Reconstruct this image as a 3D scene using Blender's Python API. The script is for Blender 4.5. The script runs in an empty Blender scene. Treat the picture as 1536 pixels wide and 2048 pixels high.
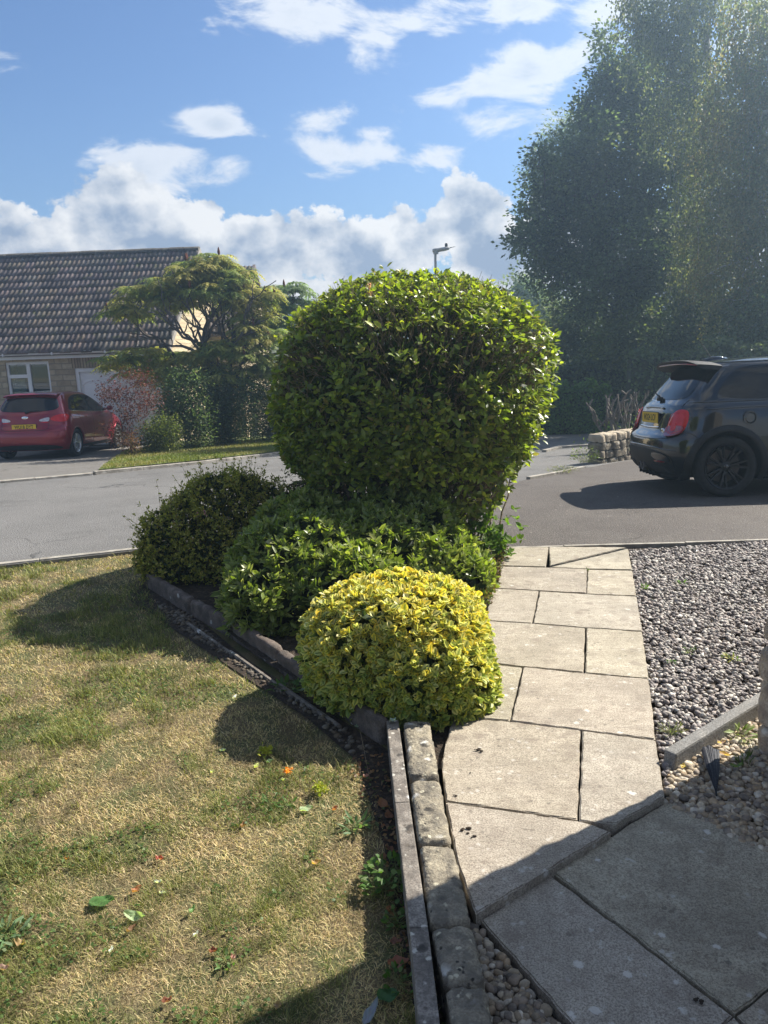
import bpy, bmesh, math, random
import numpy as np
from mathutils import Matrix, Vector

# ------------------------------------------------------------------ camera, sky, sun, exposure
S = bpy.context.scene
COL = S.collection
CAM_H, PITCH, ROLL, FPX = 1.6, math.radians(12.5), math.radians(2.0), 1536.0
cd = bpy.data.cameras.new("camera")
cam = bpy.data.objects.new("camera", cd)
COL.objects.link(cam)
cd.sensor_fit = 'VERTICAL'
cd.sensor_height = 24.0
cd.lens = FPX / 2048.0 * 24.0
cd.clip_start = 0.05
cd.clip_end = 2000
cam.matrix_world = (Matrix.Translation((0, 0, CAM_H)) @ Matrix.Rotation(math.pi / 2 - PITCH, 4, 'X')
                    @ Matrix.Rotation(-ROLL, 4, 'Z'))
S.camera = cam
S.render.engine = 'CYCLES'
S.view_settings.view_transform = 'Standard'
S.view_settings.look = 'None'
S.view_settings.exposure = 1.28
S.view_settings.gamma = 1.0
S.cycles.use_denoising = True
S.cycles.max_bounces = 8
S.cycles.transparent_max_bounces = 6
S.cycles.transmission_bounces = 4
S.cycles.diffuse_bounces = 4
S.cycles.glossy_bounces = 3
S.cycles.volume_bounces = 0
S.cycles.sample_clamp_indirect = 6.0

SUN_EL = math.radians(41)
SUN_H = np.array([0.85, 0.527])          # horizontal direction towards the sun
SUN_VEC = Vector((SUN_H[0] * math.cos(SUN_EL), SUN_H[1] * math.cos(SUN_EL), math.sin(SUN_EL)))
sl = bpy.data.lights.new("sun", 'SUN')
sl.energy = 4.7
sl.angle = math.radians(0.5)
sl.color = (1.0, 0.93, 0.82)
so = bpy.data.objects.new("sun", sl)
COL.objects.link(so)
so.rotation_euler = SUN_VEC.to_track_quat('Z', 'Y').to_euler()
so.location = (10, 8, 12)

_MR = np.array(cam.matrix_world.to_3x3())


def ray(px, py):
    return _MR @ np.array([(px - 768) / FPX, (1024 - py) / FPX, -1.0])


def gz(y):
    """height of the street terrain: level by the garden, falling away beyond it"""
    y = np.asarray(y, dtype=float)
    return -0.063 * (np.logaddexp(0, (np.minimum(y, 34) - 6.9) * 3.0) / 3.0)


def PZ(px, py, z=0.0):
    d = ray(px, py)
    t = (z - CAM_H) / d[2]
    return np.array([d[0] * t, d[1] * t, z])


def PY(px, py, Y):
    d = ray(px, py)
    return np.array([d[0] * Y / d[1], Y, CAM_H + d[2] * Y / d[1]])


def PG(px, py):
    d = ray(px, py)
    t = 0.5
    while t < 500:
        if CAM_H + d[2] * t <= gz(d[1] * t):
            break
        t *= 1.001
    return np.array([d[0] * t, d[1] * t, float(gz(d[1] * t))])


# ---- sky: Nishita air with cumulus placed by azimuth and elevation
W = bpy.data.worlds.new("World")
S.world = W
W.use_nodes = True
nt = W.node_tree
nt.nodes.clear()


class NB:
    """small helper to write node graphs as expressions"""

    def __init__(s, nt):
        s.nt = nt

    def n(s, t, **k):
        o = s.nt.nodes.new(t)
        for a, b in k.items():
            setattr(o, a, b)
        return o

    def put(s, sock, v):
        if isinstance(v, bpy.types.NodeSocket):
            s.nt.links.new(v, sock)
        else:
            sock.default_value = v

    def m(s, op, a, b=0.0, c=None, clamp=False):
        o = s.n('ShaderNodeMath', operation=op, use_clamp=clamp)
        s.put(o.inputs[0], a)
        s.put(o.inputs[1], b)
        if c is not None:
            s.put(o.inputs[2], c)
        return o.outputs[0]

    def mixc(s, f, a, b, mode='MIX'):
        o = s.n('ShaderNodeMix', data_type='RGBA', blend_type=mode)
        s.put(o.inputs[0], f)
        s.put(o.inputs[6], a if isinstance(a, bpy.types.NodeSocket) else (*a, 1))
        s.put(o.inputs[7], b if isinstance(b, bpy.types.NodeSocket) else (*b, 1))
        return o.outputs[2]

    def ss(s, v, lo, hi):
        o = s.n('ShaderNodeMapRange', interpolation_type='SMOOTHSTEP')
        s.put(o.inputs[0], v)
        s.put(o.inputs[1], lo)
        s.put(o.inputs[2], hi)
        return o.outputs[0]

    def noise(s, vec, scale, detail=4, rough=0.5, dist=0.0, dim='3D'):
        o = s.n('ShaderNodeTexNoise', noise_dimensions=dim)
        if vec is not None:
            s.nt.links.new(vec, o.inputs['Vector'])
        s.put(o.inputs['Scale'], scale)
        s.put(o.inputs['Detail'], detail)
        s.put(o.inputs['Roughness'], rough)
        s.put(o.inputs['Distortion'], dist)
        return o.outputs['Fac']

    def vor(s, vec, scale, feature='F1', rnd=1.0):
        o = s.n('ShaderNodeTexVoronoi', feature=feature)
        if vec is not None:
            s.nt.links.new(vec, o.inputs['Vector'])
        s.put(o.inputs['Scale'], scale)
        s.put(o.inputs['Randomness'], rnd)
        return o

    def comb(s, x, y, z=0.0):
        o = s.n('ShaderNodeCombineXYZ')
        s.put(o.inputs[0], x)
        s.put(o.inputs[1], y)
        s.put(o.inputs[2], z)
        return o.outputs[0]


b = NB(nt)
sky = b.n('ShaderNodeTexSky', sky_type='NISHITA')
sky.sun_disc = False
sky.sun_elevation = SUN_EL
sky.sun_rotation = math.atan2(SUN_H[0], SUN_H[1])
sky.air_density = 1.0
sky.dust_density = 0.6
sky.ozone_density = 2.0
tc = b.n('ShaderNodeTexCoord')
sx = b.n('ShaderNodeSeparateXYZ')
nt.links.new(tc.outputs['Generated'], sx.inputs[0])
az = b.m('ARCTAN2', sx.outputs[0], sx.outputs[1])
el = b.m('ARCSINE', sx.outputs[2])


def azel(px, py):
    d = ray(px, py)
    d = d / np.linalg.norm(d)
    return math.atan2(d[0], d[1]), math.asin(d[2])


# cloud bodies: photo pixel of the centre, half width and half height in pixels, softness 0 crisp .. 1 wispy, greyness
CUM = [(60, 520, 200, 95, .85), (235, 470, 170, 110, 1.0), (360, 480, 150, 95, 1.0), (520, 510, 150, 90, .9), (680, 510, 160, 85, .8),
       (830, 500, 110, 75, .8), (955, 440, 85, 95, 1.0), (985, 520, 130, 90, .9), (1120, 500, 120, 120, .9),
       (700, 600, 420, 70, .8), (200, 600, 420, 80, .8), (-250, 500, 300, 120, .9), (1500, 560, 400, 140, .9), (-700, 560, 400, 130, .9)]
WSP = [(430, 250, 105, 38, 1.1), (320, 325, 150, 52, 1.2), (640, 235, 110, 30, .7), (690, 310, 125, 42, 1.1), (750, 265, 80, 26, .8), (865, 315, 60, 30, .8),
       (1060, 150, 155, 52, 1.2), (885, 200, 80, 28, .7), (960, 165, 60, 34, .9), (620, 25, 150, 50, 1), (770, 85, 90, 50, 1), (830, 30, 100, 55, 1),
       (1060, 10, 150, 40, .9), (1200, 30, 90, 60, .9), (1000, 240, 140, 26, .35), (1500, -60, 260, 110, 1), (300, -260, 300, 60, .8), (-300, 100, 220, 60, 1)]


def field(items, az_, el_):
    out = None
    for (px, py, rx, ry, wgt) in items:
        a0, e0 = azel(px, py)
        sc = FPX / (math.cos(math.hypot((px - 768) / FPX, 0)) ** 1 + 1e-6)
        ra, re = rx / 1536 * 0.95, ry / 1536 * 0.95
        dx = b.m('MULTIPLY', b.m('SUBTRACT', az_, a0), 1 / ra)
        dy = b.m('MULTIPLY', b.m('SUBTRACT', el_, e0), 1 / re)
        r2 = b.m('ADD', b.m('MULTIPLY', dx, dx), b.m('MULTIPLY', dy, dy))
        v = b.m('MULTIPLY', b.m('SUBTRACT', 1.0, b.m('SQRT', r2)), wgt)
        out = v if out is None else b.m('SMOOTH_MAX', out, v, 0.25)
    return out


vec = b.comb(az, b.m('MULTIPLY', el, 1.25))
wv = b.noise(vec, 9.0, 3, .5)
puff = b.noise(vec, 14.0, 9, .58)
up = b.comb(b.m('ADD', az, 0.014), b.m('ADD', b.m('MULTIPLY', el, 1.25), 0.026))
puff_s = b.noise(vec, 10.0, 2.2, .45)
puff_up = b.noise(up, 10.0, 2.2, .45)
fine_c = b.noise(vec, 40.0, 5, .6)


def billow(v_, sc):
    o_ = b.vor(v_, sc)
    o_.normalize = True
    o_.inputs['Detail'].default_value = 4.0
    o_.inputs['Roughness'].default_value = .55
    o_.inputs['Lacunarity'].default_value = 2.2
    return b.m('SUBTRACT', 1.0, o_.outputs['Distance'])


bl0, bl1 = billow(vec, 15.0), billow(up, 15.0)
fc = field(CUM, az, el)
dens_c = b.m('ADD', b.m('MULTIPLY', fc, 0.9), b.m('ADD', b.m('MULTIPLY', b.m('SUBTRACT', puff, 0.5), 1.5), b.m('MULTIPLY', b.m('SUBTRACT', bl0, 0.70), 1.6)))
a_c = b.ss(dens_c, 0.0, 0.12)
fw = field(WSP, az, el)
strk = b.noise(b.comb(b.m('ADD', b.m('MULTIPLY', az, 0.8), b.m('MULTIPLY', el, 0.3)), b.m('MULTIPLY', el, 1.8)), 11.0, 9, .62, 0.4)
dens_w = b.m('ADD', b.m('MULTIPLY', fw, 0.85), b.m('MULTIPLY', b.m('SUBTRACT', strk, 0.52), 3.1))
a_w = b.m('MULTIPLY', b.ss(dens_w, -0.02, 0.50), 0.93)
# cloud tone: bright where thin or facing up, blue grey in the thick underside
rim = b.m('ADD', b.m('MULTIPLY', b.m('SUBTRACT', puff_s, puff_up), 2.6), b.m('ADD', b.m('MULTIPLY', b.m('SUBTRACT', fine_c, .5), .6), b.m('MULTIPLY', b.m('SUBTRACT', bl0, bl1), 3.0)))
tone_c = b.m('ADD', b.m('ADD', 0.52, rim), b.m('ADD', b.m('MULTIPLY', b.m('SUBTRACT', 0.40, b.ss(dens_c, 0.0, 0.9)), 0.60), b.m('MULTIPLY', b.ss(el, 0.16, 0.02), -0.22)), clamp=True)
col_c = b.mixc(tone_c, (1.5, 1.9, 2.55), (4.1, 4.15, 4.2))
tone_w = b.m('ADD', 0.85, b.m('MULTIPLY', b.ss(dens_w, 0.5, 1.4), -0.6), clamp=True)
col_w = b.mixc(tone_w, (2.1, 2.5, 3.05), (4.0, 4.15, 4.4))
haze = b.ss(el, 0.30, -0.02)
skyc = b.mixc(1.0, sky.outputs[0], (0.43, 0.50, 0.60), 'MULTIPLY')
c1 = b.mixc(b.m('MULTIPLY', haze, 0.45), skyc, (1.15, 1.85, 2.9))
c2 = b.mixc(a_w, c1, col_w)
c3 = b.mixc(a_c, c2, col_c)
# unseen white cloud added over the rest of the sky to neutralise ambient light
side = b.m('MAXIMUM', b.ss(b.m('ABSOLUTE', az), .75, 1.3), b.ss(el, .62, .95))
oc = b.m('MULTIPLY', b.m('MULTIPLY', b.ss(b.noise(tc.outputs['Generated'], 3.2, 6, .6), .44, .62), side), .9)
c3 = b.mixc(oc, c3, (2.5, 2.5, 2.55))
c4 = b.mixc(b.ss(el, 0.0, -0.03), c3, (0.9, 0.9, 0.8))
bg = b.n('ShaderNodeBackground')
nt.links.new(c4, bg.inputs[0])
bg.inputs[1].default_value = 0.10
wo = b.n('ShaderNodeOutputWorld')
nt.links.new(bg.outputs[0], wo.inputs[0])
W.cycles.sampling_method = 'MANUAL'
W.cycles.sample_map_resolution = 512

# ------------------------------------------------------------------ helpers
rng = np.random.default_rng(7)
random.seed(7)


def tag(o, label=None, cat=None, group=None, kind=None):
    if label:
        o['label'] = label
    if cat:
        o['category'] = cat
    if group:
        o['group'] = group
    if kind:
        o['kind'] = kind
    return o


def empty(name, loc=(0, 0, 0), rz=0.0):
    o = bpy.data.objects.new(name, None)
    COL.objects.link(o)
    o.location = loc
    o.rotation_euler = (0, 0, rz)
    o.empty_display_size = 0.2
    return o


def link(name, me, parent=None):
    o = bpy.data.objects.new(name, me)
    COL.objects.link(o)
    if parent is not None:
        o.parent = parent
        if parent.get('_loc'):
            pass
    return o


def mk(name, V, F, mat, parent=None, col=None, smooth=False, world=False):
    """fast uniform-face mesh: V (n,3), F (m,k)"""
    V = np.asarray(V, dtype=np.float32)
    F = np.asarray(F, dtype=np.int32)
    me = bpy.data.meshes.new(name)
    k = F.shape[1]
    me.vertices.add(len(V))
    me.vertices.foreach_set('co', V.ravel())
    me.loops.add(F.size)
    me.loops.foreach_set('vertex_index', F.ravel())
    me.polygons.add(len(F))
    me.polygons.foreach_set('loop_start', np.arange(0, F.size, k, dtype=np.int32))
    me.polygons.foreach_set('loop_total', np.full(len(F), k, dtype=np.int32))
    me.update(calc_edges=True)
    if col is not None:
        at = me.attributes.new('Col', 'FLOAT_COLOR', 'POINT')
        c = np.ones((len(V), 4), dtype=np.float32)
        c[:, :3] = col
        at.data.foreach_set('color', c.ravel())
    if smooth:
        me.polygons.foreach_set('use_smooth', np.ones(len(F), dtype=bool))
    me.materials.append(mat)
    o = link(name, me, parent)
    if world and parent is not None:
        o.matrix_parent_inverse = Matrix.Translation(parent.location).inverted()
    return o


class MB:
    """collects polygons, builds one mesh object"""

    def __init__(s):
        s.v, s.f = [], []

    def add(s, V, F):
        n = len(s.v)
        s.v += [tuple(map(float, p)) for p in V]
        s.f += [tuple(int(i) + n for i in f) for f in F]
        return s

    def box(s, c, d, rz=0.0, ax=None):
        c = np.array(c, float)
        d = np.array(d, float) / 2
        P = np.array([[x, y, z] for x in (-1, 1) for y in (-1, 1) for z in (-1, 1)], float) * d
        if rz:
            ca, sa = math.cos(rz), math.sin(rz)
            P = P @ np.array([[ca, sa, 0], [-sa, ca, 0], [0, 0, 1]])
        if ax is not None:
            P = P @ np.array(ax)
        return s.add(P + c, [(0, 1, 3, 2), (4, 6, 7, 5), (0, 4, 5, 1), (2, 3, 7, 6), (0, 2, 6, 4), (1, 5, 7, 3)])

    def tube(s, pts, r, n=8, cap=True):
        pts = [np.array(p, float) for p in pts]
        rs = r if hasattr(r, '__len__') else [r] * len(pts)
        V, F = [], []
        t0 = pts[1] - pts[0]
        u = np.cross(t0, [0.3, 0.2, 1.0])
        if np.linalg.norm(u) < 1e-6:
            u = np.cross(t0, [1, 0, 0])
        for i, p in enumerate(pts):
            t = pts[min(i + 1, len(pts) - 1)] - pts[max(i - 1, 0)]
            t = t / (np.linalg.norm(t) + 1e-9)
            u = u - t * np.dot(u, t)
            u /= np.linalg.norm(u) + 1e-9
            w = np.cross(t, u)
            for k in range(n):
                a = 2 * math.pi * k / n
                V.append(p + rs[i] * (u * math.cos(a) + w * math.sin(a)))
        for i in range(len(pts) - 1):
            for k in range(n):
                F.append((i * n + k, i * n + (k + 1) % n, (i + 1) * n + (k + 1) % n, (i + 1) * n + k))
        if cap:
            F.append(tuple(range(n))[::-1])
            F.append(tuple((len(pts) - 1) * n + k for k in range(n)))
        return s.add(V, F)

    def lathe(s, prof, c=(0, 0, 0), n=24, ax=None):
        """prof: list of (radius, height); about local z"""
        V, F = [], []
        for (r, h) in prof:
            for k in range(n):
                a = 2 * math.pi * k / n
                V.append((r * math.cos(a), r * math.sin(a), h))
        for i in range(len(prof) - 1):
            for k in range(n):
                F.append((i * n + k, i * n + (k + 1) % n, (i + 1) * n + (k + 1) % n, (i + 1) * n + k))
        V = np.array(V)
        if ax is not None:
            V = V @ np.array(ax)
        return s.add(V + np.array(c), F)

    def prism(s, poly, z0, z1):
        n = len(poly)
        V = [(p[0], p[1], z0) for p in poly] + [(p[0], p[1], z1) for p in poly]
        F = [tuple(range(n))[::-1], tuple(range(n, 2 * n))] + [(i, (i + 1) % n, n + (i + 1) % n, n + i) for i in range(n)]
        return s.add(V, F)

    def build(s, name, mat, parent=None, smooth=False, bevel=0.0, seg=2, world=False, auto=None):
        me = bpy.data.meshes.new(name)
        me.from_pydata(s.v, [], s.f)
        me.update()
        bm = bmesh.new()
        bm.from_mesh(me)
        bmesh.ops.recalc_face_normals(bm, faces=bm.faces)
        if bevel:
            ed = [e for e in bm.edges if len(e.link_faces) == 2 and e.calc_face_angle(0) > 0.5]
            bmesh.ops.bevel(bm, geom=ed, offset=bevel, segments=seg, affect='EDGES', profile=0.6, clamp_overlap=True)
        bm.to_mesh(me)
        bm.free()
        for p in me.polygons:
            p.use_smooth = smooth
        me.materials.append(mat)
        o = link(name, me, parent)
        if auto is not None:
            try:
                me.set_sharp_from_angle(angle=math.radians(auto))
            except Exception:
                pass
        if world and parent is not None:
            o.matrix_parent_inverse = Matrix.Translation(parent.location).inverted()
        return o


def vnoise(P, scale, seed=0):
    """smooth value noise of 2-D points, 0..1"""
    P = np.asarray(P)[:, :2] * scale + seed * 17.3
    i = np.floor(P).astype(int)
    f = P - i
    f = f * f * (3 - 2 * f)

    def h(a, c):
        v = np.sin(a * 127.1 + c * 311.7 + seed * 13.7) * 43758.5453
        return v - np.floor(v)
    a = h(i[:, 0], i[:, 1])
    c = h(i[:, 0] + 1, i[:, 1])
    d = h(i[:, 0], i[:, 1] + 1)
    e = h(i[:, 0] + 1, i[:, 1] + 1)
    return (a * (1 - f[:, 0]) + c * f[:, 0]) * (1 - f[:, 1]) + (d * (1 - f[:, 0]) + e * f[:, 0]) * f[:, 1]


def fbm(P, scale, seed=0, o=3):
    s, a, t = 0, 1.0, 0
    for k in range(o):
        s = s + a * vnoise(P, scale * 2 ** k, seed + k)
        t += a
        a *= .55
    return s / t


# ------------------------------------------------------------------ materials
def pmat(name, cols, scale=5.0, rough=0.8, bump=0.0, bscale=60.0, fine=None, fscale=200.0, spec=0.35, attr=False,
         spots=None, metallic=0.0, coat=0.0, transl=0.0, ttint=(1.25, 1.45, .55), detail=6, bdist=0.01, rough2=None, nrough=0.55):
    """procedural surface: cols mixed by noise, optional speckle, spots [(colour, scale, lo, hi, rough edges)], optional per-vertex Col"""
    m = bpy.data.materials.new(name)
    m.use_nodes = True
    nt = m.node_tree
    nt.nodes.clear()
    b = NB(nt)
    out = b.n('ShaderNodeOutputMaterial')
    p = b.n('ShaderNodeBsdfPrincipled')
    nt.links.new(p.outputs[0], out.inputs[0])
    tc = b.n('ShaderNodeTexCoord')
    v = tc.outputs['Object']
    if attr:
        an = b.n('ShaderNodeAttribute', attribute_name='Col')
        base = an.outputs['Color']
        if len(cols) > 1:
            f = b.ss(b.noise(v, scale, detail, nrough), .3, .7)
            base = b.mixc(1.0, base, b.mixc(f, cols[0], cols[1]), 'MULTIPLY')
    else:
        base = None
        for i, c in enumerate(cols):
            if i == 0:
                rg = b.n('ShaderNodeRGB')
                rg.outputs[0].default_value = (*c, 1)
                base = rg.outputs[0]
            else:
                f = b.ss(b.noise(v, scale * (1.0 + 1.3 * (i - 1)), detail, nrough), .38, .66)
                base = b.mixc(f, base, c)
    if fine is not None:
        f = b.ss(b.noise(v, fscale, 2, .6), .42, .62)
        base = b.mixc(b.m('MULTIPLY', f, fine[3]), base, fine[:3])
    if spots:
        for (c, sc, lo, hi, k) in spots:
            wob = b.noise(v, sc * 3.0, 4, .6)
            vo = b.vor(v, sc)
            d = b.m('ADD', vo.outputs['Distance'], b.m('MULTIPLY', b.m('SUBTRACT', wob, .5), k))
            gate = b.ss(b.noise(v, sc * .37, 2, .5), .42, .6)
            base = b.mixc(b.m('MULTIPLY', b.ss(d, hi, lo), gate), base, c)
    nt.links.new(base, p.inputs['Base Color'])
    if rough2 is not None:
        rr = b.m('ADD', rough, b.m('MULTIPLY', b.noise(v, scale * 3, 4, .6), rough2 - rough))
        nt.links.new(rr, p.inputs['Roughness'])
    else:
        p.inputs['Roughness'].default_value = rough
    p.inputs['Specular IOR Level'].default_value = spec
    p.inputs['Metallic'].default_value = metallic
    p.inputs['Coat Weight'].default_value = coat
    p.inputs['Coat Roughness'].default_value = 0.03
    if bump:
        h = b.noise(v, bscale, 5, .6)
        bn = b.n('ShaderNodeBump')
        bn.inputs['Strength'].default_value = bump
        bn.inputs['Distance'].default_value = bdist
        nt.links.new(h, bn.inputs['Height'])
        nt.links.new(bn.outputs[0], p.inputs['Normal'])
    if transl:
        t = b.n('ShaderNodeBsdfTranslucent')
        nt.links.new(b.mixc(1.0, base, ttint, 'MULTIPLY'), t.inputs[0])
        mx = b.n('ShaderNodeMixShader')
        mx.inputs[0].default_value = transl
        nt.links.new(p.outputs[0], mx.inputs[1])
        nt.links.new(t.outputs[0], mx.inputs[2])
        nt.links.new(mx.outputs[0], out.inputs[0])
    return m


def leafmat(name, transl=.35, rough=.42, spec=.45, ttint=(1.35, 1.5, .5)):
    return pmat(name, [(1, 1, 1)], attr=True, rough=rough, spec=spec, transl=transl, ttint=ttint)


M = {}
M['leaf'] = leafmat('leaf', .42, .5, .3)
M['leaf_gloss'] = leafmat('leaf_gloss', .45, .36, .4)
M['leaf_var'] = leafmat('leaf_var', .42, .45, .35, (1.15, 1.12, .7))
M['leaf_far'] = leafmat('leaf_far', .50, .55, .3, (1.25, 1.35, .7))
M['grass'] = leafmat('grass', .3, .6, .3)
M['twig'] = pmat('twig', [(.20, .15, .095), (.30, .235, .155), (.13, .10, .065)], 20, .85, .4, 90)
M['bark'] = pmat('bark', [(.07, .055, .04), (.13, .11, .085)], 6, .9, .6, 30)
M['bark_pale'] = pmat('bark_pale', [(.32, .30, .26), (.10, .09, .08), (.42, .40, .36)], 5, .8, .4, 30)
M['stone_attr'] = pmat('stone_attr', [(.7, .7, .7), (1.25, 1.22, 1.18)], 60, .75, attr=True, bump=.4, bscale=180, bdist=.004)
M['soil'] = pmat('soil', [(.045, .032, .022), (.09, .065, .045), (.03, .024, .018)], 18, .95, .9, 60, bdist=.03)
M['lawn_base'] = pmat('lawn_base', [(.15, .115, .055), (.23, .18, .095), (.09, .11, .035)], 2.2, .95, .8, 90, fine=(.07, .055, .03, .7), fscale=160, bdist=.02)
M['verge_base'] = pmat('verge_base', [(.14, .17, .045), (.20, .20, .07), (.09, .13, .03)], 1.6, .95, .8, 60, fine=(.06, .08, .02, .5), fscale=60, bdist=.03)
M['ground'] = pmat('ground', [(.05, .06, .025), (.08, .08, .04)], .7, .95, .5, 12, bdist=.05)
M['metal_grey'] = pmat('metal_grey', [(.42, .43, .43), (.34, .35, .35)], 8, .5, spec=.5)
M['white_pvc'] = pmat('white_pvc', [(.74, .75, .76), (.68, .69, .70)], 3, .45, spec=.4)
M['garage_white'] = pmat('garage_white', [(.78, .79, .81), (.72, .73, .75)], 2, .5, spec=.4)


def tarmac(name, c1, c2, sc, speck):
    m = bpy.data.materials.new(name)
    m.use_nodes = True
    nt = m.node_tree
    nt.nodes.clear()
    b = NB(nt)
    out = b.n('ShaderNodeOutputMaterial')
    p = b.n('ShaderNodeBsdfPrincipled')
    nt.links.new(p.outputs[0], out.inputs[0])
    v = b.n('ShaderNodeTexCoord').outputs['Object']
    base = b.mixc(b.ss(b.noise(v, sc, 7, .65), .3, .7), c1, c2)
    base = b.mixc(b.m('MULTIPLY', b.ss(b.noise(v, .35, 3, .5), .35, .65), .35), base, tuple(x * 1.25 for x in c2))
    vo = b.vor(v, 85)
    g = b.n('ShaderNodeSeparateColor')
    nt.links.new(vo.outputs['Color'], g.inputs[0])
    chip = b.m('MULTIPLY', b.ss(vo.outputs['Distance'], .45, .25), b.m('MULTIPLY', g.outputs[0], g.outputs[0]))
    base = b.mixc(b.m('MULTIPLY', chip, .75), base, speck)
    base = b.mixc(b.m('MULTIPLY', b.ss(b.noise(v, 240, 2, .6), .5, .65), .6), base, tuple(x * .35 for x in c1))
    wv_ = b.n('ShaderNodeVectorMath', operation='ADD')
    nz_ = b.n('ShaderNodeTexNoise')
    nz_.inputs['Scale'].default_value = 2.2
    nt.links.new(v, nz_.inputs['Vector'])
    nt.links.new(v, wv_.inputs[0])
    nt.links.new(nz_.outputs['Color'], wv_.inputs[1])
    cr = b.vor(wv_.outputs[0], .33, 'DISTANCE_TO_EDGE')
    crk = b.m('MULTIPLY', b.ss(cr.outputs['Distance'], .010, .002), b.ss(b.noise(v, .6, 3, .5), .48, .6))
    base = b.mixc(b.m('MULTIPLY', crk, .7), base, tuple(x * .3 for x in c1))
    # stains and worn patches
    base = b.mixc(b.m('MULTIPLY', b.ss(b.noise(v, .9, 6, .7), .56, .68), .35), base, tuple(x * .6 for x in c1))
    # pale crumbs
    vc = b.vor(v, 4.0)
    base = b.mixc(b.m('MULTIPLY', b.ss(vc.outputs['Distance'], .05, .03), .6), base, (.40, .38, .34))
    nt.links.new(base, p.inputs['Base Color'])
    p.inputs['Roughness'].default_value = .82
    p.inputs['Specular IOR Level'].default_value = .35
    bn = b.n('ShaderNodeBump')
    bn.inputs['Strength'].default_value = .8
    bn.inputs['Distance'].default_value = .006
    nt.links.new(b.m('ADD', vo.outputs['Distance'], b.noise(v, 200, 3, .6)), bn.inputs['Height'])
    nt.links.new(bn.outputs[0], p.inputs['Normal'])
    return m


M['road'] = tarmac('road', (.115, .112, .108), (.16, .155, .148), 1.3, (.36, .35, .33))
M['drive'] = tarmac('drive', (.068, .058, .052), (.102, .090, .080), 1.8, (.30, .27, .24))
M['drive_pale'] = tarmac('drive_pale', (.13, .12, .11), (.17, .16, .145), 1.8, (.36, .35, .33))


def slabmat(name='riven_slab', la=0.0):
    m = bpy.data.materials.new(name)
    m.use_nodes = True
    nt = m.node_tree
    nt.nodes.clear()
    b = NB(nt)
    out = b.n('ShaderNodeOutputMaterial')
    p = b.n('ShaderNodeBsdfPrincipled')
    nt.links.new(p.outputs[0], out.inputs[0])
    v = b.n('ShaderNodeTexCoord').outputs['Object']
    an = b.n('ShaderNodeAttribute', attribute_name='Col').outputs['Color']
    base = b.mixc(b.ss(b.noise(v, 3.5, 7, .65), .3, .72), (.355, .325, .26), (.53, .485, .395))
    base = b.mixc(b.m('MULTIPLY', b.ss(b.noise(v, 11, 6, .7), .45, .7), .6), base, (.24, .21, .165))
    base = b.mixc(b.m('MULTIPLY', b.ss(b.noise(v, 1.7, 6, .65), .47, .70), .65), base, (.22, .20, .17))
    base = b.mixc(b.m('MULTIPLY', b.ss(b.noise(v, 170, 3, .7), .44, .60), .7), base, (.15, .12, .095))
    base = b.mixc(b.m('MULTIPLY', b.ss(b.noise(v, 45, 4, .7), .5, .66), .45), base, (.20, .165, .13))
    base = b.mixc(b.m('MULTIPLY', b.ss(b.noise(v, 260, 2, .6), .56, .68), .5), base, (.62, .56, .47))
    base = b.mixc(1.0, base, an, 'MULTIPLY')
    # pale lichen discs and dark algae dots
    for sc, lo, hi, c, gl, gh, amt in ((13.0, .10, .20, (.62, .60, .55), .52 - la, .62 - la, .7), (24.0, .14, .26, (.55, .52, .47), .50, .60, .5), (2.6, .03, .075, (.66, .64, .60), .50 - la, .56 - la, .8),
                                       (22.0, .10, .22, (.10, .085, .07), .47, .60, .6), (9.0, .15, .34, (.19, .155, .125), .40, .6, .5)):
        vo = b.vor(v, sc)
        d = b.m('ADD', vo.outputs['Distance'], b.m('MULTIPLY', b.m('SUBTRACT', b.noise(v, sc * 3.2, 6, .75), .5), .62 if sc > 5 else .16))
        base = b.mixc(b.m('MULTIPLY', b.m('MULTIPLY', b.ss(d, hi, lo), b.ss(b.noise(v, sc * .33, 2, .5), gl, gh)), amt), base, c)
    nt.links.new(base, p.inputs['Base Color'])
    p.inputs['Roughness'].default_value = .85
    p.inputs['Specular IOR Level'].default_value = .3
    bn = b.n('ShaderNodeBump')
    bn.inputs['Strength'].default_value = .75
    bn.inputs['Distance'].default_value = .012
    mp = b.n('ShaderNodeMapping')
    mp.inputs['Rotation'].default_value = (0, 0, .5)
    mp.inputs['Scale'].default_value = (1, 3.2, 1)
    nt.links.new(v, mp.inputs[0])
    h = b.m('ADD', b.m('MULTIPLY', b.noise(mp.outputs[0], 4.5, 8, .6, .6), 1.0), b.m('MULTIPLY', b.noise(v, 120, 3, .6), .14))
    nt.links.new(h, bn.inputs['Height'])
    nt.links.new(bn.outputs[0], p.inputs['Normal'])
    return m


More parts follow.
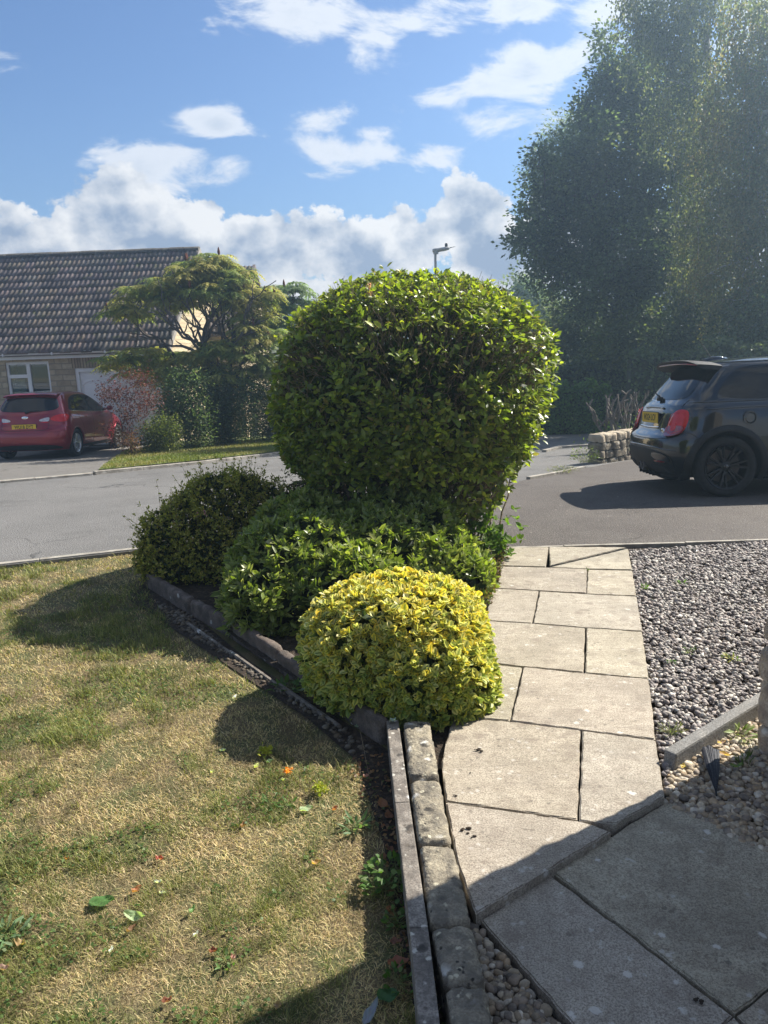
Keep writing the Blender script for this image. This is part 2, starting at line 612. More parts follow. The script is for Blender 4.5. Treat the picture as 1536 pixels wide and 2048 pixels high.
M['slab'] = slabmat()
M['slab_lichened'] = slabmat('lichened_slab', .10)  # same slab with more pale lichen
M['concrete'] = pmat('concrete', [(.20, .175, .15), (.32, .29, .25), (.13, .115, .10)], 9, .9, .7, 70, fine=(.09, .08, .07, .6), fscale=180,
                     spots=[((.70, .70, .68), 7, .12, .24, .5), ((.05, .045, .04), 12, .15, .30, .5), ((.10, .085, .07), 30, .15, .3, .5), ((.5, .48, .42), 26, .12, .24, .5)], bdist=.006)
M['concrete_grey'] = pmat('concrete_grey', [(.22, .215, .205), (.30, .29, .27)], 8, .9, .6, 80, fine=(.08, .08, .075, .8), fscale=220, bdist=.005)
M['kerb'] = pmat('kerb', [(.30, .28, .24), (.42, .39, .34), (.22, .20, .17)], 4, .9, .5, 40, bdist=.01)
M['kerb_brown'] = pmat('kerb_brown', [(.13, .10, .085), (.20, .165, .14), (.085, .07, .06)], 7, .9, .7, 60, fine=(.06, .05, .04, .5), fscale=160,
                       spots=[((.45, .43, .40), 11, .1, .2, .3)], bdist=.008)
M['wallstone'] = pmat('wallstone', [(.25, .22, .165), (.35, .31, .23), (.15, .135, .11)], 12, .92, .9, 60, fine=(.13, .11, .08, .5), fscale=150,
                      spots=[((.05, .045, .038), 16, .15, .34, .5), ((.55, .53, .48), 14, .12, .26, .5), ((.50, .46, .34), 34, .15, .3, .5), ((.04, .035, .03), 40, .1, .25, .5)], attr=False, bdist=.012)
M['oldstone'] = pmat('oldstone', [(.24, .20, .145), (.34, .29, .21), (.15, .13, .10)], 5, .92, .9, 25, fine=(.09, .08, .06, .4), fscale=80,
                     spots=[((.50, .47, .42), 9, .1, .25, .3)], bdist=.02)
M['pillarstone'] = pmat('pillarstone', [(.42, .34, .26), (.52, .44, .35), (.30, .24, .19)], 10, .92, .8, 50, fine=(.2, .15, .11, .4), fscale=120,
                        spots=[((.62, .58, .52), 12, .1, .25, .3)], bdist=.012)
M['mortar'] = pmat('mortar', [(.12, .10, .075), (.18, .155, .12)], 10, .95, .5, 60)
M['brick_pave'] = M['concrete']
# ------------------------------------------------------------------ the ground and what is laid on it
def sheet(name, poly, zf, mat, thick=0.0, kind='structure', cuts=True):
    """polygon laid over the terrain; zf(x,y) gives its height"""
    me = bpy.data.meshes.new(name)
    bm = bmesh.new()
    f = bm.faces.new([bm.verts.new((p[0], p[1], 0)) for p in poly])
    if cuts:
        ys = [5.6, 6.0, 6.3, 6.6, 6.9, 7.2, 7.6, 8.2, 9, 10, 12, 16, 22, 30, 33.5, 34.5, 60]
        for y in ys:
            bmesh.ops.bisect_plane(bm, geom=bm.verts[:] + bm.edges[:] + bm.faces[:], plane_co=(0, y, 0), plane_no=(0, 1, 0))
    for v in bm.verts:
        v.co.z = zf(v.co.x, v.co.y)
    if thick:
        r = bmesh.ops.extrude_face_region(bm, geom=bm.faces[:])
        for v in [g for g in r['geom'] if isinstance(g, bmesh.types.BMVert)]:
            v.co.z -= thick
    bmesh.ops.recalc_face_normals(bm, faces=bm.faces)
    bm.to_mesh(me)
    bm.free()
    me.materials.append(mat)
    o = link(name, me)
    if kind:
        o['kind'] = kind
    return o


G = lambda off: (lambda x, y: float(gz(y)) + off)
flat = lambda z: (lambda x, y: z)
sheet('ground', [(-500, -80), (500, -80), (500, 900), (-500, 900)], G(-.22), M['ground'])
lawn_far = lambda x: 6.98 + 0.325 * x        # edge between lawn and road
sheet('road', [(-60, -13), (-3.1, 5.93), (-2.0, 6.30), (-.3, 6.45), (.9, 5.83), (1.88, 5.76), (2.97, 5.76), (14, 5.6), (60, 5.2), (60, 33), (14, 30),
               (3.0, 24.5), (-1.4, 20.0), (-1.83, 16.05), (-3.38, 14.12), (-4.86, 12.75), (-6.01, 11.92), (-60, -21)], G(-.045), M['road'])
sheet('driveway', [(-1.0, 6.95), (-.3, 6.47), (.9, 5.85), (1.88, 5.78), (2.97, 5.78), (14, 5.62), (14, 20.6), (4.27, 12.34), (3.25, 11.33), (2.17, 10.14), (1.0, 9.0)],
      G(-.035), M['drive'])
sheet('neighbour_driveway', [(-4.86, 12.78), (-6.0, 11.96), (-14, 6.2), (-16, 21.5), (-6.2, 21.0), (-5.75, 17.5), (-5.05, 13.6)], G(-.02), M['drive_pale'])
sheet('verge', [(-4.80, 12.86), (-3.36, 14.22), (-1.80, 16.15), (-1.2, 20.5), (-2.0, 22.5), (-6.1, 20.8), (-5.70, 17.5), (-5.02, 13.7)], G(.03), M['verge_base'])
sheet('garden_bed', [(-1.9, 6.34), (-1.72, 5.42), (-1.30, 4.85), (-1.0, 4.35), (-.75, 3.95), (-.53, 3.65), (.03, 2.93), (.12, 2.70), (.30, 2.70), (.56, 3.5), (.96, 5.80), (-.3, 6.42)],
      flat(-.03), M['soil'], cuts=False)
sheet('lawn', [(-40, -14), (-3.1, 5.97), (-2.0, 6.34), (-1.72, 5.40), (.06, 2.85), (.07, .3), (.07, -4), (-40, -16)], flat(-.075), M['lawn_base'], cuts=False)
sheet('dirt_strip', [(-1.80, 5.4), (-1.32, 4.80), (-.77, 3.92), (.0, 2.9), (.12, 1.2), (.08, 1.2), (-.04, 2.3), (-.15, 2.85), (-.38, 3.22), (-1.30, 4.42), (-1.75, 5.0)],
      flat(-.068), M['soil'], cuts=False)
sheet('path_bed', [(-.05, .3), (.15, 1.8), (.56, 3.5), (.96, 5.78), (6, 5.74), (6, .3)], flat(-.07), M['soil'], cuts=False)


def strip(name, pts, width, z0, ztop, mat, bevel=.006, seglen=.9, zf=None, gap=.006, jit=.004, rs=3):
    """row of kerb units laid along a line"""
    rr = random.Random(rs)
    mb = MB()
    P = [np.array(p[:2], float) for p in pts]
    L = [0]
    for i in range(len(P) - 1):
        L.append(L[-1] + np.linalg.norm(P[i + 1] - P[i]))

    def at(s):
        for i in range(len(P) - 1):
            if s <= L[i + 1] or i == len(P) - 2:
                t = (s - L[i]) / (L[i + 1] - L[i])
                return P[i] + (P[i + 1] - P[i]) * t
    n = max(1, round(L[-1] / seglen))
    for k in range(n):
        a, c = at(L[-1] * k / n + gap / 2), at(L[-1] * (k + 1) / n - gap / 2)
        d = (c - a) / np.linalg.norm(c - a)
        nn = np.array([-d[1], d[0]]) * width / 2
        za = zf(a[1]) if zf else 0
        zc = zf(c[1]) if zf else 0
        j = rr.uniform(-jit, jit)
        j2 = rr.uniform(-jit, jit)
        q = [a - nn, c - nn, c + nn, a + nn]
        zz = [za, zc, zc, za]
        V = [(q[i][0], q[i][1], z0 + zz[i]) for i in range(4)] + [(q[i][0], q[i][1], ztop + zz[i] + (j if i in (0, 3) else j2)) for i in range(4)]
        mb.add(V, [(3, 2, 1, 0), (4, 5, 6, 7), (0, 1, 5, 4), (1, 2, 6, 5), (2, 3, 7, 6), (3, 0, 4, 7)])
    return mb.build(name, mat, bevel=bevel)


gzf = lambda y: float(gz(y))
o = strip('kerb', [(-12, 3.05), (-3.1, 5.98), (-2.0, 6.35)], .06, -.3, -.035, M['kerb'], zf=gzf, rs=4)
tag(o, 'pale kerb between the brown lawn and the near side of the road', 'kerb')
o = strip('kerb', [(-24, -1.1), (-6.01, 11.90), (-4.86, 12.73)], .12, -.3, -.005, M['kerb'], zf=gzf, rs=5)
tag(o, 'flush kerb across the mouth of the driveway with the red car', 'kerb')
o = strip('kerb', [(-4.84, 12.76), (-3.38, 14.14), (-1.83, 16.07), (-1.3, 20.2)], .10, -.3, .012, M['kerb'], zf=gzf, rs=6)
tag(o, 'raised pale kerb along the far grass verge', 'kerb')
o = strip('edging', [(.45, 5.83), (1.88, 5.775), (2.97, 5.775), (8, 5.70)], .035, -.2, -.002, M['kerb'], zf=None, rs=7, bevel=.004)
tag(o, 'thin pale edging between the driveway and the slabs and grey gravel', 'edging')
o = strip('edging', [(3.0, 14.1), (3.25, 14.7), (3.65, 15.05), (4.4, 15.2)], .09, -.3, .0, M['kerb'], zf=gzf, rs=8)
tag(o, 'curved pale kerb line in the shaded tarmac beyond the driveway', 'edging')
o = strip('edging', [(1.9, 9.9), (2.2, 10.17), (2.9, 10.95)], .06, -.3, .0, M['kerb'], zf=gzf, rs=9)
tag(o, 'short pale edging on the far side of the driveway near the big bush', 'edging')

# paving: photo corners of the slabs laid on the path level
PATH = [
    [(1013, 1095), (1097, 1094), (1091, 1133), (1003, 1131)],
    [(1099, 1094), (1253, 1095), (1100, 1131)],
    [(1256, 1097), (1264, 1139), (1172, 1137), (1100, 1134)],
    [(1002, 1133), (1091, 1135), (1174, 1138), (1172, 1186), (1076, 1181), (996, 1177)],
    [(1176, 1139), (1264, 1141), (1273, 1191), (1174, 1187)],
    [(985, 1177), (1077, 1182), (1064, 1246), (970, 1240)],
    [(1080, 1182), (1172, 1188), (1273, 1193), (1284, 1262), (1171, 1255), (1067, 1246)],
    [(965, 1242), (1064, 1248), (1170, 1256), (1167, 1344), (1046, 1332), (950, 1323)],
    [(1174, 1256), (1284, 1264), (1297, 1356), (1171, 1345)],
    [(945, 1325), (1044, 1334), (1019, 1440), (925, 1433)],
    [(1048, 1334), (1170, 1347), (1297, 1358), (1311, 1478), (1165, 1459), (1023, 1441)],
    [(905, 1432), (1019, 1442), (1161, 1459), (1155, 1638), (892, 1601), (884, 1520)],
    [(1165, 1461), (1311, 1480), (1329, 1592), (1233, 1645), (1159, 1639)],
    [(892, 1604), (1155, 1641), (1189, 1650), (1222, 1662), (952, 1828), (915, 1725)],
]
PATIO = [
    [(1341, 1598), (1540, 1696), (1760, 1810), (1470, 2026), (1106, 1745)],
    [(1101, 1748), (1465, 2030), (1330, 2160), (1180, 2085), (962, 1838)],
    [(1474, 2030), (1765, 1815), (1990, 1990), (1700, 2300)],
    [(1468, 2034), (1690, 2300), (1400, 2400), (1335, 2165)],
]


def slabs(name, polys, z, seed, label):
    rr = random.Random(seed)
    bm = bmesh.new()
    cl = bm.verts.layers.float_color.new('Col')
    for poly in polys:
        P = [PZ(*p, z)[:2] for p in poly]
        c = sum(P) / len(P)
        tint = rr.uniform(.88, 1.08)
        tv = (tint, tint * rr.uniform(.97, 1.0), tint * rr.uniform(.93, 1.0), 1)
        dz, ax, ay = rr.uniform(-.002, .002), rr.uniform(-.003, .003), rr.uniform(-.003, .003)
        # slightly uneven, chipped outline
        Q = []
        n = len(P)
        for i in range(n):
            a, b_ = P[i], P[(i + 1) % n]
            L = np.linalg.norm(b_ - a)
            k = max(2, int(L / .035))
            nrm = np.array([-(b_ - a)[1], (b_ - a)[0]]) / L
            for j in range(k):
                t = j / k
                Q.append(a + (b_ - a) * t + nrm * (rr.uniform(-.0022, .0022) if j else 0))
        top = [bm.verts.new((q[0], q[1], z + dz + (q - c)[0] * ax + (q - c)[1] * ay)) for q in Q]
        f = bm.faces.new(top)
        r = bmesh.ops.extrude_face_region(bm, geom=[f])
        low = [g for g in r['geom'] if isinstance(g, bmesh.types.BMVert)]
        for v in low:
            v.co.z += .0
        for v in top:
            v.co.z -= .048
        for v in top + low:
            v[cl] = tv
        fl = [g for g in r['geom'] if isinstance(g, bmesh.types.BMFace)][0]
        bmesh.ops.bevel(bm, geom=list(fl.edges), offset=.0045, segments=2, affect='EDGES')
    bmesh.ops.recalc_face_normals(bm, faces=bm.faces)
    me = bpy.data.meshes.new(name)
    bm.to_mesh(me)
    bm.free()
    me.materials.append(M['slab'] if name == 'path' else M['slab_lichened'])
    o = link(name, me)
    o['kind'] = 'structure'
    o['label'] = label
    return o


slabs('path', PATH, 0.0, 3, 'straight cream slab path running down to the tarmac driveway')
slabs('patio', PATIO, -.028, 8, 'shaded grey paving slabs laid on the slant at the near end of the path')


# ---- loose stones as instanced-looking but real geometry
def ico(sub=0):
    bm = bmesh.new()
    bmesh.ops.create_icosphere(bm, subdivisions=sub + 1, radius=1)
    V = np.array([v.co[:] for v in bm.verts])
    F = np.array([[v.index for v in f.verts] for f in bm.faces])
    bm.free()
    return V, F


def inpoly(P, poly):
    x, y = P[:, 0], P[:, 1]
    c = np.zeros(len(P), bool)
    n = len(poly)
    for i in range(n):
        x1, y1 = poly[i][:2]
        x2, y2 = poly[(i + 1) % n][:2]
        k = ((y1 > y) != (y2 > y)) & (x < (x2 - x1) * (y - y1) / (y2 - y1 + 1e-12) + x1)
        c ^= k
    return c


def randpoly(poly, n, r=rng):
    poly = np.array([p[:2] for p in poly])
    lo, hi = poly.min(0), poly.max(0)
    out = []
    t = 0
    while t < n:
        Q = r.uniform(lo, hi, (n, 2))
        Q = Q[inpoly(Q, poly)]
        out.append(Q)
        t += len(Q)
    return np.concatenate(out)[:n]


def stones(name, poly, n, s0, s1, z, cols, sub=0, flatten=.6, ang=.35, smooth=False, layers=.012, mat=None):
    P = randpoly(poly, n)
    V0, F0 = ico(sub)
    k = len(V0)
    sc = rng.uniform(s0, s1, (n, 1)) * rng.uniform(.75, 1.3, (n, 3))
    sc[:, 2] *= flatten
    V = V0[None] * (1 + rng.uniform(-ang, ang, (n, k, 1)))
    V = V * sc[:, None, :]
    a = rng.uniform(0, 6.28, n)
    ti = rng.normal(0, .35, n)
    ca, sa = np.cos(a), np.sin(a)
    ct, st = np.cos(ti), np.sin(ti)
    y, zz = V[..., 1] * ct[:, None] - V[..., 2] * st[:, None], V[..., 1] * st[:, None] + V[..., 2] * ct[:, None]
    x = V[..., 0]
    X = x * ca[:, None] - y * sa[:, None]
    Y = x * sa[:, None] + y * ca[:, None]
    W_ = np.stack([X + P[:, 0:1], Y + P[:, 1:2], zz + z + rng.uniform(-layers, layers, (n, 1))], -1)
    F = (F0[None] + (np.arange(n) * k)[:, None, None]).reshape(-1, 3)
    ci = rng.integers(0, len(cols), n)
    c = np.array(cols)[ci] * rng.uniform(.75, 1.25, (n, 1))
    C = np.repeat(c, k, 0)
    o = mk(name, W_.reshape(-1, 3), F, mat or M['stone_attr'], col=C, smooth=smooth)
    return o


gp = [PZ(1258, 1097), PZ(1333, 1582), PZ(1338, 1503), PZ(1530, 1390), np.array([4.5, 4.3, 0]), np.array([5.5, 5.74, 0]), np.array([2.9, 5.745, 0])]
sheet('gravel_bed', [(1.87, 5.75), (5.5, 5.72), (5.5, 3.6), (1.35, 3.0), (.98, 2.45), (.99, 2.42)], flat(-.035), M['soil'], cuts=False)
GC = [tuple(1.34 * x * k for x, k in zip(c, (1.0, 1.04, .99))) for c in [(.19, .165, .165), (.24, .21, .21), (.15, .13, .135), (.30, .27, .26), (.21, .175, .17), (.38, .35, .34), (.12, .105, .11)]]
o = stones('gravel', gp, 27000, .008, .0145, -.018, GC, layers=.009, ang=.42, flatten=.7)
tag(o, 'grey pink slate chippings filling the bed right of the path', 'gravel', kind='stuff')
pp = [PZ(1329, 1594), PZ(1336, 1515), PZ(1530, 1408), PZ(1560, 1500), PZ(1560, 1700), PZ(1343, 1599)]
PC = [(.33, .27, .19), (.42, .36, .27), (.26, .21, .16), (.50, .45, .37), (.34, .26, .17), (.20, .17, .14)]
o = stones('pebbles', pp, 2600, .008, .0165, -.035, PC, sub=1, ang=.07, flatten=.65, smooth=True, layers=.012)
tag(o, 'brown rounded pebbles between the grey edging and the house wall', 'pebbles', kind='stuff')
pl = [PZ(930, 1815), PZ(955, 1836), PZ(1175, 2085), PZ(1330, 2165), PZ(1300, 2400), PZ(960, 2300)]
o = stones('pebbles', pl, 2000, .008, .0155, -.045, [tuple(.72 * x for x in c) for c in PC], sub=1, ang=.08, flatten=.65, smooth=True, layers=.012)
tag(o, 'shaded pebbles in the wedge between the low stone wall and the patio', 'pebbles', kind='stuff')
dp = [(-1.60, 5.0), (-1.28, 4.70), (-.80, 3.90), (-.05, 2.90), (-.16, 2.9), (-.36, 3.24), (-1.26, 4.42)]
o = stones('shadow_toned_pebbles', dp, 420, .006, .016, -.066, [tuple(.30 * x for x in c) for c in PC], sub=1, ang=.1, flatten=.6, smooth=True, layers=.004)  # pebble colours darkened to stand in for the shadow on this strip
tag(o, 'scattered stones darkened for shadow on the dark soil below the brown bed edging', 'stones', kind='stuff')


def rough_block(mb, quad, z0, z1, seed, amp=.006, res=.02, rnd=.012):
    """stone block on a 4-corner plan with worn edges"""
    rr = np.random.default_rng(seed)
    q = [np.array(p[:2], float) for p in quad]
    nu = max(3, int(np.linalg.norm(q[1] - q[0]) / res))
    nv = max(3, int(np.linalg.norm(q[3] - q[0]) / res))
    nw = max(3, int((z1 - z0) / res))
    bm = bmesh.new()
    bmesh.ops.create_cube(bm, size=1)
    bm.free()
    V, F, idx = [], [], {}

    def vert(i, j, k):
        if (i, j, k) not in idx:
            u, v, w = i / nu, j / nv, k / nw
            p = (q[0] * (1 - u) + q[1] * u) * (1 - v) + (q[3] * (1 - u) + q[2] * u) * v
            P = np.array([p[0], p[1], z0 + (z1 - z0) * w])
            c = np.array([*(sum(q) / 4), (z0 + z1) / 2])
            e = sum([i in (0, nu), j in (0, nv), k in (nw,)])
            d = (P - c)
            d = d / (np.linalg.norm(d) + 1e-9)
            P = P - d * rnd * max(0, e - 1) + rr.normal(0, 1, 3) * amp * .35 + d * amp * (vnoise(np.array([[P[0] * 1 + P[2], P[1] - P[2]]]), 22, seed)[0] * 2 - 1)
            idx[(i, j, k)] = len(V)
            V.append(P)
        return idx[(i, j, k)]
    for i in range(nu):
        for j in range(nv):
            F.append((vert(i, j, nw), vert(i + 1, j, nw), vert(i + 1, j + 1, nw), vert(i, j + 1, nw)))
    for i in range(nu):
        for k in range(nw):
            F.append((vert(i, 0, k), vert(i + 1, 0, k), vert(i + 1, 0, k + 1), vert(i, 0, k + 1)))
            F.append((vert(i, nv, k), vert(i, nv, k + 1), vert(i + 1, nv, k + 1), vert(i + 1, nv, k)))
    for j in range(nv):
        for k in range(nw):
            F.append((vert(0, j, k), vert(0, j, k + 1), vert(0, j + 1, k + 1), vert(0, j + 1, k)))
            F.append((vert(nu, j, k), vert(nu, j + 1, k), vert(nu, j + 1, k + 1), vert(nu, j, k + 1)))
    mb.add(V, F)


def interp(tab, y):
    ys = [t[1] for t in tab]
    xs = [t[0] for t in tab]
    return float(np.interp(y, ys, xs))


WL = [(806, 1430), (810, 1480), (837, 1688), (862, 1851), (890, 1972), (898, 2048), (915, 2200)]
WR = [(858, 1430), (865, 1480), (879, 1559), (904, 1684), (919, 1730), (942, 1842), (969, 1951), (987, 2048), (1015, 2200)]
SL = [(770, 1430), (775, 1480), (794, 1655), (810, 1780), (821, 1880), (842, 2048), (860, 2200)]
SR = [(798, 1430), (802, 1480), (829, 1659), (854, 1834), (887, 2048), (912, 2200)]
mb = MB()
jn = [1437, 1556, 1686, 1848, 1968, 2120, 2300]
for i in range(len(jn) - 1):
    a, c = jn[i] + 2.5, jn[i + 1] - 2.5
    z = .055 + [0, .002, -.002, .0, -.004, 0][i]
    quad = [PZ(interp(WL, c), c, z), PZ(interp(WR, c), c, z), PZ(interp(WR, a), a, z), PZ(interp(WL, a), a, z)]
    rough_block(mb, quad, -.11, z, 20 + i, res=.014, amp=.005, rnd=.010)
e = empty('low_wall', tuple(PZ(860, 1700, -.06)))
tag(e, 'low wall of lichened cream stone blocks along the left of the path', 'wall')
mb.build('stone_course', M['wallstone'], e, smooth=True, world=True)
pts = [PZ((interp(SL, y) + interp(SR, y)) / 2, y, .055)[:2] for y in (2300, 1970, 1836, 1655, 1438)]
o = strip('edging', pts, .05, -.15, .052, M['concrete'], bevel=.004, seglen=.62, rs=12, gap=.004)
tag(o, 'long narrow concrete edging with white lichen between lawn and low stone wall', 'edging')

# brown bed kerb
kp = [PZ(297, 1143, .04), PZ(384, 1196, .04), PZ(470, 1238, .04), PZ(560, 1296, .04), PZ(668, 1368, .04), PZ(772, 1440, .04)]
mb = MB()
kk = 0
for i in range(len(kp) - 1):
    A_, B_ = kp[i][:2], kp[i + 1][:2]
    dd_ = (B_ - A_) / np.linalg.norm(B_ - A_)
    nn_ = np.array([-dd_[1], dd_[0]]) * .027
    j_ = random.uniform(-.006, .006)
    rough_block(mb, [A_ + dd_ * .004 - nn_, B_ - dd_ * .004 - nn_, B_ - dd_ * .004 + nn_, A_ + dd_ * .004 + nn_], -.13, .038 + j_, 300 + i, amp=.006, res=.022, rnd=.012)
o = mb.build('edging', M['kerb_brown'], smooth=True)
tag(o, 'worn brown concrete edging holding back the shrub bed', 'edging')
lp = [PZ(379, 1248, -.05), PZ(430, 1281, -.05), PZ(473, 1310, -.05), PZ(559, 1369, -.05), PZ(625, 1418, -.05), PZ(680, 1448, -.05)]
o = strip('edging', [p[:2] for p in lp], .014, -.12, -.050, M['concrete'], bevel=.002, seglen=.5, rs=15, gap=.002, jit=.006)
tag(o, 'thin pale lawn edging strip beside the dark soil', 'edging')
a, c = PZ(1338, 1503, .045), PZ(1545, 1378, .045)
o = strip('edging', [a[:2], c[:2]], .05, -.15, .045, M['concrete_grey'], bevel=.010, seglen=.9, rs=16)
tag(o, 'round topped grey concrete edging between the grey gravel and brown pebbles', 'edging')

# stone corner of the photographer's house at the right edge
CN = np.array([1.415, 2.752])
u1 = np.array([.88, .475])
u2 = np.array([.475, -.88])
e = empty('stone_wall', (CN[0], CN[1], -.05))
tag(e, 'corner of a rough pinkish stone house wall at the right edge', 'wall')
mb = MB()
q = [CN + u1 * .03 + u2 * .03, CN + u1 * 3.0 + u2 * .03, CN + u1 * 3.0 + u2 * 3.2, CN + u1 * .03 + u2 * 3.2]
mb.prism([p for p in q], -.1, 2.6)
mb.build('wall_core', M['mortar'], e, world=True)
mb = MB()
hs = [0, .17, .36, .50, .68, .86, 1.0, 1.19, 1.36, 1.5, 1.7, 1.9, 2.05, 2.25, 2.45, 2.62]
for i in range(len(hs) - 1):
    z0, z1 = hs[i] - .06, hs[i + 1] - .072
    x = 0
    k = 0
    while x < .9:
        w = random.uniform(.22, .42)
        if k == 0 and i % 2:
            w = .16
        far = .12 + (.12 if i % 2 else 0)
        p0, p1 = CN + u2 * (x + (.0 if k == 0 else .006)), CN + u2 * (x + w - .006)
        j = random.uniform(-.012, .012)
        dd = .12 if k else far
        quad = [p0 - u1 * j, p1 - u1 * j, p1 + u1 * dd, p0 + u1 * dd]
        rough_block(mb, quad, z0, z1, 100 + i * 7 + k, res=.03, amp=.010, rnd=.022)
        x += w
        k += 1
mb.build('stonework', M['pillarstone'], e, smooth=True, world=True)
# ------------------------------------------------------------------ leaves
def unit(a):
    return a / (np.linalg.norm(a, axis=-1, keepdims=True) + 1e-9)


# template rows: (across, along, lift, role)  role 0 centre .. 1 edge
T8 = (np.array([(0, 0, 0), (-.42, .33, .10), (0, .33, 0), (.42, .33, .10), (-.40, .66, .08), (0, .66, -.02), (.40, .66, .08), (0, 1, -.08)], float),
      np.array([(0, 2, 1), (0, 3, 2), (1, 2, 5), (1, 5, 4), (2, 3, 6), (2, 6, 5), (4, 5, 7), (5, 6, 7)]),
      np.array([.3, 1, 0, 1, 1, 0, 1, .8]))
T4 = (np.array([(0, 0, 0), (-.5, .5, .10), (.5, .5, .10), (0, 1, 0)], float), np.array([(0, 2, 1), (1, 2, 3)]), np.array([0, 1, 1, .5]))
_v = [(0, 0, 0)]
_r = [.3]
for (t, w) in ((.22, .34), (.5, .5), (.78, .36)):
    for s_ in (-1, -.55, 0, .55, 1):
        _v.append((s_ * w, t, .16 * abs(s_) - .05 * t))
        _r.append(abs(s_))
_v.append((0, 1, -.06))
_r.append(1)
_f = []
for k in range(4):
    _f.append((0, 2 + k, 1 + k))
    _f.append((11 + k, 12 + k, 16))
for r_ in range(2):
    for k in range(4):
        a_ = 1 + r_ * 5 + k
        _f += [(a_, a_ + 1, a_ + 6), (a_, a_ + 6, a_ + 5)]
T17 = (np.array(_v, float), np.array(_f), np.array(_r))


def leaves(name, P, D, N, L, Wd, C, mat, parent=None, tmpl=T8, cedge=None, smooth=False, world=True):
    """P base, D along, N face normal, L length, Wd width, C colour per leaf; cedge colour at the leaf margin"""
    P, D, N = np.asarray(P, float), unit(np.asarray(D, float)), np.asarray(N, float)
    A = unit(np.cross(D, N))
    N = unit(np.cross(A, D))
    T, F0, role = tmpl
    n, k = len(P), len(T)
    L = np.broadcast_to(np.asarray(L, float).reshape(-1, 1, 1), (n, 1, 1))
    Wd = np.broadcast_to(np.asarray(Wd, float).reshape(-1, 1, 1), (n, 1, 1))
    curl = rng.uniform(-.5, 1.0, (n, 1, 1))
    V = (P[:, None] + A[:, None] * T[None, :, 0:1] * Wd + D[:, None] * T[None, :, 1:2] * L
         + N[:, None] * (T[None, :, 2:3] * Wd + curl * -.12 * L * T[None, :, 1:2] ** 2))
    F = (F0[None] + (np.arange(n) * k)[:, None, None]).reshape(-1, 3)
    C = np.asarray(C, float)
    CC = np.repeat(C[:, None, :], k, 1)
    if cedge is not None:
        r = np.clip((role - .30) / .22, 0, 1)[None, :, None]
        CC = CC * (1 - r) + np.asarray(cedge)[:, None, :] * r
    return mk(name, V.reshape(-1, 3), F, mat, parent, col=CC.reshape(-1, 3), smooth=smooth, world=world and parent is not None)


def pick(cols, n, p=None, var=.18):
    c = np.array(cols)[rng.choice(len(cols), n, p=p)]
    return c * rng.uniform(1 - var, 1 + var, (n, 1)) * rng.uniform(.94, 1.06, (n, 3))


def rosettes(P, Nn, per, spread=.9, lift=.6):
    """per leaves round each shoot tip at P with outward axis Nn -> leaf base, direction, normal"""
    n = len(P)
    a0 = rng.uniform(0, 6.28, n)
    X = unit(np.cross(Nn, rng.normal(0, 1, (n, 3))))
    Y = np.cross(Nn, X)
    B, D, NN = [], [], []
    for k in range(per):
        a = a0 + k * 2.4 + rng.normal(0, .25, n)
        s = spread * rng.uniform(.6, 1.25, n)
        l_ = lift * rng.uniform(.4, 1.5, n)
        d = X * (np.cos(a) * s)[:, None] + Y * (np.sin(a) * s)[:, None] + Nn * l_[:, None]
        B.append(P + Nn * rng.uniform(-.25, .12, n)[:, None] * .05)
        D.append(d)
        NN.append(Nn + rng.normal(0, .35, (n, 3)) - unit(d) * .2)
    return np.concatenate(B), np.concatenate(D), np.concatenate(NN)


def tubes(name, paths, mat, parent=None, n=5, world=True):
    """paths: list of (points (k,3), radii (k))"""
    V, F = [], []
    off = 0
    ang = np.arange(n) * 2 * math.pi / n
    for P, R in paths:
        P = np.asarray(P, float)
        k = len(P)
        T = unit(np.gradient(P, axis=0))
        ref = np.array([.31, .17, .1]) if abs(T[0][2]) > .6 else np.array([0, 0, 1.0])
        A = unit(np.cross(T, ref))
        B = np.cross(T, A)
        R = np.broadcast_to(np.asarray(R, float), (k,))
        ring = P[:, None] + (A[:, None] * np.cos(ang)[None, :, None] + B[:, None] * np.sin(ang)[None, :, None]) * R[:, None, None]
        V.append(ring.reshape(-1, 3))
        i = np.arange(k - 1)[:, None] * n
        j = np.arange(n)[None]
        q = np.stack([i + j, i + (j + 1) % n, i + n + (j + 1) % n, i + n + j], -1).reshape(-1, 4) + off
        F.append(q)
        off += k * n
    return mk(name, np.concatenate(V), np.concatenate(F), mat, parent, smooth=True, world=world and parent is not None)


def limb(a, b_, r0, r1, k=7, wob=.06, sag=0.0, r=rng):
    a, b_ = np.array(a, float), np.array(b_, float)
    L = np.linalg.norm(b_ - a)
    t = np.linspace(0, 1, k)[:, None]
    P = a + (b_ - a) * t
    w = np.cumsum(r.normal(0, 1, (k, 3)), 0) * wob * L / k
    w -= t * w[-1]
    P = P + w
    P[:, 2] += (np.sin(t[:, 0] * math.pi)) * sag * L
    P[0] = a
    return P, np.linspace(r0, r1, k)


GREENS = [tuple(1.4 * x for x in c) for c in [(.115, .150, .028), (.155, .19, .034), (.085, .115, .024), (.21, .245, .042), (.14, .15, .04), (.07, .085, .022), (.19, .16, .06)]]

# ------------------------------------------------------------------ the big clipped bush
BC = np.array([.19, 6.08])
PROF_Z = np.array([.12, .30, .50, .75, 1.05, 1.35, 1.56, 1.74, 1.88, 1.98, 2.05, 2.08])
PROF_R = np.array([.46, .68, .84, .97, 1.05, 1.085, 1.03, .89, .71, .52, .27, .02])


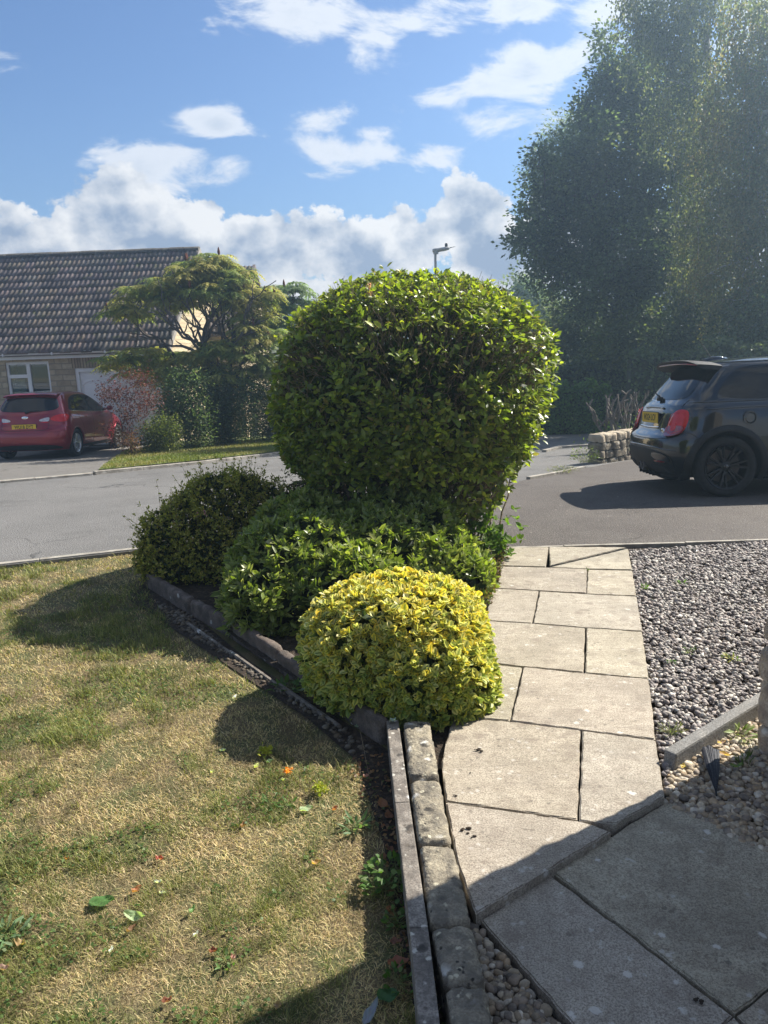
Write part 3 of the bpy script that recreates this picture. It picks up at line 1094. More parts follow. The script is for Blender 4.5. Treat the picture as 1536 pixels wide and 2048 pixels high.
def bushsurf(n, r):
    # sample by area along the profile
    zz, rr_ = PROF_Z, PROF_R
    seg = np.hypot(np.diff(zz), np.diff(rr_)) * (rr_[1:] + rr_[:-1]) / 2
    c = np.concatenate([[0], np.cumsum(seg)]) / seg.sum()
    u = r.uniform(0, 1, n)
    s = np.interp(u, c, np.arange(len(zz)))
    z = np.interp(s, np.arange(len(zz)), zz)
    R = np.interp(s, np.arange(len(zz)), rr_)
    dz = np.interp(s, np.arange(len(zz)), np.gradient(zz))
    dr = np.interp(s, np.arange(len(zz)), np.gradient(rr_))
    a = r.uniform(0, 2 * math.pi, n)
    rad = np.stack([np.cos(a), np.sin(a) * .95], -1)
    wob = 1 + .045 * (vnoise(np.stack([a * 2.0, z * 2.4], -1), 1.1, 3) * 2 - 1) + .035 * (vnoise(np.stack([a * 5, z * 5], -1), 1.2, 5) * 2 - 1)
    lean = np.stack([.045 * z, 0 * z], -1)
    P = np.concatenate([BC + lean + rad * (R * wob)[:, None], z[:, None]], 1)
    N = unit(np.concatenate([rad * dz[:, None], -dr[:, None]], 1))
    P[:, 2] += .04 * np.sin(a * 2 + 1) * (z > 1.5)
    return P, N, a, z


bush = empty('clipped_bush', (.35, 6.2, -.03))
tag(bush, 'tall round clipped green bush beside the driveway, the largest bush in the bed', 'bush')
n = 9600
P, N, a, z = bushsurf(n, rng)
dens = vnoise(np.stack([a * 1.6, z], -1), 2.1, 9)
# leafy top and flanks, thinner twiggy upper front
front = ((np.sin(a) < -.1) & (z > 1.2) & (z < 1.72)) | (vnoise(np.stack([a * 1.3 + 4, z], -1), 3.4, 14) > .70)
low = z < .62
keep = rng.uniform(0, 1, n) < np.where(front, .16 + .55 * (dens > .62), np.where(low, .24, .50 + .5 * (dens > .35)))
top = z > 1.85
keep |= top
P, N, a, z = P[keep], N[keep], a[keep], z[keep]
P = P - N * rng.exponential(.045, len(P))[:, None]
out = rng.uniform(0, 1, len(P)) < .05
P[out] += N[out] * rng.uniform(.015, .05, out.sum())[:, None] + np.array([0, 0, .01])
ax = unit(N * .8 + np.array([0, 0, .9]) + rng.normal(0, .35, N.shape))
B, D, NN = rosettes(P, ax, 6, .95, .55)
m = len(B)
zz_ = np.tile(z, 6)
Lf = rng.uniform(.034, .072, m) * np.where(rng.uniform(0, 1, m) < .12, 1.25, 1.0) * np.where(zz_ > 1.8, .85, 1.0)
C = pick(GREENS, m, [.23, .25, .17, .12, .11, .08, .04], .25)
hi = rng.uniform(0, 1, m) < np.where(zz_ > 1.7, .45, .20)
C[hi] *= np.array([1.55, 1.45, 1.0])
B += rng.normal(0, .012, B.shape)
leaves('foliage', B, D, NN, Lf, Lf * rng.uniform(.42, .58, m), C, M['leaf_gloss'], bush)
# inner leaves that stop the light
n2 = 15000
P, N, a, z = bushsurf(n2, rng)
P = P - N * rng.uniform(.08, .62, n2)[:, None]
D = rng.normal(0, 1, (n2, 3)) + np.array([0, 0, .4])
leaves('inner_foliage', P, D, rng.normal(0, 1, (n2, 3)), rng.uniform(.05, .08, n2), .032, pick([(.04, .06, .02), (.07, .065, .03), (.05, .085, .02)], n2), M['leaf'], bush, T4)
paths = []
for k in range(46):
    aa = random.uniform(0, 6.28)
    r0 = random.uniform(.05, .38)
    base = np.array([BC[0] + .05 + math.cos(aa) * r0 * 1.1, BC[1] - .1 + math.sin(aa) * r0, -.05])
    zt = random.uniform(1.2, 2.0)
    rt = float(np.interp(zt, PROF_Z, PROF_R)) * random.uniform(.55, .92)
    tgt = np.array([BC[0] + math.cos(aa) * rt, BC[1] + math.sin(aa) * rt, zt])
    r_ = random.uniform(.010, .022)
    Pp, Rr = limb(base, tgt, r_, r_ * .35, 10, .16, -.06)
    # bulge outwards low down like a fanned shrub
    Pp[:, :2] += (tgt - base)[:2] * (np.sin(np.linspace(0, math.pi, 10)) * .12)[:, None]
    paths.append((Pp, Rr))
    for j in range(3, 10):
        for q in range(3):
            s0 = Pp[j]
            d = s0[:2] - BC
            dd = np.array([d[0], d[1], 0]) / (np.linalg.norm(d) + .05)
            e_ = s0 + (dd * random.uniform(.1, .5) + np.array([random.gauss(0, .18), random.gauss(0, .18), random.uniform(.05, .45)])) * .8
            pr = float(np.interp(e_[2], PROF_Z, PROF_R)) * .97
            d2 = e_[:2] - BC
            if np.linalg.norm(d2) > pr:
                e_[:2] = BC + d2 / np.linalg.norm(d2) * pr
            if e_[2] > 2.03:
                e_[2] = 2.03
            paths.append(limb(s0, e_, Rr[j] * .5, .0016, 5, .25))
# outer twigs lying just under the clipped surface
P, N, a, z = bushsurf(2600, rng)
for k in range(len(P)):
    s0 = P[k] - N[k] * rng.uniform(.10, .25) + rng.normal(0, .03, 3)
    e_ = P[k] + N[k] * rng.uniform(-.06, .012) + np.array([0, 0, .08 * (P[k][2] < 2.0)])
    paths.append(limb(s0, e_, .0032, .0012, 4, .3))
# the few stems sweeping out to the right at the bottom
for k in range(7):
    s0 = np.array([.72 + random.uniform(-.14, .1), 5.66 + random.uniform(-.05, .25), -.05])
    e_ = np.array([.98 + random.uniform(-.12, .10), 5.85 + random.uniform(-.1, .3), .62 + random.uniform(-.15, .2)])
    paths.append(limb(s0, e_, .011, .004, 8, .12, -.10))
tubes('stems', paths, M['twig'], bush, 5)
# small basal shoots on the right
n = 120
c = np.array([.80, 5.68, .10])
P = c + rng.normal(0, 1, (n, 3)) * np.array([.11, .10, .10])
P[:, 2] = np.abs(P[:, 2])
B, D, NN = rosettes(P, unit(np.array([0, -.2, 1]) + rng.normal(0, .4, (n, 3))), 5)
leaves('foliage', B, D, NN, rng.uniform(.04, .07, len(B)), .03, pick([(.11, .19, .03), (.14, .22, .04)], len(B)), M['leaf'], bush)


def blossom(name, c, h, w, parent, n=60):
    P = np.array(c) + np.stack([rng.normal(0, w, n), rng.normal(0, w, n), rng.uniform(0, h, n)], -1)
    return leaves(name, P, rng.normal(0, 1, (n, 3)), rng.normal(0, 1, (n, 3)), .018, .014, pick([(.62, .30, .36), (.72, .45, .48)], n), M['leaf'], parent, T4)


f = blossom('flower', PY(741, 590, 5.62), .075, .010, bush)
f['label'] = 'small pale pink flower spike near the top'


# ------------------------------------------------------------------ shrubs built from mounds
def moundpts(mounds, n, r=rng, zmin=-.02, wob=.09, seed=1, pw=2.0):
    """points on the outer surface of a union of ellipsoids: (centre, radii)"""
    ms = [(np.array(c, float), np.array(q, float)) for c, q in mounds]
    area = np.array([(q[0] * q[1] + q[0] * q[2] + q[1] * q[2]) for c, q in ms])
    k = r.choice(len(ms), n * 2, p=area / area.sum())
    d = unit(r.normal(0, 1, (n * 2, 3)))
    d = d / (np.abs(d) ** pw).sum(1, keepdims=True) ** (1 / pw)
    C = np.array([m[0] for m in ms])[k]
    Q = np.array([m[1] for m in ms])[k]
    w = 1 + wob * (vnoise(np.stack([d[:, 0] * 2 + d[:, 2] + C[:, 0] * 3, d[:, 1] * 2 - d[:, 2]], -1), 2.0, seed) * 2 - 1)
    P = C + d * Q * w[:, None]
    N = unit(d / Q)
    ok = P[:, 2] > zmin
    for j, (c, q) in enumerate(ms):
        ins = (((P - c) / (q * .93)) ** 2).sum(1) < 1
        ok &= ~(ins & (k != j))
    P, N = P[ok][:n], N[ok][:n]
    return P, N


def shrub(name, label, cat, mounds, n, per, leafL, ratio, cols, mat, prob=None, spread=.9, lift=.6, tmpl=T8, cedge=None, upb=.5, depth=.03, inner=.0,
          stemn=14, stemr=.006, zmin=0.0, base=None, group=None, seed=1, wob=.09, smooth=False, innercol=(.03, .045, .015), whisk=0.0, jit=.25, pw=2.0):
    c0 = np.mean([m[0] for m in mounds], 0)
    zb = min(m[0][2] - m[1][2] for m in mounds)
    if base is None:
        base = (c0[0], c0[1], max(zb, zmin))
    e = empty(name, tuple(float(x) for x in base))
    tag(e, label, cat, group)
    P, N = moundpts(mounds, n, zmin=zmin, seed=seed, wob=wob, pw=pw)
    P = P - N * rng.exponential(depth, len(P))[:, None]
    if whisk:
        o_ = rng.uniform(0, 1, len(P)) < .12
        P[o_] += (N[o_] + np.array([0, 0, .6])) * rng.uniform(0, whisk, o_.sum())[:, None]
    ax = unit(N + np.array([0, 0, upb]) + rng.normal(0, jit, N.shape))
    B, D, NN = rosettes(P, ax, per, spread, lift)
    m_ = len(B)
    B = B + rng.normal(0, leafL * .12, B.shape)
    L = rng.uniform(.7, 1.3, m_) * leafL
    C = pick(cols, m_, prob)
    ce = None
    if cedge is not None:
        ce = pick(cedge, m_)
        if name == 'variegated_shrub':      # older growth low down is greener
            k_ = np.clip(.72 - (B[:, 2] - .02) * 1.9 + rng.normal(0, .25, m_), 0, .95)[:, None]
            ce = ce * (1 - k_) + np.array([.27, .37, .07]) * k_
    leaves('foliage', B, D, NN, L, L * ratio * rng.uniform(.8, 1.2, m_), C, mat, e, tmpl, ce, smooth)
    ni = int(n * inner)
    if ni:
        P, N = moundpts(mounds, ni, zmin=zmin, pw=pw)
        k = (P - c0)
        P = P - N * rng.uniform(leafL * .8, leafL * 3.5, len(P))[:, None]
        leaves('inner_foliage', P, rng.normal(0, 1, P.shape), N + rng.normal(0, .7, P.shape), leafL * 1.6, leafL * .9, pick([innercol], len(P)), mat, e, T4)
    if stemn:
        paths = []
        P, N = moundpts(mounds, stemn * 6, zmin=zmin)
        for k in range(len(P)):
            s0 = np.array([base[0], base[1], base[2] - .02]) + rng.normal(0, 1, 3) * np.array([.3, .3, 0]) * np.mean([m[1][0] for m in mounds])
            paths.append(limb(s0, P[k] - N[k] * .02, stemr, stemr * .25, 6, .22, .04))
        tubes('stems', paths, M['twig'], e, 4)
    return e


V_EDGE = [(.86, .75, .17), (.88, .83, .36), (.84, .67, .08), (.74, .73, .21)]
# variegated yellow shrub in front
shrub('variegated_shrub', 'rounded yellow variegated shrub overhanging the low wall and path', 'shrub',
      [((.03, 3.47, .17), (.40, .38, .31)), ((.17, 3.27, .09), (.29, .28, .24)), ((-.15, 3.50, .16), (.26, .30, .25)), ((.22, 3.50, .17), (.25, .30, .26))],
      3500, 7, .037, .64, [(.10, .17, .03), (.17, .25, .05)], M['leaf_var'], spread=.8, lift=.75, tmpl=T17, cedge=V_EDGE, upb=.45, depth=.016,
      inner=1.6, stemn=12, zmin=-.06, base=(.1, 3.4, -.03), seed=4, pw=2.7, smooth=True, wob=.06, innercol=(.05, .08, .02))
# green mound behind it
shrub('evergreen_shrub', 'low spreading glossy green shrub between the yellow shrub and the big bush', 'shrub',
      [((-.52, 4.72, .17), (.46, .50, .38)), ((-.12, 4.95, .19), (.45, .45, .33)), ((.28, 5.02, .10), (.38, .38, .26)), ((-.70, 4.45, .10), (.28, .34, .27)),
       ((.46, 4.88, .04), (.26, .30, .20)), ((-.28, 4.40, .12), (.36, .34, .30)), ((-.55, 5.2, .25), (.38, .4, .34)), ((.1, 5.3, .22), (.45, .4, .36))],
      3300, 7, .058, .40, [(.14, .19, .04), (.18, .22, .05), (.10, .145, .03), (.25, .29, .07), (.30, .33, .12)], M['leaf_gloss'], spread=.85, lift=.8, upb=.5, depth=.03,
      inner=1.2, stemn=16, zmin=-.04, base=(-.2, 4.8, -.03), seed=6, cedge=[(.16, .22, .04), (.34, .36, .13), (.21, .26, .06)], tmpl=T8)
sp = shrub('small_leaved_shrub', 'loose bronze green shrub with tiny leaves at the far left end of the bed', 'shrub',
           [((-1.22, 5.75, .36), (.36, .36, .32)), ((-.98, 5.80, .28), (.34, .36, .30)), ((-1.55, 5.52, .22), (.26, .28, .26)), ((-.80, 5.65, .16), (.28, .33, .26)),
            ((-1.18, 5.42, .06), (.40, .28, .26)), ((-1.40, 5.72, .36), (.22, .24, .24)), ((-1.06, 5.7, .50), (.18, .18, .18)), ((-1.68, 5.45, .10), (.16, .18, .16)),
            ((-1.42, 5.40, .05), (.34, .24, .22))],
           9500, 6, .023, .52, [(.26, .27, .065), (.36, .34, .07), (.50, .44, .11), (.16, .18, .04), (.34, .26, .075)], M['leaf'], spread=1.0, lift=.9, tmpl=T4,
           prob=[.3, .28, .16, .18, .08], upb=.8, depth=.06, inner=1.0, stemn=34, stemr=.005, zmin=-.03, base=(-1.25, 5.6, -.03), seed=9, whisk=.06, wob=.24, jit=.55)
# upright sprigs breaking the outline of the small-leaved shrub
n = 230
P, N = moundpts([((-1.22, 5.75, .36), (.36, .36, .32)), ((-.98, 5.80, .28), (.34, .36, .30)), ((-1.55, 5.52, .22), (.26, .28, .26)), ((-.80, 5.65, .16), (.28, .33, .26)),
                 ((-1.06, 5.7, .50), (.18, .18, .18))], n, zmin=.05)
paths, B, D = [], [], []
for k in range(len(P)):
    tip = P[k] + (N[k] * .6 + np.array([0, 0, .8]) + rng.normal(0, .25, 3)) * rng.uniform(.03, .12)
    pa = limb(P[k] - N[k] * .05, tip, .0016, .0008, 6, .15)
    paths.append(pa)
    for j in range(1, 6):
        for q in range(3):
            B.append(pa[0][j])
            D.append(rng.normal(0, .8, 3) + np.array([0, 0, .5]))
B, D = np.array(B), np.array(D)
leaves('sprigs', B, D, rng.normal(0, 1, B.shape), rng.uniform(.012, .024, len(B)), .010, pick([(.28, .27, .055), (.42, .37, .09), (.20, .22, .05)], len(B)), M['leaf'], sp, T4)
tubes('sprig_stems', paths, M['twig'], sp, 4)
f = blossom('flower', PY(408, 1030, 5.36), .025, .012, sp, 18)
f['label'] = 'small pink flower cluster on the near side'
shrub('dark_leaved_shrub', 'small dark purple green shrub between the bronze shrub and the big bush', 'shrub',
      [((-.60, 6.05, .28), (.26, .26, .27)), ((-.42, 6.00, .22), (.24, .24, .25)), ((-.78, 5.95, .20), (.2, .2, .22))],
      2300, 5, .022, .5, [(.05, .055, .02), (.075, .05, .035), (.04, .06, .02), (.09, .10, .03)], M['leaf'], spread=.9, lift=1.0, tmpl=T4, upb=.9, depth=.03,
      inner=.8, stemn=14, stemr=.003, zmin=-.03, base=(-.6, 6.0, -.03), seed=12, whisk=.14, jit=.5)


# leafy weed clump between lawn and edging
def clump(name, label, cat, px, py, rad, h, n, L, cols, ratio=.6, group=None, z=-.07, tmpl=T8, up=1.0):
    c = PZ(px, py, z)
    e = empty(name, tuple(c))
    tag(e, label, cat, group)
    a = rng.uniform(0, 6.28, n)
    r_ = rad * np.sqrt(rng.uniform(0, 1, n))
    P = c + np.stack([np.cos(a) * r_, np.sin(a) * r_ * 1.1, rng.uniform(.1, 1, n) * h * (1 - .6 * (r_ / rad) ** 2)], -1)
    D = np.stack([np.cos(a), np.sin(a), rng.uniform(.1, 1.0, n) * up], -1) + rng.normal(0, .4, (n, 3))
    leaves('leaf_rosette', P, D, np.array([0, 0, 1]) + rng.normal(0, .35, (n, 3)), rng.uniform(.5, .95, n) * L, L * ratio * .75, pick(cols, n), M['leaf'], e, tmpl)
    paths = [limb(c + rng.normal(0, rad * .25, 3) * np.array([1, 1, 0]), P[k], .0014, .0008, 4, .1) for k in range(min(n, 60))]
    tubes('stalks', paths, M['grass_stem'], e, 4)
    return e


M['grass_stem'] = pmat('grass_stem', [(.13, .17, .05), (.20, .18, .08)], 20, .7)
WG = [(.07, .14, .03), (.10, .18, .04), (.14, .21, .07)]
clump('weed', 'bushy light green weed clump growing against the narrow concrete edging', 'weed', 778, 1770, .085, .075, 110, .034, WG, .75)
clump('weed', 'small weed tuft just below the larger clump beside the edging', 'weed', 795, 1845, .04, .03, 30, .026, WG, .7)
clump('weed', 'dark green leafy weed by the edging at the bottom of the lawn', 'weed', 800, 1968, .04, .03, 26, .03, WG, .6)
clump('weed', 'pale feathery weed rosette at the far left edge of the lawn', 'weed', 15, 1878, .05, .03, 40, .05, [(.16, .24, .12), (.12, .20, .09)], .28)
clump('weed', 'pale green weed rosette halfway along the lawn beside the edging', 'weed', 712, 1655, .04, .02, 34, .05, [(.18, .26, .13), (.13, .21, .09)], .30)
clump('weed', 'narrow leaved green weed left of the large pale leaf', 'weed', 540, 1610, .03, .02, 24, .045, WG, .25)
clump('weed', 'small weed between the narrow weed and the large pale leaf', 'weed', 580, 1610, .022, .016, 16, .035, WG, .3)
clump('weed', 'broad green leaves lying over the thin lawn edging', 'weed', 572, 1378, .06, .03, 26, .07, WG, .4)
clump('weed', 'tiny weed seedlings near the bottom left of the lawn', 'weed', 450, 1925, .03, .012, 18, .03, WG, .4)
clump('weed', 'bright green seedling in the grey gravel near the path', 'weed', 1290, 1177, .025, .02, 14, .03, [(.16, .28, .05)], .5, z=-.01)
clump('weed', 'bright green seedling in the middle of the grey gravel', 'weed', 1362, 1166, .025, .02, 14, .03, [(.16, .28, .05)], .5, z=-.01)
clump('weed', 'spiky pale weed in the grey gravel', 'weed', 1376, 1306, .02, .03, 16, .04, [(.22, .32, .14)], .2, z=-.01)
clump('weed', 'yellowing weed lying on the grey gravel', 'weed', 1465, 1318, .035, .015, 18, .035, [(.40, .38, .06), (.20, .30, .06)], .4, z=-.01)
clump('weed', 'flat green weed on the gravel left of the spiky one', 'weed', 1342, 1325, .016, .01, 10, .022, [(.12, .24, .04)], .6, z=-.01)
clump('weed', 'tufts of weed at the end of the grey edging beside the path', 'weed', 1345, 1465, .05, .03, 40, .03, [(.16, .20, .07), (.25, .25, .10)], .2, z=-.01)
clump('weed', 'pale leafy sprig lying over the grey edging beside the wall', 'weed', 1478, 1472, .045, .04, 26, .055, [(.30, .36, .16), (.22, .30, .08)], .35, z=-.02)
clump('weed', 'dark green grassy weed at the foot of the house wall', 'weed', 1488, 1530, .03, .05, 30, .05, [(.08, .12, .03)], .12, z=-.03, up=3)
clump('weed', 'straggling green weeds at the end of the garden wall behind the driveway', 'weed', 1170, 925, .22, .30, 150, .06, [(.09, .13, .03), (.16, .19, .06)], .4, z=-.26)
clump('weed', 'low weeds along the driveway edge left of the garden wall', 'weed', 1125, 942, .22, .06, 110, .05, [(.13, .15, .05), (.20, .20, .08)], .3, z=-.24)
clump('weed', 'seedling in the slab joint nearest the driveway', 'weed', 1174, 1143, .012, .015, 8, .022, [(.16, .24, .06)], .5, z=-.01)

# debris of small plants at the path edge beneath the bushes
n = 1500
P = randpoly([PZ(1004, 1100), PZ(1018, 1100), PZ(1003, 1150), PZ(985, 1210), PZ(950, 1230), PZ(960, 1120)], n)
P = np.concatenate([P, rng.uniform(-.02, .035, (n, 1))], 1)
o = leaves('ground_cover', P, rng.normal(0, 1, (n, 3)), np.array([0, 0, 1]) + rng.normal(0, .6, (n, 3)), .022, .012,
           pick([(.10, .14, .03), (.18, .11, .06), (.14, .09, .05), (.08, .06, .04)], n), M['leaf'], None, T4)
tag(o, 'litter of dead leaves and creeping green at the edge of the bed by the path', 'litter', kind='stuff')

# ------------------------------------------------------------------ the lawn grass
def lawngrass():
    reg = []
    poly = [(-3.6, 6.1), (-3.1, 5.93), (-2.0, 6.30), (-1.80, 5.45), (-1.32, 4.42), (-.39, 3.20), (-.15, 2.83), (-.02, 2.3), (.07, 1.8), (.14, 1.2), (-1.8, 1.2)]
    for (y0, y1, cnt, wdt, ln) in ((1.2, 2.2, 84000, .0017, .026), (2.2, 3.4, 86000, .0023, .028), (3.4, 4.8, 70000, .0032, .030), (4.8, 6.4, 46000, .0046, .034)):
        lo = min(-3.4 * y1 / 6.4, -1.2)
        P = randpoly([(lo * 1.05, y0), (.15, y0), (.15, y1), (lo * 1.05, y1)], cnt)
        P = P[inpoly(P, poly)]
        reg.append((P, wdt, ln))
    VV, CC = [], []
    for P, wdt, ln in reg:
        n = len(P)
        f1 = fbm(P, 1.35, 3, 4)
        f2 = fbm(P, 5.0, 8, 3)
        g = np.clip((f1 * .46 + f2 * .36 + fbm(P, 14.0, 33, 2) * .18 - .535) * 10 + .5, 0, 1)            # green patches
        # dry brown at the road edge and pale near the left
        isg = rng.uniform(0, 1, n) < g * .85 + .03
        thin = fbm(P, 7.0, 21, 2)
        keep = rng.uniform(0, 1, n) < np.clip(.35 + 1.5 * (thin - .25), .25, 1) * np.where(isg, 1, .92)
        P, g, isg, thin = P[keep], g[keep], isg[keep], thin[keep]
        n = len(P)
        straw = pick([(.58, .46, .25), (.70, .57, .34), (.46, .34, .17), (.30, .22, .12), (.60, .50, .24)], n)
        green = pick([(.19, .205, .055), (.25, .255, .075), (.14, .165, .04), (.32, .30, .12)], n)
        C = np.where(isg[:, None], green, straw)
        tall = (fbm(P, 6.5, 41, 2) > .58)
        L = ln * rng.uniform(.45, 1.35, n) * np.where(isg, 1.05, .85) * np.where(tall & isg, 1.7, 1.0)
        C = C * (.72 + .5 * fbm(P, 2.6, 55, 3))[:, None] * np.where(fbm(P, 11, 61, 2) < .34, .62, 1.0)[:, None]
        a = rng.uniform(0, 6.28, n)
        tilt = np.where(isg, rng.uniform(.15, 1.0, n), rng.uniform(.5, 1.45, n))
        d = np.stack([np.cos(a) * np.sin(tilt), np.sin(a) * np.sin(tilt), np.cos(tilt)], -1)
        s = np.stack([-np.sin(a), np.cos(a), 0 * a], -1) * (wdt * rng.uniform(.6, 1.3, n))[:, None] / 2
        P3 = np.concatenate([P, np.full((n, 1), -.077)], 1)
        mid = P3 + d * (L * .55)[:, None]
        d2 = unit(d + np.stack([np.cos(a) * .5, np.sin(a) * .5, -.25 + 0 * a], -1))
        tip = mid + d2 * (L * .5)[:, None]
        VV.append(np.stack([P3 - s, P3 + s, mid + s * .8, mid - s * .8, tip], 1))
        CC.append(np.repeat(C[:, None], 5, 1))
    V = np.concatenate(VV)
    C = np.concatenate(CC)
    n = len(V)
    F0 = np.array([(0, 1, 2), (0, 2, 3), (3, 2, 4)])
    F = (F0[None] + (np.arange(n) * 5)[:, None, None]).reshape(-1, 3)
    o = mk('grass', V.reshape(-1, 3), F, M['grass'], col=C.reshape(-1, 3))
    tag(o, 'short sun-scorched lawn grass, straw coloured with green patches', 'grass', kind='stuff')
    # clover and broad-leaved bits in the green patches
    n = 26000
    P = randpoly(poly, n)
    w = np.clip(1.0 / (P[:, 1] ** 1.2) * 3, .1, 1)
    g = fbm(P, 1.35, 3, 4) * .6 + fbm(P, 5.0, 8, 3) * .4
    P = P[(g > .55) & (rng.uniform(0, 1, n) < w)]
    n = len(P)
    P3 = np.concatenate([P, rng.uniform(-.072, -.05, (n, 1))], 1)
    o = leaves('clover', P3, rng.normal(0, 1, (n, 3)) * np.array([1, 1, .25]), np.array([0, 0, 1]) + rng.normal(0, .3, (n, 3)), rng.uniform(.008, .018, n),
               .011, pick([(.08, .14, .035), (.12, .18, .05), (.06, .11, .03)], n), M['leaf'], None, T4)
    tag(o, 'patches of clover and tiny weeds in the lawn', 'clover', kind='stuff')


lawngrass()


def farverge():
    poly = [(-4.78, 12.9), (-3.36, 14.26), (-1.82, 16.2), (-1.3, 20.3), (-2.5, 21.0), (-5.9, 17.6), (-5.0, 13.7)]
    n = 26000
    P = randpoly(poly, n)
    g = fbm(P, .9, 31, 3)
    C = np.where((g > .5)[:, None], pick([(.15, .18, .04), (.20, .22, .06)], n), pick([(.30, .26, .11), (.22, .22, .07)], n))
    z = gz(P[:, 1]) + .03
    a = rng.uniform(0, 6.28, n)
    t = rng.uniform(.1, .8, n)
    L = rng.uniform(.03, .06, n)
    P3 = np.stack([P[:, 0], P[:, 1], z], -1)
    s = np.stack([np.cos(a), np.sin(a), 0 * a], -1) * .008
    d = np.stack([-np.sin(a) * np.sin(t), np.cos(a) * np.sin(t), np.cos(t)], -1) * L[:, None]
    V = np.stack([P3 - s, P3 + s, P3 + d], 1)
    F = np.arange(n * 3).reshape(-1, 3)
    o = mk('grass', V.reshape(-1, 3), F, M['grass'], col=np.repeat(C, 3, 0))
    tag(o, 'green and yellow grass on the verge below the sumac trees', 'grass', kind='stuff')


farverge()

# dead leaf litter gathered along the foot of the edging
n = 420
P = randpoly([(-.19, 2.85), (-.04, 2.9), (.02, 2.3), (.10, 1.8), (.16, 1.2), (.08, 1.2), (-.05, 2.3)], n)
P = np.concatenate([P, rng.uniform(-.068, -.052, (n, 1))], 1)
o = leaves('leaf_litter', P, rng.normal(0, 1, (n, 3)) * np.array([1, 1, .25]), np.array([0, 0, 1]) + rng.normal(0, .4, (n, 3)), rng.uniform(.010, .026, n), .012,
           pick([(.22, .11, .06), (.30, .18, .09), (.13, .08, .05), (.20, .15, .08), (.10, .13, .05)], n), M['leaf'], None, T8)
tag(o, 'brown leaf litter along the lawn side of the narrow edging', 'leaf litter', kind='stuff')

# ------------------------------------------------------------------ fallen leaves and litter
def outline_leaf(name, label, px, py, L, wd, rot, col, z=-.064, cat='leaf', curl=.25, tilt=(0, 0), lob=0.0, group=None, surf=None):
    c = PZ(px, py, z)
    nu, nv = 9, 7
    V, F, CC = [], [], []
    rr = np.random.default_rng(int(px * 7 + py))
    for i in range(nu):
        t = i / (nu - 1)
        w = math.sin(math.pi * min(1, t * .97 + .02) ** .8) ** .75 * wd / 2
        w *= 1 + lob * math.sin(t * 17)
        for j in range(nv):
            s = j / (nv - 1) * 2 - 1
            x, y = (t - .5) * L, s * w
            zz = curl * L * ((t - .5) ** 2 * 1.2 + .35 * (s * s) * (w / L)) + .004 * math.sin(t * 9 + s * 4 + px) + .012
            zz += (.003 * abs(s) if j != 3 else -.001)
            V.append((x, y, zz))
            k = 1.12 if j == 3 else (1 + .10 * math.sin(t * 30 + abs(s) * 9))
            CC.append([min(1, q * k * rr.uniform(.92, 1.08)) for q in col])
    for i in range(nu - 1):
        for j in range(nv - 1):
            F.append((i * nv + j, (i + 1) * nv + j, (i + 1) * nv + j + 1, i * nv + j + 1))
    V = np.array(V)
    R = (Matrix.Rotation(rot, 3, 'Z') @ Matrix.Rotation(tilt[0], 3, 'X') @ Matrix.Rotation(tilt[1], 3, 'Y'))
    V = V @ np.array(R).T
    V[:, 2] -= V[:, 2].min() - .001
    o = mk(name, V, F, M['leaf'], col=CC, smooth=True)
    o.location = tuple(c)
    tag(o, label, cat, group)
    return o


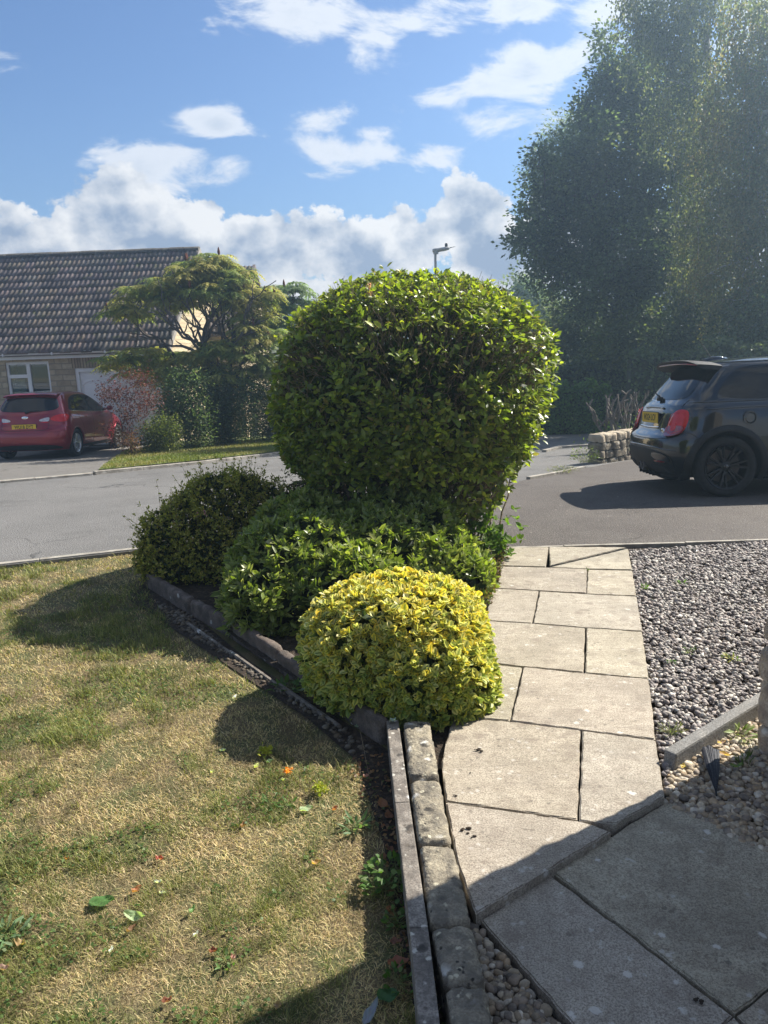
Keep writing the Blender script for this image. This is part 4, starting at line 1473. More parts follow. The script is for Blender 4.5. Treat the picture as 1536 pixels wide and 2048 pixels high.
BR, RU, PG_, GR = (.36, .22, .10), (.33, .13, .07), (.42, .52, .30), (.10, .20, .06)
FL = [
    ('large dark green oval leaf lying on the left of the lawn', 204, 1806, .075, .05, .2, GR, .1),
    ('pale folded leaf standing up beside the dark green leaf', 274, 1833, .065, .028, -.2, PG_, 1.2),
    ('large pale grey green leaf near the middle of the lawn', 613, 1620, .05, .032, .3, (.45, .55, .33), .1),
    ('yellow green round leaf below the bush shadow', 513, 1534, .026, .020, 1.0, (.58, .62, .25), .2),
    ('small pale petal left of the yellow round leaf', 425, 1546, .016, .013, .4, (.66, .66, .40), .2),
    ('pale yellow petal below the orange flower', 566, 1562, .016, .014, .1, (.66, .66, .36), .3),
    ('orange brown leaf right of centre on the lawn', 633, 1728, .030, .020, .3, (.52, .33, .14), .5),
    ('small red leaf on the lawn above the dark green leaf', 320, 1720, .032, .018, -.3, (.42, .12, .09), .5),
    ('rust coloured leaf between the dark green and the red leaf', 274, 1782, .032, .022, .8, (.45, .20, .10), .5),
    ('curled brown leaf under the pale folded leaf', 263, 1862, .032, .014, .9, (.30, .18, .11), .9),
    ('small dark red brown leaf low in the middle of the lawn', 427, 1905, .024, .018, .2, (.28, .10, .06), .5),
    ('tiny pink brown leaf right of the dark red brown one', 466, 1918, .018, .014, 2.0, (.40, .20, .16), .5),
    ('red brown leaf near the bottom of the lawn', 334, 2005, .026, .016, .4, (.30, .12, .08), .5),
    ('buff leaf in the shadow at the bottom of the lawn', 556, 2015, .022, .020, 1.2, (.40, .27, .17), .4),
    ('torn tan leaf at the left edge by the pale weed', 42, 1890, .040, .022, -.4, (.42, .30, .15), .7),
    ('pinkish leaf at the far left bottom edge of the lawn', 8, 1940, .030, .020, .2, (.40, .26, .20), .5),
    ('rust leaf on the lawn left of the large pale leaf', 487, 1652, .030, .018, 1.2, (.30, .17, .08), .6),
    ('small rust leaf right of the large pale leaf', 670, 1620, .022, .016, .7, (.42, .17, .09), .5),
    ('pink brown leaf near the top of the narrow edging', 732, 1555, .022, .018, .3, (.50, .27, .22), .4),
    ('large rust leaf leaning on the edging opposite the white lichen', 770, 1610, .050, .032, -.9, (.34, .17, .09), .5),
    ('second rust leaf just below the leaning one', 780, 1632, .035, .025, -.5, (.26, .12, .07), .5),
    ('dark rust leaf against the edging above the weed clump', 780, 1702, .035, .022, 2.2, (.24, .11, .07), .5),
    ('small rust leaf on the weed clump', 778, 1822, .022, .016, 1.3, (.36, .17, .10), .5),
    ('dull rust leaf below the weed clump in the shade', 792, 1887, .034, .022, .1, (.25, .12, .09), .4),
    ('big lobed rust leaf against the edging in the shade', 797, 1930, .060, .038, .2, (.36, .16, .11), .4),
    ('glossy dark green leaf at the foot of the edging', 776, 1995, .058, .046, .1, (.07, .16, .06), .3),
    ('grey green leaf above the edging start in the shade', 762, 1478, .035, .022, 1.3, (.25, .34, .22), .5),
    ('pale sage leaf in shadow below the lawn edging', 716, 1455, .030, .018, .4, (.36, .44, .32), .5),
    ('dull green leaf in the shadow of the bush', 540, 1525, .030, .020, .6, (.13, .20, .10), .4),
    ('pale leaf in shadow at the left of the yellow shrub shadow', 446, 1503, .026, .016, .2, (.30, .38, .26), .4),
    ('sage leaf lying on the thin lawn edging', 600, 1382, .075, .022, .15, (.30, .40, .24), .5),
    ('small curled green leaf in the middle left of the lawn', 385, 1824, .026, .015, 1.2, (.20, .34, .13), .7),
    ('tiny orange leaf in the dry patch on the left', 134, 1720, .015, .012, .2, (.52, .28, .12), .4),
]
for (lab, px, py, L, wd, rot, col, cu) in FL:
    outline_leaf('fallen_leaf', lab, px, py, L, wd, rot, col, curl=cu, tilt=((.5, .1) if 'standing' in lab or 'leaning' in lab else (0, 0)),
                 lob=.14 if 'lobed' in lab else .03)
for (lab, px, py, L, wd, rot, col, cu, z) in [
    ('pale leaf caught on the top of the narrow edging by the yellow shrub', 786, 1443, .030, .022, .6, (.45, .55, .48), .4, .056),
    ('tan leaf among the brown pebbles above the black feathers', 1452, 1512, .05, .02, -.5, (.55, .36, .16), .5, -.01),
    ('yellow leaf scrap on the pebbles beside the path', 1366, 1535, .026, .018, .8, (.66, .50, .22), .4, -.01),
    ('pinkish stone-like leaf under the grey edging', 1443, 1487, .035, .02, .1, (.50, .36, .30), .4, -.01),
    ('long green leaf on the pebbles near the house wall', 1472, 1535, .05, .018, .1, (.22, .30, .13), .5, -.005)]:
    outline_leaf('fallen_leaf', lab, px, py, L, wd, rot, col, curl=cu, z=z)

for (lab, px, py, L, rot) in [('small white feather on the lawn edge of the bush shadow', 470, 1396, .035, 1.1), ('white downy feather in the middle of the lawn', 316, 1767, .026, .1),
                              ('second white feather just below the first in the middle of the lawn', 326, 1789, .022, .0), ('white feather scrap with a dark hollow at lower left', 223, 1903, .022, 1.4),
                              ('tiny white feather right of the green curled leaf', 392, 1872, .02, 1.0), ('grey plume lying in the dark soil under the yellow shrub', 657, 1408, .05, 2.6)]:
    outline_leaf('feather', lab, px, py, L, L * .35, rot, (.75, .75, .74) if 'grey' not in lab else (.35, .37, .38), cat='feather', curl=.3, lob=.2)
outline_leaf('feather', 'long grey blue feather at the bottom edge beside the narrow edging', 742, 2028, .085, .026, 1.15, (.30, .33, .40), cat='feather', curl=.12, lob=.04)

# orange flower and yellow flower heads fallen on the lawn
for (lab, px, py, rr_, cols) in [('bright orange flower head lying on the lawn', 575, 1544, .011, [(.85, .30, .02), (.9, .40, .03)]),
                                 ('yellow green flower cluster in the bush shadow', 529, 1503, .022, [(.30, .33, .03), (.42, .42, .05)]),
                                 ('yellow green flower sprig right of the orange flower', 640, 1578, .020, [(.42, .42, .06), (.30, .34, .05)])]:
    c = PZ(px, py, -.05)
    n = 70
    P = c + rng.normal(0, 1, (n, 3)) * np.array([rr_, rr_ * 1.2, rr_ * .4]) * .6 + np.array([0, 0, .006])
    e = empty('flower_head', tuple(c))
    tag(e, lab, 'flower')
    leaves('petals', P, rng.normal(0, 1, (n, 3)), np.array([0, 0, 1]) + rng.normal(0, .5, (n, 3)), rr_ * .9, rr_ * .6, pick(cols, n), M['leaf'], e, T4)
    tubes('stalk', [limb(c, c + np.array([rr_ * 1.5, rr_ * .8, .002]), .0012, .0008, 4, .1)], M['grass_stem'], e, 5)

# dark scraps on the paving
for (lab, px, py, s) in [('dark moss crumb on the sunlit path slab by the yellow shrub', 958, 1500, .011), ('small dark crumb near the left edge of the path', 913, 1591, .006),
                         ('dark crumb on the path above the long shadow', 940, 1546, .005), ('black debris on the path near the low wall', 930, 1660, .012),
                         ('second bit of black debris beside the low wall', 946, 1671, .009), ('dark spot of debris on the shaded slab', 1392, 2005, .011)]:
    mb = MB()
    V0, F0 = ico(0)
    for k in range(5):
        d = np.array([random.gauss(0, s), random.gauss(0, s * .6), s * .3])
        mb.add(V0 * np.array([s * .7, s * .5, s * .35]) * random.uniform(.5, 1.1) + d, F0)
    o = mb.build('debris', M['soil'])
    o.location = tuple(PZ(px, py, -.026 if py > 1900 else .001))
    tag(o, lab, 'debris')

# black feathers (a shed wing) on the pebbles
c = PZ(1422, 1520, -.02)
e = empty('black_feathers', tuple(c))
tag(e, 'bunch of blue black feathers lying on the brown pebbles', 'feathers')
M['feather_black'] = pmat('feather_black', [(.010, .012, .018), (.022, .025, .034)], 60, .6, .3, 200, spec=.25)
A, Bp = PZ(1418, 1500, .0), PZ(1432, 1585, -.01)
ax_ = unit(Bp - A)
sd = unit(np.cross(ax_, [0, 0, 1.0]))
mb = MB()
for k in range(14):
    f_ = (k - 6.5) / 6.5 * random.uniform(.7, 1.1)
    s0 = Bp + sd * f_ * .003 + np.array([0, 0, .004 + .002 * (k % 3)])
    e_ = A + sd * f_ * .026 + ax_ * (abs(f_) * .018 + random.uniform(-.012, .014)) + np.array([0, 0, .008 + .003 * (k % 2)])
    m1 = (s0 + e_) / 2 + sd * f_ * .002 + np.array([0, 0, .006])
    w = .0085
    V = [s0, m1 - sd * w * .8, m1 + np.array([0, 0, .003]), m1 + sd * w * .8, e_ - sd * w, e_ + np.array([0, 0, .003]), e_ + sd * w, e_ - ax_ * .010]
    mb.add(V, [(0, 1, 2), (0, 2, 3), (1, 4, 5, 2), (2, 5, 6, 3), (4, 7, 5), (5, 7, 6)])
mb.build('vanes', M['feather_black'], e, world=True)
tubes('quill', [limb(Bp + ax_ * .018, A, .0035, .002, 6, .02)], M['feather_black'], e, 6)

# thin bramble stalk arching in front of the bed edging
e = empty('dry_stalk', tuple(PZ(745, 1560, -.07)))
tag(e, 'thin dry stalk rising against the brown edging below the yellow shrub', 'stalk')
tubes('stem', [limb(PZ(742, 1565, -.07), PZ(708, 1410, .03), .0012, .0006, 8, .06)], M['twig'], e, 4)
# ------------------------------------------------------------------ houses across the street
def brickmat(name, c1, c2, mortar, bw, bh, scale=1.0, off=.5, squash=1.0, rot=None, noise=.35):
    m = bpy.data.materials.new(name)
    m.use_nodes = True
    nt = m.node_tree
    nt.nodes.clear()
    b = NB(nt)
    out = b.n('ShaderNodeOutputMaterial')
    p = b.n('ShaderNodeBsdfPrincipled')
    nt.links.new(p.outputs[0], out.inputs[0])
    tc = b.n('ShaderNodeTexCoord').outputs['Object']
    s = b.n('ShaderNodeSeparateXYZ')
    nt.links.new(tc, s.inputs[0])
    hor = b.m('ADD', s.outputs[0], s.outputs[1])
    vec = b.comb(b.m('ADD', hor, b.m('MULTIPLY', b.noise(tc, 2.3, 2, .5), .05)), b.m('ADD', s.outputs[2], b.m('MULTIPLY', b.noise(tc, 3.1, 2, .5), .05)))
    t = b.n('ShaderNodeTexBrick', offset=off, squash=squash, squash_frequency=3)
    nt.links.new(vec, t.inputs['Vector'])
    t.inputs['Color1'].default_value = (0, 0, 0, 1)
    t.inputs['Color2'].default_value = (1, 1, 1, 1)
    t.inputs['Mortar'].default_value = (.5, .5, .5, 1)
    t.inputs['Scale'].default_value = scale
    t.inputs['Mortar Size'].default_value = .012
    t.inputs['Mortar Smooth'].default_value = .25
    t.inputs['Brick Width'].default_value = bw
    t.inputs['Row Height'].default_value = bh
    base = b.mixc(t.outputs['Color'], c1, c2)
    base = b.mixc(b.m('MULTIPLY', b.ss(b.noise(tc, 7, 5, .6), .4, .7), noise), base, tuple(x * .55 for x in c1))
    base = b.mixc(t.outputs['Fac'], base, mortar)
    nt.links.new(base, p.inputs['Base Color'])
    p.inputs['Roughness'].default_value = .92
    p.inputs['Specular IOR Level'].default_value = .25
    bn = b.n('ShaderNodeBump')
    bn.inputs['Strength'].default_value = .9
    bn.inputs['Distance'].default_value = .02
    nt.links.new(b.m('SUBTRACT', b.m('MULTIPLY', b.noise(tc, 18, 4, .6), .5), t.outputs['Fac']), bn.inputs['Height'])
    nt.links.new(bn.outputs[0], p.inputs['Normal'])
    return m


M['house_stone'] = brickmat('house_stone', (.36, .29, .20), (.50, .42, .30), (.30, .26, .20), .36, .15, noise=.45)
M['gable_stone'] = brickmat('gable_stone', (.52, .42, .27), (.62, .51, .34), (.46, .38, .26), .36, .11, noise=.25)
M['soldier'] = brickmat('soldier', (.30, .24, .17), (.42, .35, .25), (.16, .13, .10), .075, .6, off=0, noise=.3)
M['tile_plain'] = pmat('tile_plain', [(.165, .14, .13), (.20, .17, .16)], 5, .9)
M['tile'] = pmat('tile', [(.72, .72, .72), (1.22, 1.2, 1.2)], 5, .85, .5, 40, fine=(.05, .04, .035, .5), fscale=60,
                 spots=[((.42, .41, .38), 4.2, .06, .12, .15), ((.10, .10, .055), 3.0, .1, .35, .5)], bdist=.01, attr=True)
M['ridge_tile'] = pmat('ridge_tile', [(.11, .10, .085), (.17, .16, .13), (.08, .07, .06)], 8, .9, .6, 40, bdist=.01)
M['verge_white'] = pmat('verge_white', [(.30, .28, .25), (.24, .22, .20)], 8, .8)


def glassmat(name, tint, refl):
    m = bpy.data.materials.new(name)
    m.use_nodes = True
    nt = m.node_tree
    nt.nodes.clear()
    b = NB(nt)
    out = b.n('ShaderNodeOutputMaterial')
    g = b.n('ShaderNodeBsdfGlossy')
    g.inputs['Roughness'].default_value = .02
    g.inputs['Color'].default_value = (1, 1, 1, 1)
    t = b.n('ShaderNodeBsdfTransparent')
    t.inputs[0].default_value = (*tint, 1)
    lw = b.n('ShaderNodeLayerWeight')
    lw.inputs[0].default_value = .25
    mx = b.n('ShaderNodeMixShader')
    nt.links.new(b.m('ADD', b.m('MULTIPLY', lw.outputs['Fresnel'], .8), refl), mx.inputs[0])
    nt.links.new(t.outputs[0], mx.inputs[1])
    nt.links.new(g.outputs[0], mx.inputs[2])
    nt.links.new(mx.outputs[0], out.inputs[0])
    return m


M['glass'] = glassmat('glass', (.75, .80, .80), .12)
M['room_dark'] = pmat('room_dark', [(.03, .03, .032), (.045, .042, .04)], 2, .9)
M['curtain'] = pmat('curtain', [(.50, .58, .56), (.38, .45, .44)], 14, .9)


def frame_axes(org, yaw):
    h = np.array([math.cos(yaw), -math.sin(yaw), 0])      # to the right along the front
    d = np.array([math.sin(yaw), math.cos(yaw), 0])       # away from the camera
    return lambda u, v, z: org + h * u + d * v + np.array([0, 0, z])


def roof_tiles(name, W_, e, uA, uB, v0, z0, v1, z1, rows, pitchw=.14, mat=None):
    """tiled slope from eave (v0,z0) to ridge (v1,z1): stepped courses with rolled profile"""
    nu = int((uB - uA) / pitchw * 6)
    us = np.linspace(uA, uB, nu)
    s = np.array([v1 - v0, z1 - z0])
    L = np.linalg.norm(s)
    sd = s / L
    nr = np.array([-sd[1], sd[0]])
    ph = (us / pitchw) % 1.0
    prof = np.where(ph < .62, np.sin(ph / .62 * math.pi) ** .8 * .032, 0)
    V, F, CC = [], [], []
    for r in range(rows):
        tcol = pick([(.17, .145, .135), (.21, .18, .165), (.13, .112, .105), (.19, .155, .13)], nu, None, .10)[(us / (pitchw * 2)).astype(int) - int(uA / (pitchw * 2)) ]
        a, c = L * r / rows - .02, L * (r + 1) / rows + .035
        jit = np.repeat(rng.normal(0, .004, nu // 12 + 1), 12)[:nu]
        base = len(V)
        for (t, hh) in ((a, -.015), (a, .032), (c, .004)):
            for i in range(nu):
                o_ = nr * (hh + prof[i] * (1 if hh > 0 else 0) + jit[i]) + sd * (t + jit[i])
                V.append(W_(us[i], v0 + o_[0], z0 + o_[1]))
                CC.append(tcol[i])
        for k in range(2):
            for i in range(nu - 1):
                F.append((base + k * nu + i, base + k * nu + i + 1, base + (k + 1) * nu + i + 1, base + (k + 1) * nu + i))
    return mk(name, V, F, mat or M['tile'], e, col=np.array(CC), smooth=False, world=True)


# bungalow with the garage
CX = PY(345, 760, 20.7)[0]
GZH = float(gz(20.7))
org = np.array([CX, 20.7, 0.0])
H1 = frame_axes(org, math.radians(2.0))
e = empty('bungalow', (CX, 20.7, GZH))
tag(e, 'stone bungalow with brown tiled roof and attached white garage door behind the red car', 'house')
EV, RV, RD = 1.66, 4.50, 3.6


def ubox(mb, W_, u0, u1, v0, v1, z0, z1):
    V = [W_(u, v, z) for u in (u0, u1) for v in (v0, v1) for z in (z0, z1)]
    mb.add(V, [(0, 1, 3, 2), (4, 6, 7, 5), (0, 4, 5, 1), (2, 3, 7, 6), (0, 2, 6, 4), (1, 5, 7, 3)])
    return mb


def u_of(px, W0=None):
    X = PY(px, 760, 20.75)[0]
    return X - CX


gL, gR = u_of(150), u_of(322)
wL, wR = u_of(10), u_of(99)
gT, wT, wB = 1.19, 1.40, .25
mb = MB()
# front wall pieces round the openings
for (a, c, z0, z1) in [(gR, 0, GZH - .3, EV), (wR, gL, GZH - .3, EV), (-9.5, wL, GZH - .3, EV), (wL, wR, GZH - .3, wB), (wL, wR, wT, EV)]:
    ubox(mb, H1, a, c, .0, .28, z0, z1)
ubox(mb, H1, -9.5, -9.2, .28, 7.2, GZH - .3, EV)
ubox(mb, H1, -9.5, 0, 6.92, 7.2, GZH - .3, EV)
mb.build('wall', M['house_stone'], e, world=True)
mb = MB()
ubox(mb, H1, gL - .05, gR + .05, -.012, .27, gT, EV - .003)
mb.build('lintel', M['soldier'], e, world=True)
mb = MB()
V = [H1(.002, .0, GZH - .3), H1(.002, 7.2, GZH - .3), H1(.002, 7.2, EV), H1(.002, RD, RV - .12), H1(.002, .0, EV)]
V2 = [p + (H1(-.28, 0, 0) - H1(0, 0, 0)) for p in V]
mb.add(V + V2, [(0, 1, 2, 3, 4), (9, 8, 7, 6, 5), (0, 5, 6, 1), (1, 6, 7, 2), (2, 7, 8, 3), (3, 8, 9, 4), (4, 9, 5, 0)])
mb.build('gable_wall', M['gable_stone'], e, world=True)
rf = roof_tiles('roof', H1, e, -9.8, .10, -.32, EV - .10 + .06, RD, RV, 13)
mb = MB()
mb.add([H1(-9.8, RD, RV - .01), H1(.10, RD, RV - .01), H1(.10, 7.5, EV - .05), H1(-9.8, 7.5, EV - .05)], [(0, 1, 2, 3)])
mb.add([H1(-9.8, -.30, EV - .12), H1(.08, -.30, EV - .12), H1(.08, RD, RV - .06), H1(-9.8, RD, RV - .06)], [(0, 1, 2, 3)])
mb.build('roof_slope', M['tile_plain'], rf)
mb = MB()
k = -9.8
while k < .08:
    P0, P1 = H1(k + .004, RD, RV + .0), H1(min(k + .44, .12), RD, RV + .0)
    j = random.uniform(-.006, .006)
    V, F = [], []
    for q in (P0, P1):
        for t in range(7):
            a = math.pi * t / 6
            V.append(q + (H1(0, 1, 0) - H1(0, 0, 0)) * math.cos(a) * .15 + np.array([0, 0, math.sin(a) * .12 - .035 + j]))
    F = [(t, t + 1, t + 8, t + 7) for t in range(6)] + [tuple(range(7)), tuple(range(13, 6, -1))]
    mb.add(V, F)
    k += .45
mb.build('ridge', M['ridge_tile'], rf, smooth=False)
mb = MB()
for (va, za, vb, zb) in ((-.33, EV - .16, RD, RV - .06), (7.5, EV - .12, RD, RV - .06)):
    V = [H1(u, v, z) for (v, z) in ((va, za), (va, za + .16), (vb, zb + .10), (vb, zb - .06)) for u in (.03, .115)]
    mb.add(V, [(0, 1, 3, 2), (2, 3, 5, 4), (4, 5, 7, 6), (6, 7, 1, 0), (0, 2, 4, 6), (1, 7, 5, 3)])
mb.build('verge_board', M['verge_white'], rf)
mb = MB()
ubox(mb, H1, -9.8, .06, -.20, -.17, EV - .20, EV - .02)
ubox(mb, H1, -9.8, .06, -.17, .0, EV - .20, EV - .18)
mb.build('fascia', M['white_pvc'], e, world=True)
V, F = [], []
for i, u in enumerate((-9.8, .06)):
    for t in range(9):
        a = math.pi + math.pi * t / 8
        V.append(H1(u, -.27 + math.cos(a) * .065, EV - .03 + math.sin(a) * .065))
F = [(t, t + 1, t + 10, t + 9) for t in range(8)]
mb = MB().add(V, F)
V = []
for u in (-9.8, .06):
    V += [H1(u, -.335, EV - .03), H1(u, -.340, EV - .015), H1(u, -.33, EV - .015)]
mb.add(V, [(0, 1, 4, 3), (1, 2, 5, 4)])
gt = mb.build('gutter', M['white_pvc'], e, world=True, smooth=False)
for u in (-4.3, -3.0, -1.6, -.3):
    ubox(MB(), H1, u - .02, u + .02, -.345, -.19, EV - .105, EV - .012).build('bracket', M['white_pvc'], gt)
# garage door
mb = MB()
ubox(mb, H1, gL, gL + .09, .03, .14, GZH - .1, gT)
ubox(mb, H1, gR - .09, gR, .03, .14, GZH - .1, gT)
ubox(mb, H1, gL + .09, gR - .09, .031, .14, gT - .10, gT - .002)
fr = mb.build('garage_frame', M['white_pvc'], e, world=True)
mb = MB()
ubox(mb, H1, gL + .09, gR - .09, .09, .13, GZH, gT - .10)
gw = gR - gL - .18
for k in range(4):
    a = gL + .09 + gw * (k + .12) / 4
    c = gL + .09 + gw * (k + .88) / 4
    # raised arched panel outline
    pts = [H1(a, .085, GZH + .15), H1(a, .085, gT - .45)]
    for t in range(1, 6):
        f_ = t / 6
        pts.append(H1(a + (c - a) * f_, .085, gT - .45 + .10 * math.sin(f_ * math.pi)))
    pts += [H1(c, .085, gT - .45), H1(c, .085, GZH + .15), H1(a, .085, GZH + .15)]
    mb.tube(pts, .012, 5)
    ubox(mb, H1, a + .05, c - .05, .080, .092, GZH + .25, gT - .52)
for k in range(1, 4):
    u = gL + .09 + gw * k / 4
    ubox(mb, H1, u - .006, u + .006, .082, .094, GZH, gT - .10)
gd = mb.build('garage_door', M['garage_white'], e, world=True)
mb = MB()
mb.tube([H1((gL + gR) / 2 - .05, .06, GZH + .75), H1((gL + gR) / 2 + .05, .06, GZH + .75)], .012, 6)
mb.build('handle', M['metal_grey'], gd)
# window
mb = MB()
fw = .065
mid = wL + (wR - wL) * .50
for (a, c, z0, z1) in [(wL, wR, wT - fw, wT), (wL, wR, wB, wB + fw), (wL, wL + fw, wB + fw, wT - fw), (wR - fw, wR, wB + fw, wT - fw), (mid - .05, mid + .05, wB + fw, wT - fw),
                       (wL + fw, mid - .05, wT - .42, wT - .33)]:
    ubox(mb, H1, a, c, .05, .12, z0, z1)
wi = mb.build('window', M['white_pvc'], e, world=True)
mb = MB()
ubox(mb, H1, wL + fw, wR - fw, .085, .09, wB + fw, wT - fw)
mb.build('pane', M['glass'], wi)
mb = MB()
ubox(mb, H1, wL, wR, .60, .62, wB, wT)
mb.build('room', M['room_dark'], wi)
V, F = [], []
n_ = 40
for i in range(n_):
    u = wL + fw + .36 * i / (n_ - 1)
    for z in (wB + .02, wT - .45):
        V.append(H1(u, .14 + .02 * math.sin(i * 1.3), z))
F = [(2 * i, 2 * i + 2, 2 * i + 3, 2 * i + 1) for i in range(n_ - 1)]
mk('curtain', V, F, M['curtain'], wi)

# house behind
A0 = PY(500, 533, 27.5)
org2 = np.array([A0[0], 24.6, 0.0])
H2 = frame_axes(org2, math.radians(1.0))
e = empty('rear_house', (A0[0], 24.6, float(gz(24.6))))
tag(e, 'second stone house with a tiled gable peak showing behind the sumac trees', 'house')
g2 = float(gz(24.6)) - .3
rz2 = A0[2]
mb = MB()
ubox(mb, H2, -5, -.05, 0, .28, g2, 2.1)
V = [H2(0, 0, g2), H2(0, 6, g2), H2(0, 6, 2.1), H2(0, 3, rz2 - .12), H2(0, 0, 2.1)]
V2 = [p + (H2(-.28, 0, 0) - H2(0, 0, 0)) for p in V]
mb.add(V + V2, [(0, 1, 2, 3, 4), (9, 8, 7, 6, 5), (0, 5, 6, 1), (1, 6, 7, 2), (2, 7, 8, 3), (3, 8, 9, 4), (4, 9, 5, 0)])
mb.build('wall', M['gable_stone'], e, world=True)
rf = roof_tiles('roof', H2, e, -5, .10, -.3, 1.95, 3, rz2, 11)
mb = MB()
mb.add([H2(-5, 3, rz2 - .01), H2(.1, 3, rz2 - .01), H2(.1, 6.3, 1.95), H2(-5, 6.3, 1.95)], [(0, 1, 2, 3)])
for (va, za, vb, zb) in ((-.33, 1.85, 3, rz2 - .05), (6.3, 1.85, 3, rz2 - .05)):
    V = [H2(u, v, z) for (v, z) in ((va, za), (va, za + .12), (vb, zb + .12), (vb, zb)) for u in (.03, .12)]
    mb.add(V, [(0, 1, 3, 2), (2, 3, 5, 4), (4, 5, 7, 6), (6, 7, 1, 0), (0, 2, 4, 6), (1, 7, 5, 3)])
mb.build('roof_slope', M['tile_plain'], rf)

# ------------------------------------------------------------------ trees
def grow(base, tips, r_tip=.008, wob=.10, k=5, power=.46, up=.0, trunk=None):
    """joins every tip to the nearest point of the growing skeleton; radii from the number of tips carried"""
    nodes = [np.array(base, float)]
    par = [-1]
    if trunk is not None:
        for p in trunk:
            nodes.append(np.array(p, float))
            par.append(len(nodes) - 2)
    tips = sorted([np.array(t, float) for t in tips], key=lambda t: np.linalg.norm(t - nodes[-1]))
    n0 = nodes[0]
    seg = []
    for t in tips:
        A = np.array(nodes)
        d = np.linalg.norm(A - t, axis=1) + .35 * np.maximum(0, A[:, 2] - t[2]) + .12 * np.linalg.norm(A - n0, axis=1)
        if len(nodes) > 3:
            d[0] += 50
        j = int(np.argmin(d))
        a = nodes[j]
        m1 = a + (t - a) * .5 + rng.normal(0, 1, 3) * wob * np.linalg.norm(t - a) + np.array([0, 0, up * np.linalg.norm(t - a)])
        nodes.append(m1)
        par.append(j)
        nodes.append(t)
        par.append(len(nodes) - 2)
    cnt = np.zeros(len(nodes))
    for i in range(len(nodes) - 1, 0, -1):
        cnt[i] = max(cnt[i], 1)
        cnt[par[i]] += cnt[i]
    R = r_tip * cnt ** power
    paths = []
    for i in range(1, len(nodes)):
        a, b_ = nodes[par[i]], nodes[i]
        ra, rb = R[par[i]], R[i]
        ra = min(ra, rb * 1.35)
        P, _ = limb(a, b_, ra, rb, 4, wob * .6)
        paths.append((P, np.linspace(ra, rb, 4)))
    return paths


def blob_tips(blobs, per_area, r=rng, dz=.8):
    """blobs in photo pixels at a distance: (px, py, radius_px, Y) -> points in the crown volume"""
    out, rad = [], []
    for (px, py, rp, Y) in blobs:
        c = PY(px, py, Y)
        R = rp / 1536 * Y
        n = max(3, int(per_area * R * R))
        d = unit(r.normal(0, 1, (n, 3))) * (r.uniform(.25, 1, (n, 1)) ** .5) * R
        d[:, 1] *= .9
        out.append(c + d)
        rad.append(np.full(n, R))
    return np.concatenate(out), np.concatenate(rad)


def broadleaf(name, label, blobs, base, per_area, leaves_per, cl, L, ratio, cols, r_tip=.010, trunk=None, mat='leaf_far', bark='bark', group=None, prob=None, cat='tree', limbfrac=.35, droop=0.0):
    tips, _ = blob_tips(blobs, per_area)
    e = empty(name, tuple(float(x) for x in base))
    tag(e, label, cat, group)
    n = len(tips) * leaves_per
    c = np.repeat(tips, leaves_per, 0)
    off = rng.normal(0, 1, (n, 3)) * cl * np.array([1, 1, .75])
    P = c + off
    D = off + rng.normal(0, .4, (n, 3)) * cl + np.array([0, 0, -.1 - droop]) * cl
    N = np.array([0, 0, 1]) + rng.normal(0, .7, (n, 3))
    cc = pick(cols, len(tips), prob, .34).repeat(leaves_per, 0) * rng.uniform(.8, 1.2, (n, 1))
    leaves('crown', P, D, N, rng.uniform(.7, 1.3, n) * L, L * ratio, cc, M[mat], e, T4)
    k = max(8, int(len(tips) * limbfrac))
    tb = tips[rng.choice(len(tips), k, replace=False)]
    tubes('trunk', grow(np.array(base), tb, r_tip, .10, trunk=trunk), M[bark], e, 6)
    return e


DG = [(.085, .115, .062), (.105, .14, .070), (.065, .092, .052), (.14, .175, .085)]
YD = 25
e = broadleaf('maple_tree', 'large dark broadleaf tree with a jagged left edge, biggest tree right of the road',
              [(x, y, r, YD + dy) for (x, y, r, dy) in [(1212, 92, 24, 0), (1222, 150, 36, 0), (1262, 150, 40, 0), (1205, 215, 42, 0), (1265, 225, 60, 1), (1175, 285, 48, -1), (1245, 310, 75, 0),
               (1105, 335, 42, -1), (1150, 365, 60, 0), (1240, 400, 90, 1), (1075, 385, 34, 0), (1085, 440, 50, 0), (1065, 490, 42, -1), (1150, 480, 80, 0), (1250, 500, 95, 0),
               (1095, 540, 46, 0), (1160, 575, 60, -1), (1240, 590, 70, 0), (1320, 600, 70, 0), (1340, 270, 80, 1), (1340, 400, 85, 1), (1340, 520, 80, 1), (1310, 160, 60, 1),
               (1045, 470, 22, 0), (1180, 230, 26, 0)]],
              (7.9, 25.5, float(gz(25))), 62, 46, .20, .135, .66, DG, r_tip=.012, trunk=[(7.9, 25.4, .4), (7.8, 25.3, 2.0), (7.6, 25.2, 3.5)])
broadleaf('willow_tree', 'pale grey green feathery tree peeping out behind the dark tree',
          [(1128, 290, 46, 33), (1095, 335, 38, 33), (1150, 255, 34, 33), (1120, 380, 60, 33)], (7.6, 33, float(gz(33))), 60, 46, .26, .14, .35,
          [(.20, .24, .14), (.16, .20, .11)], r_tip=.012, droop=.6)


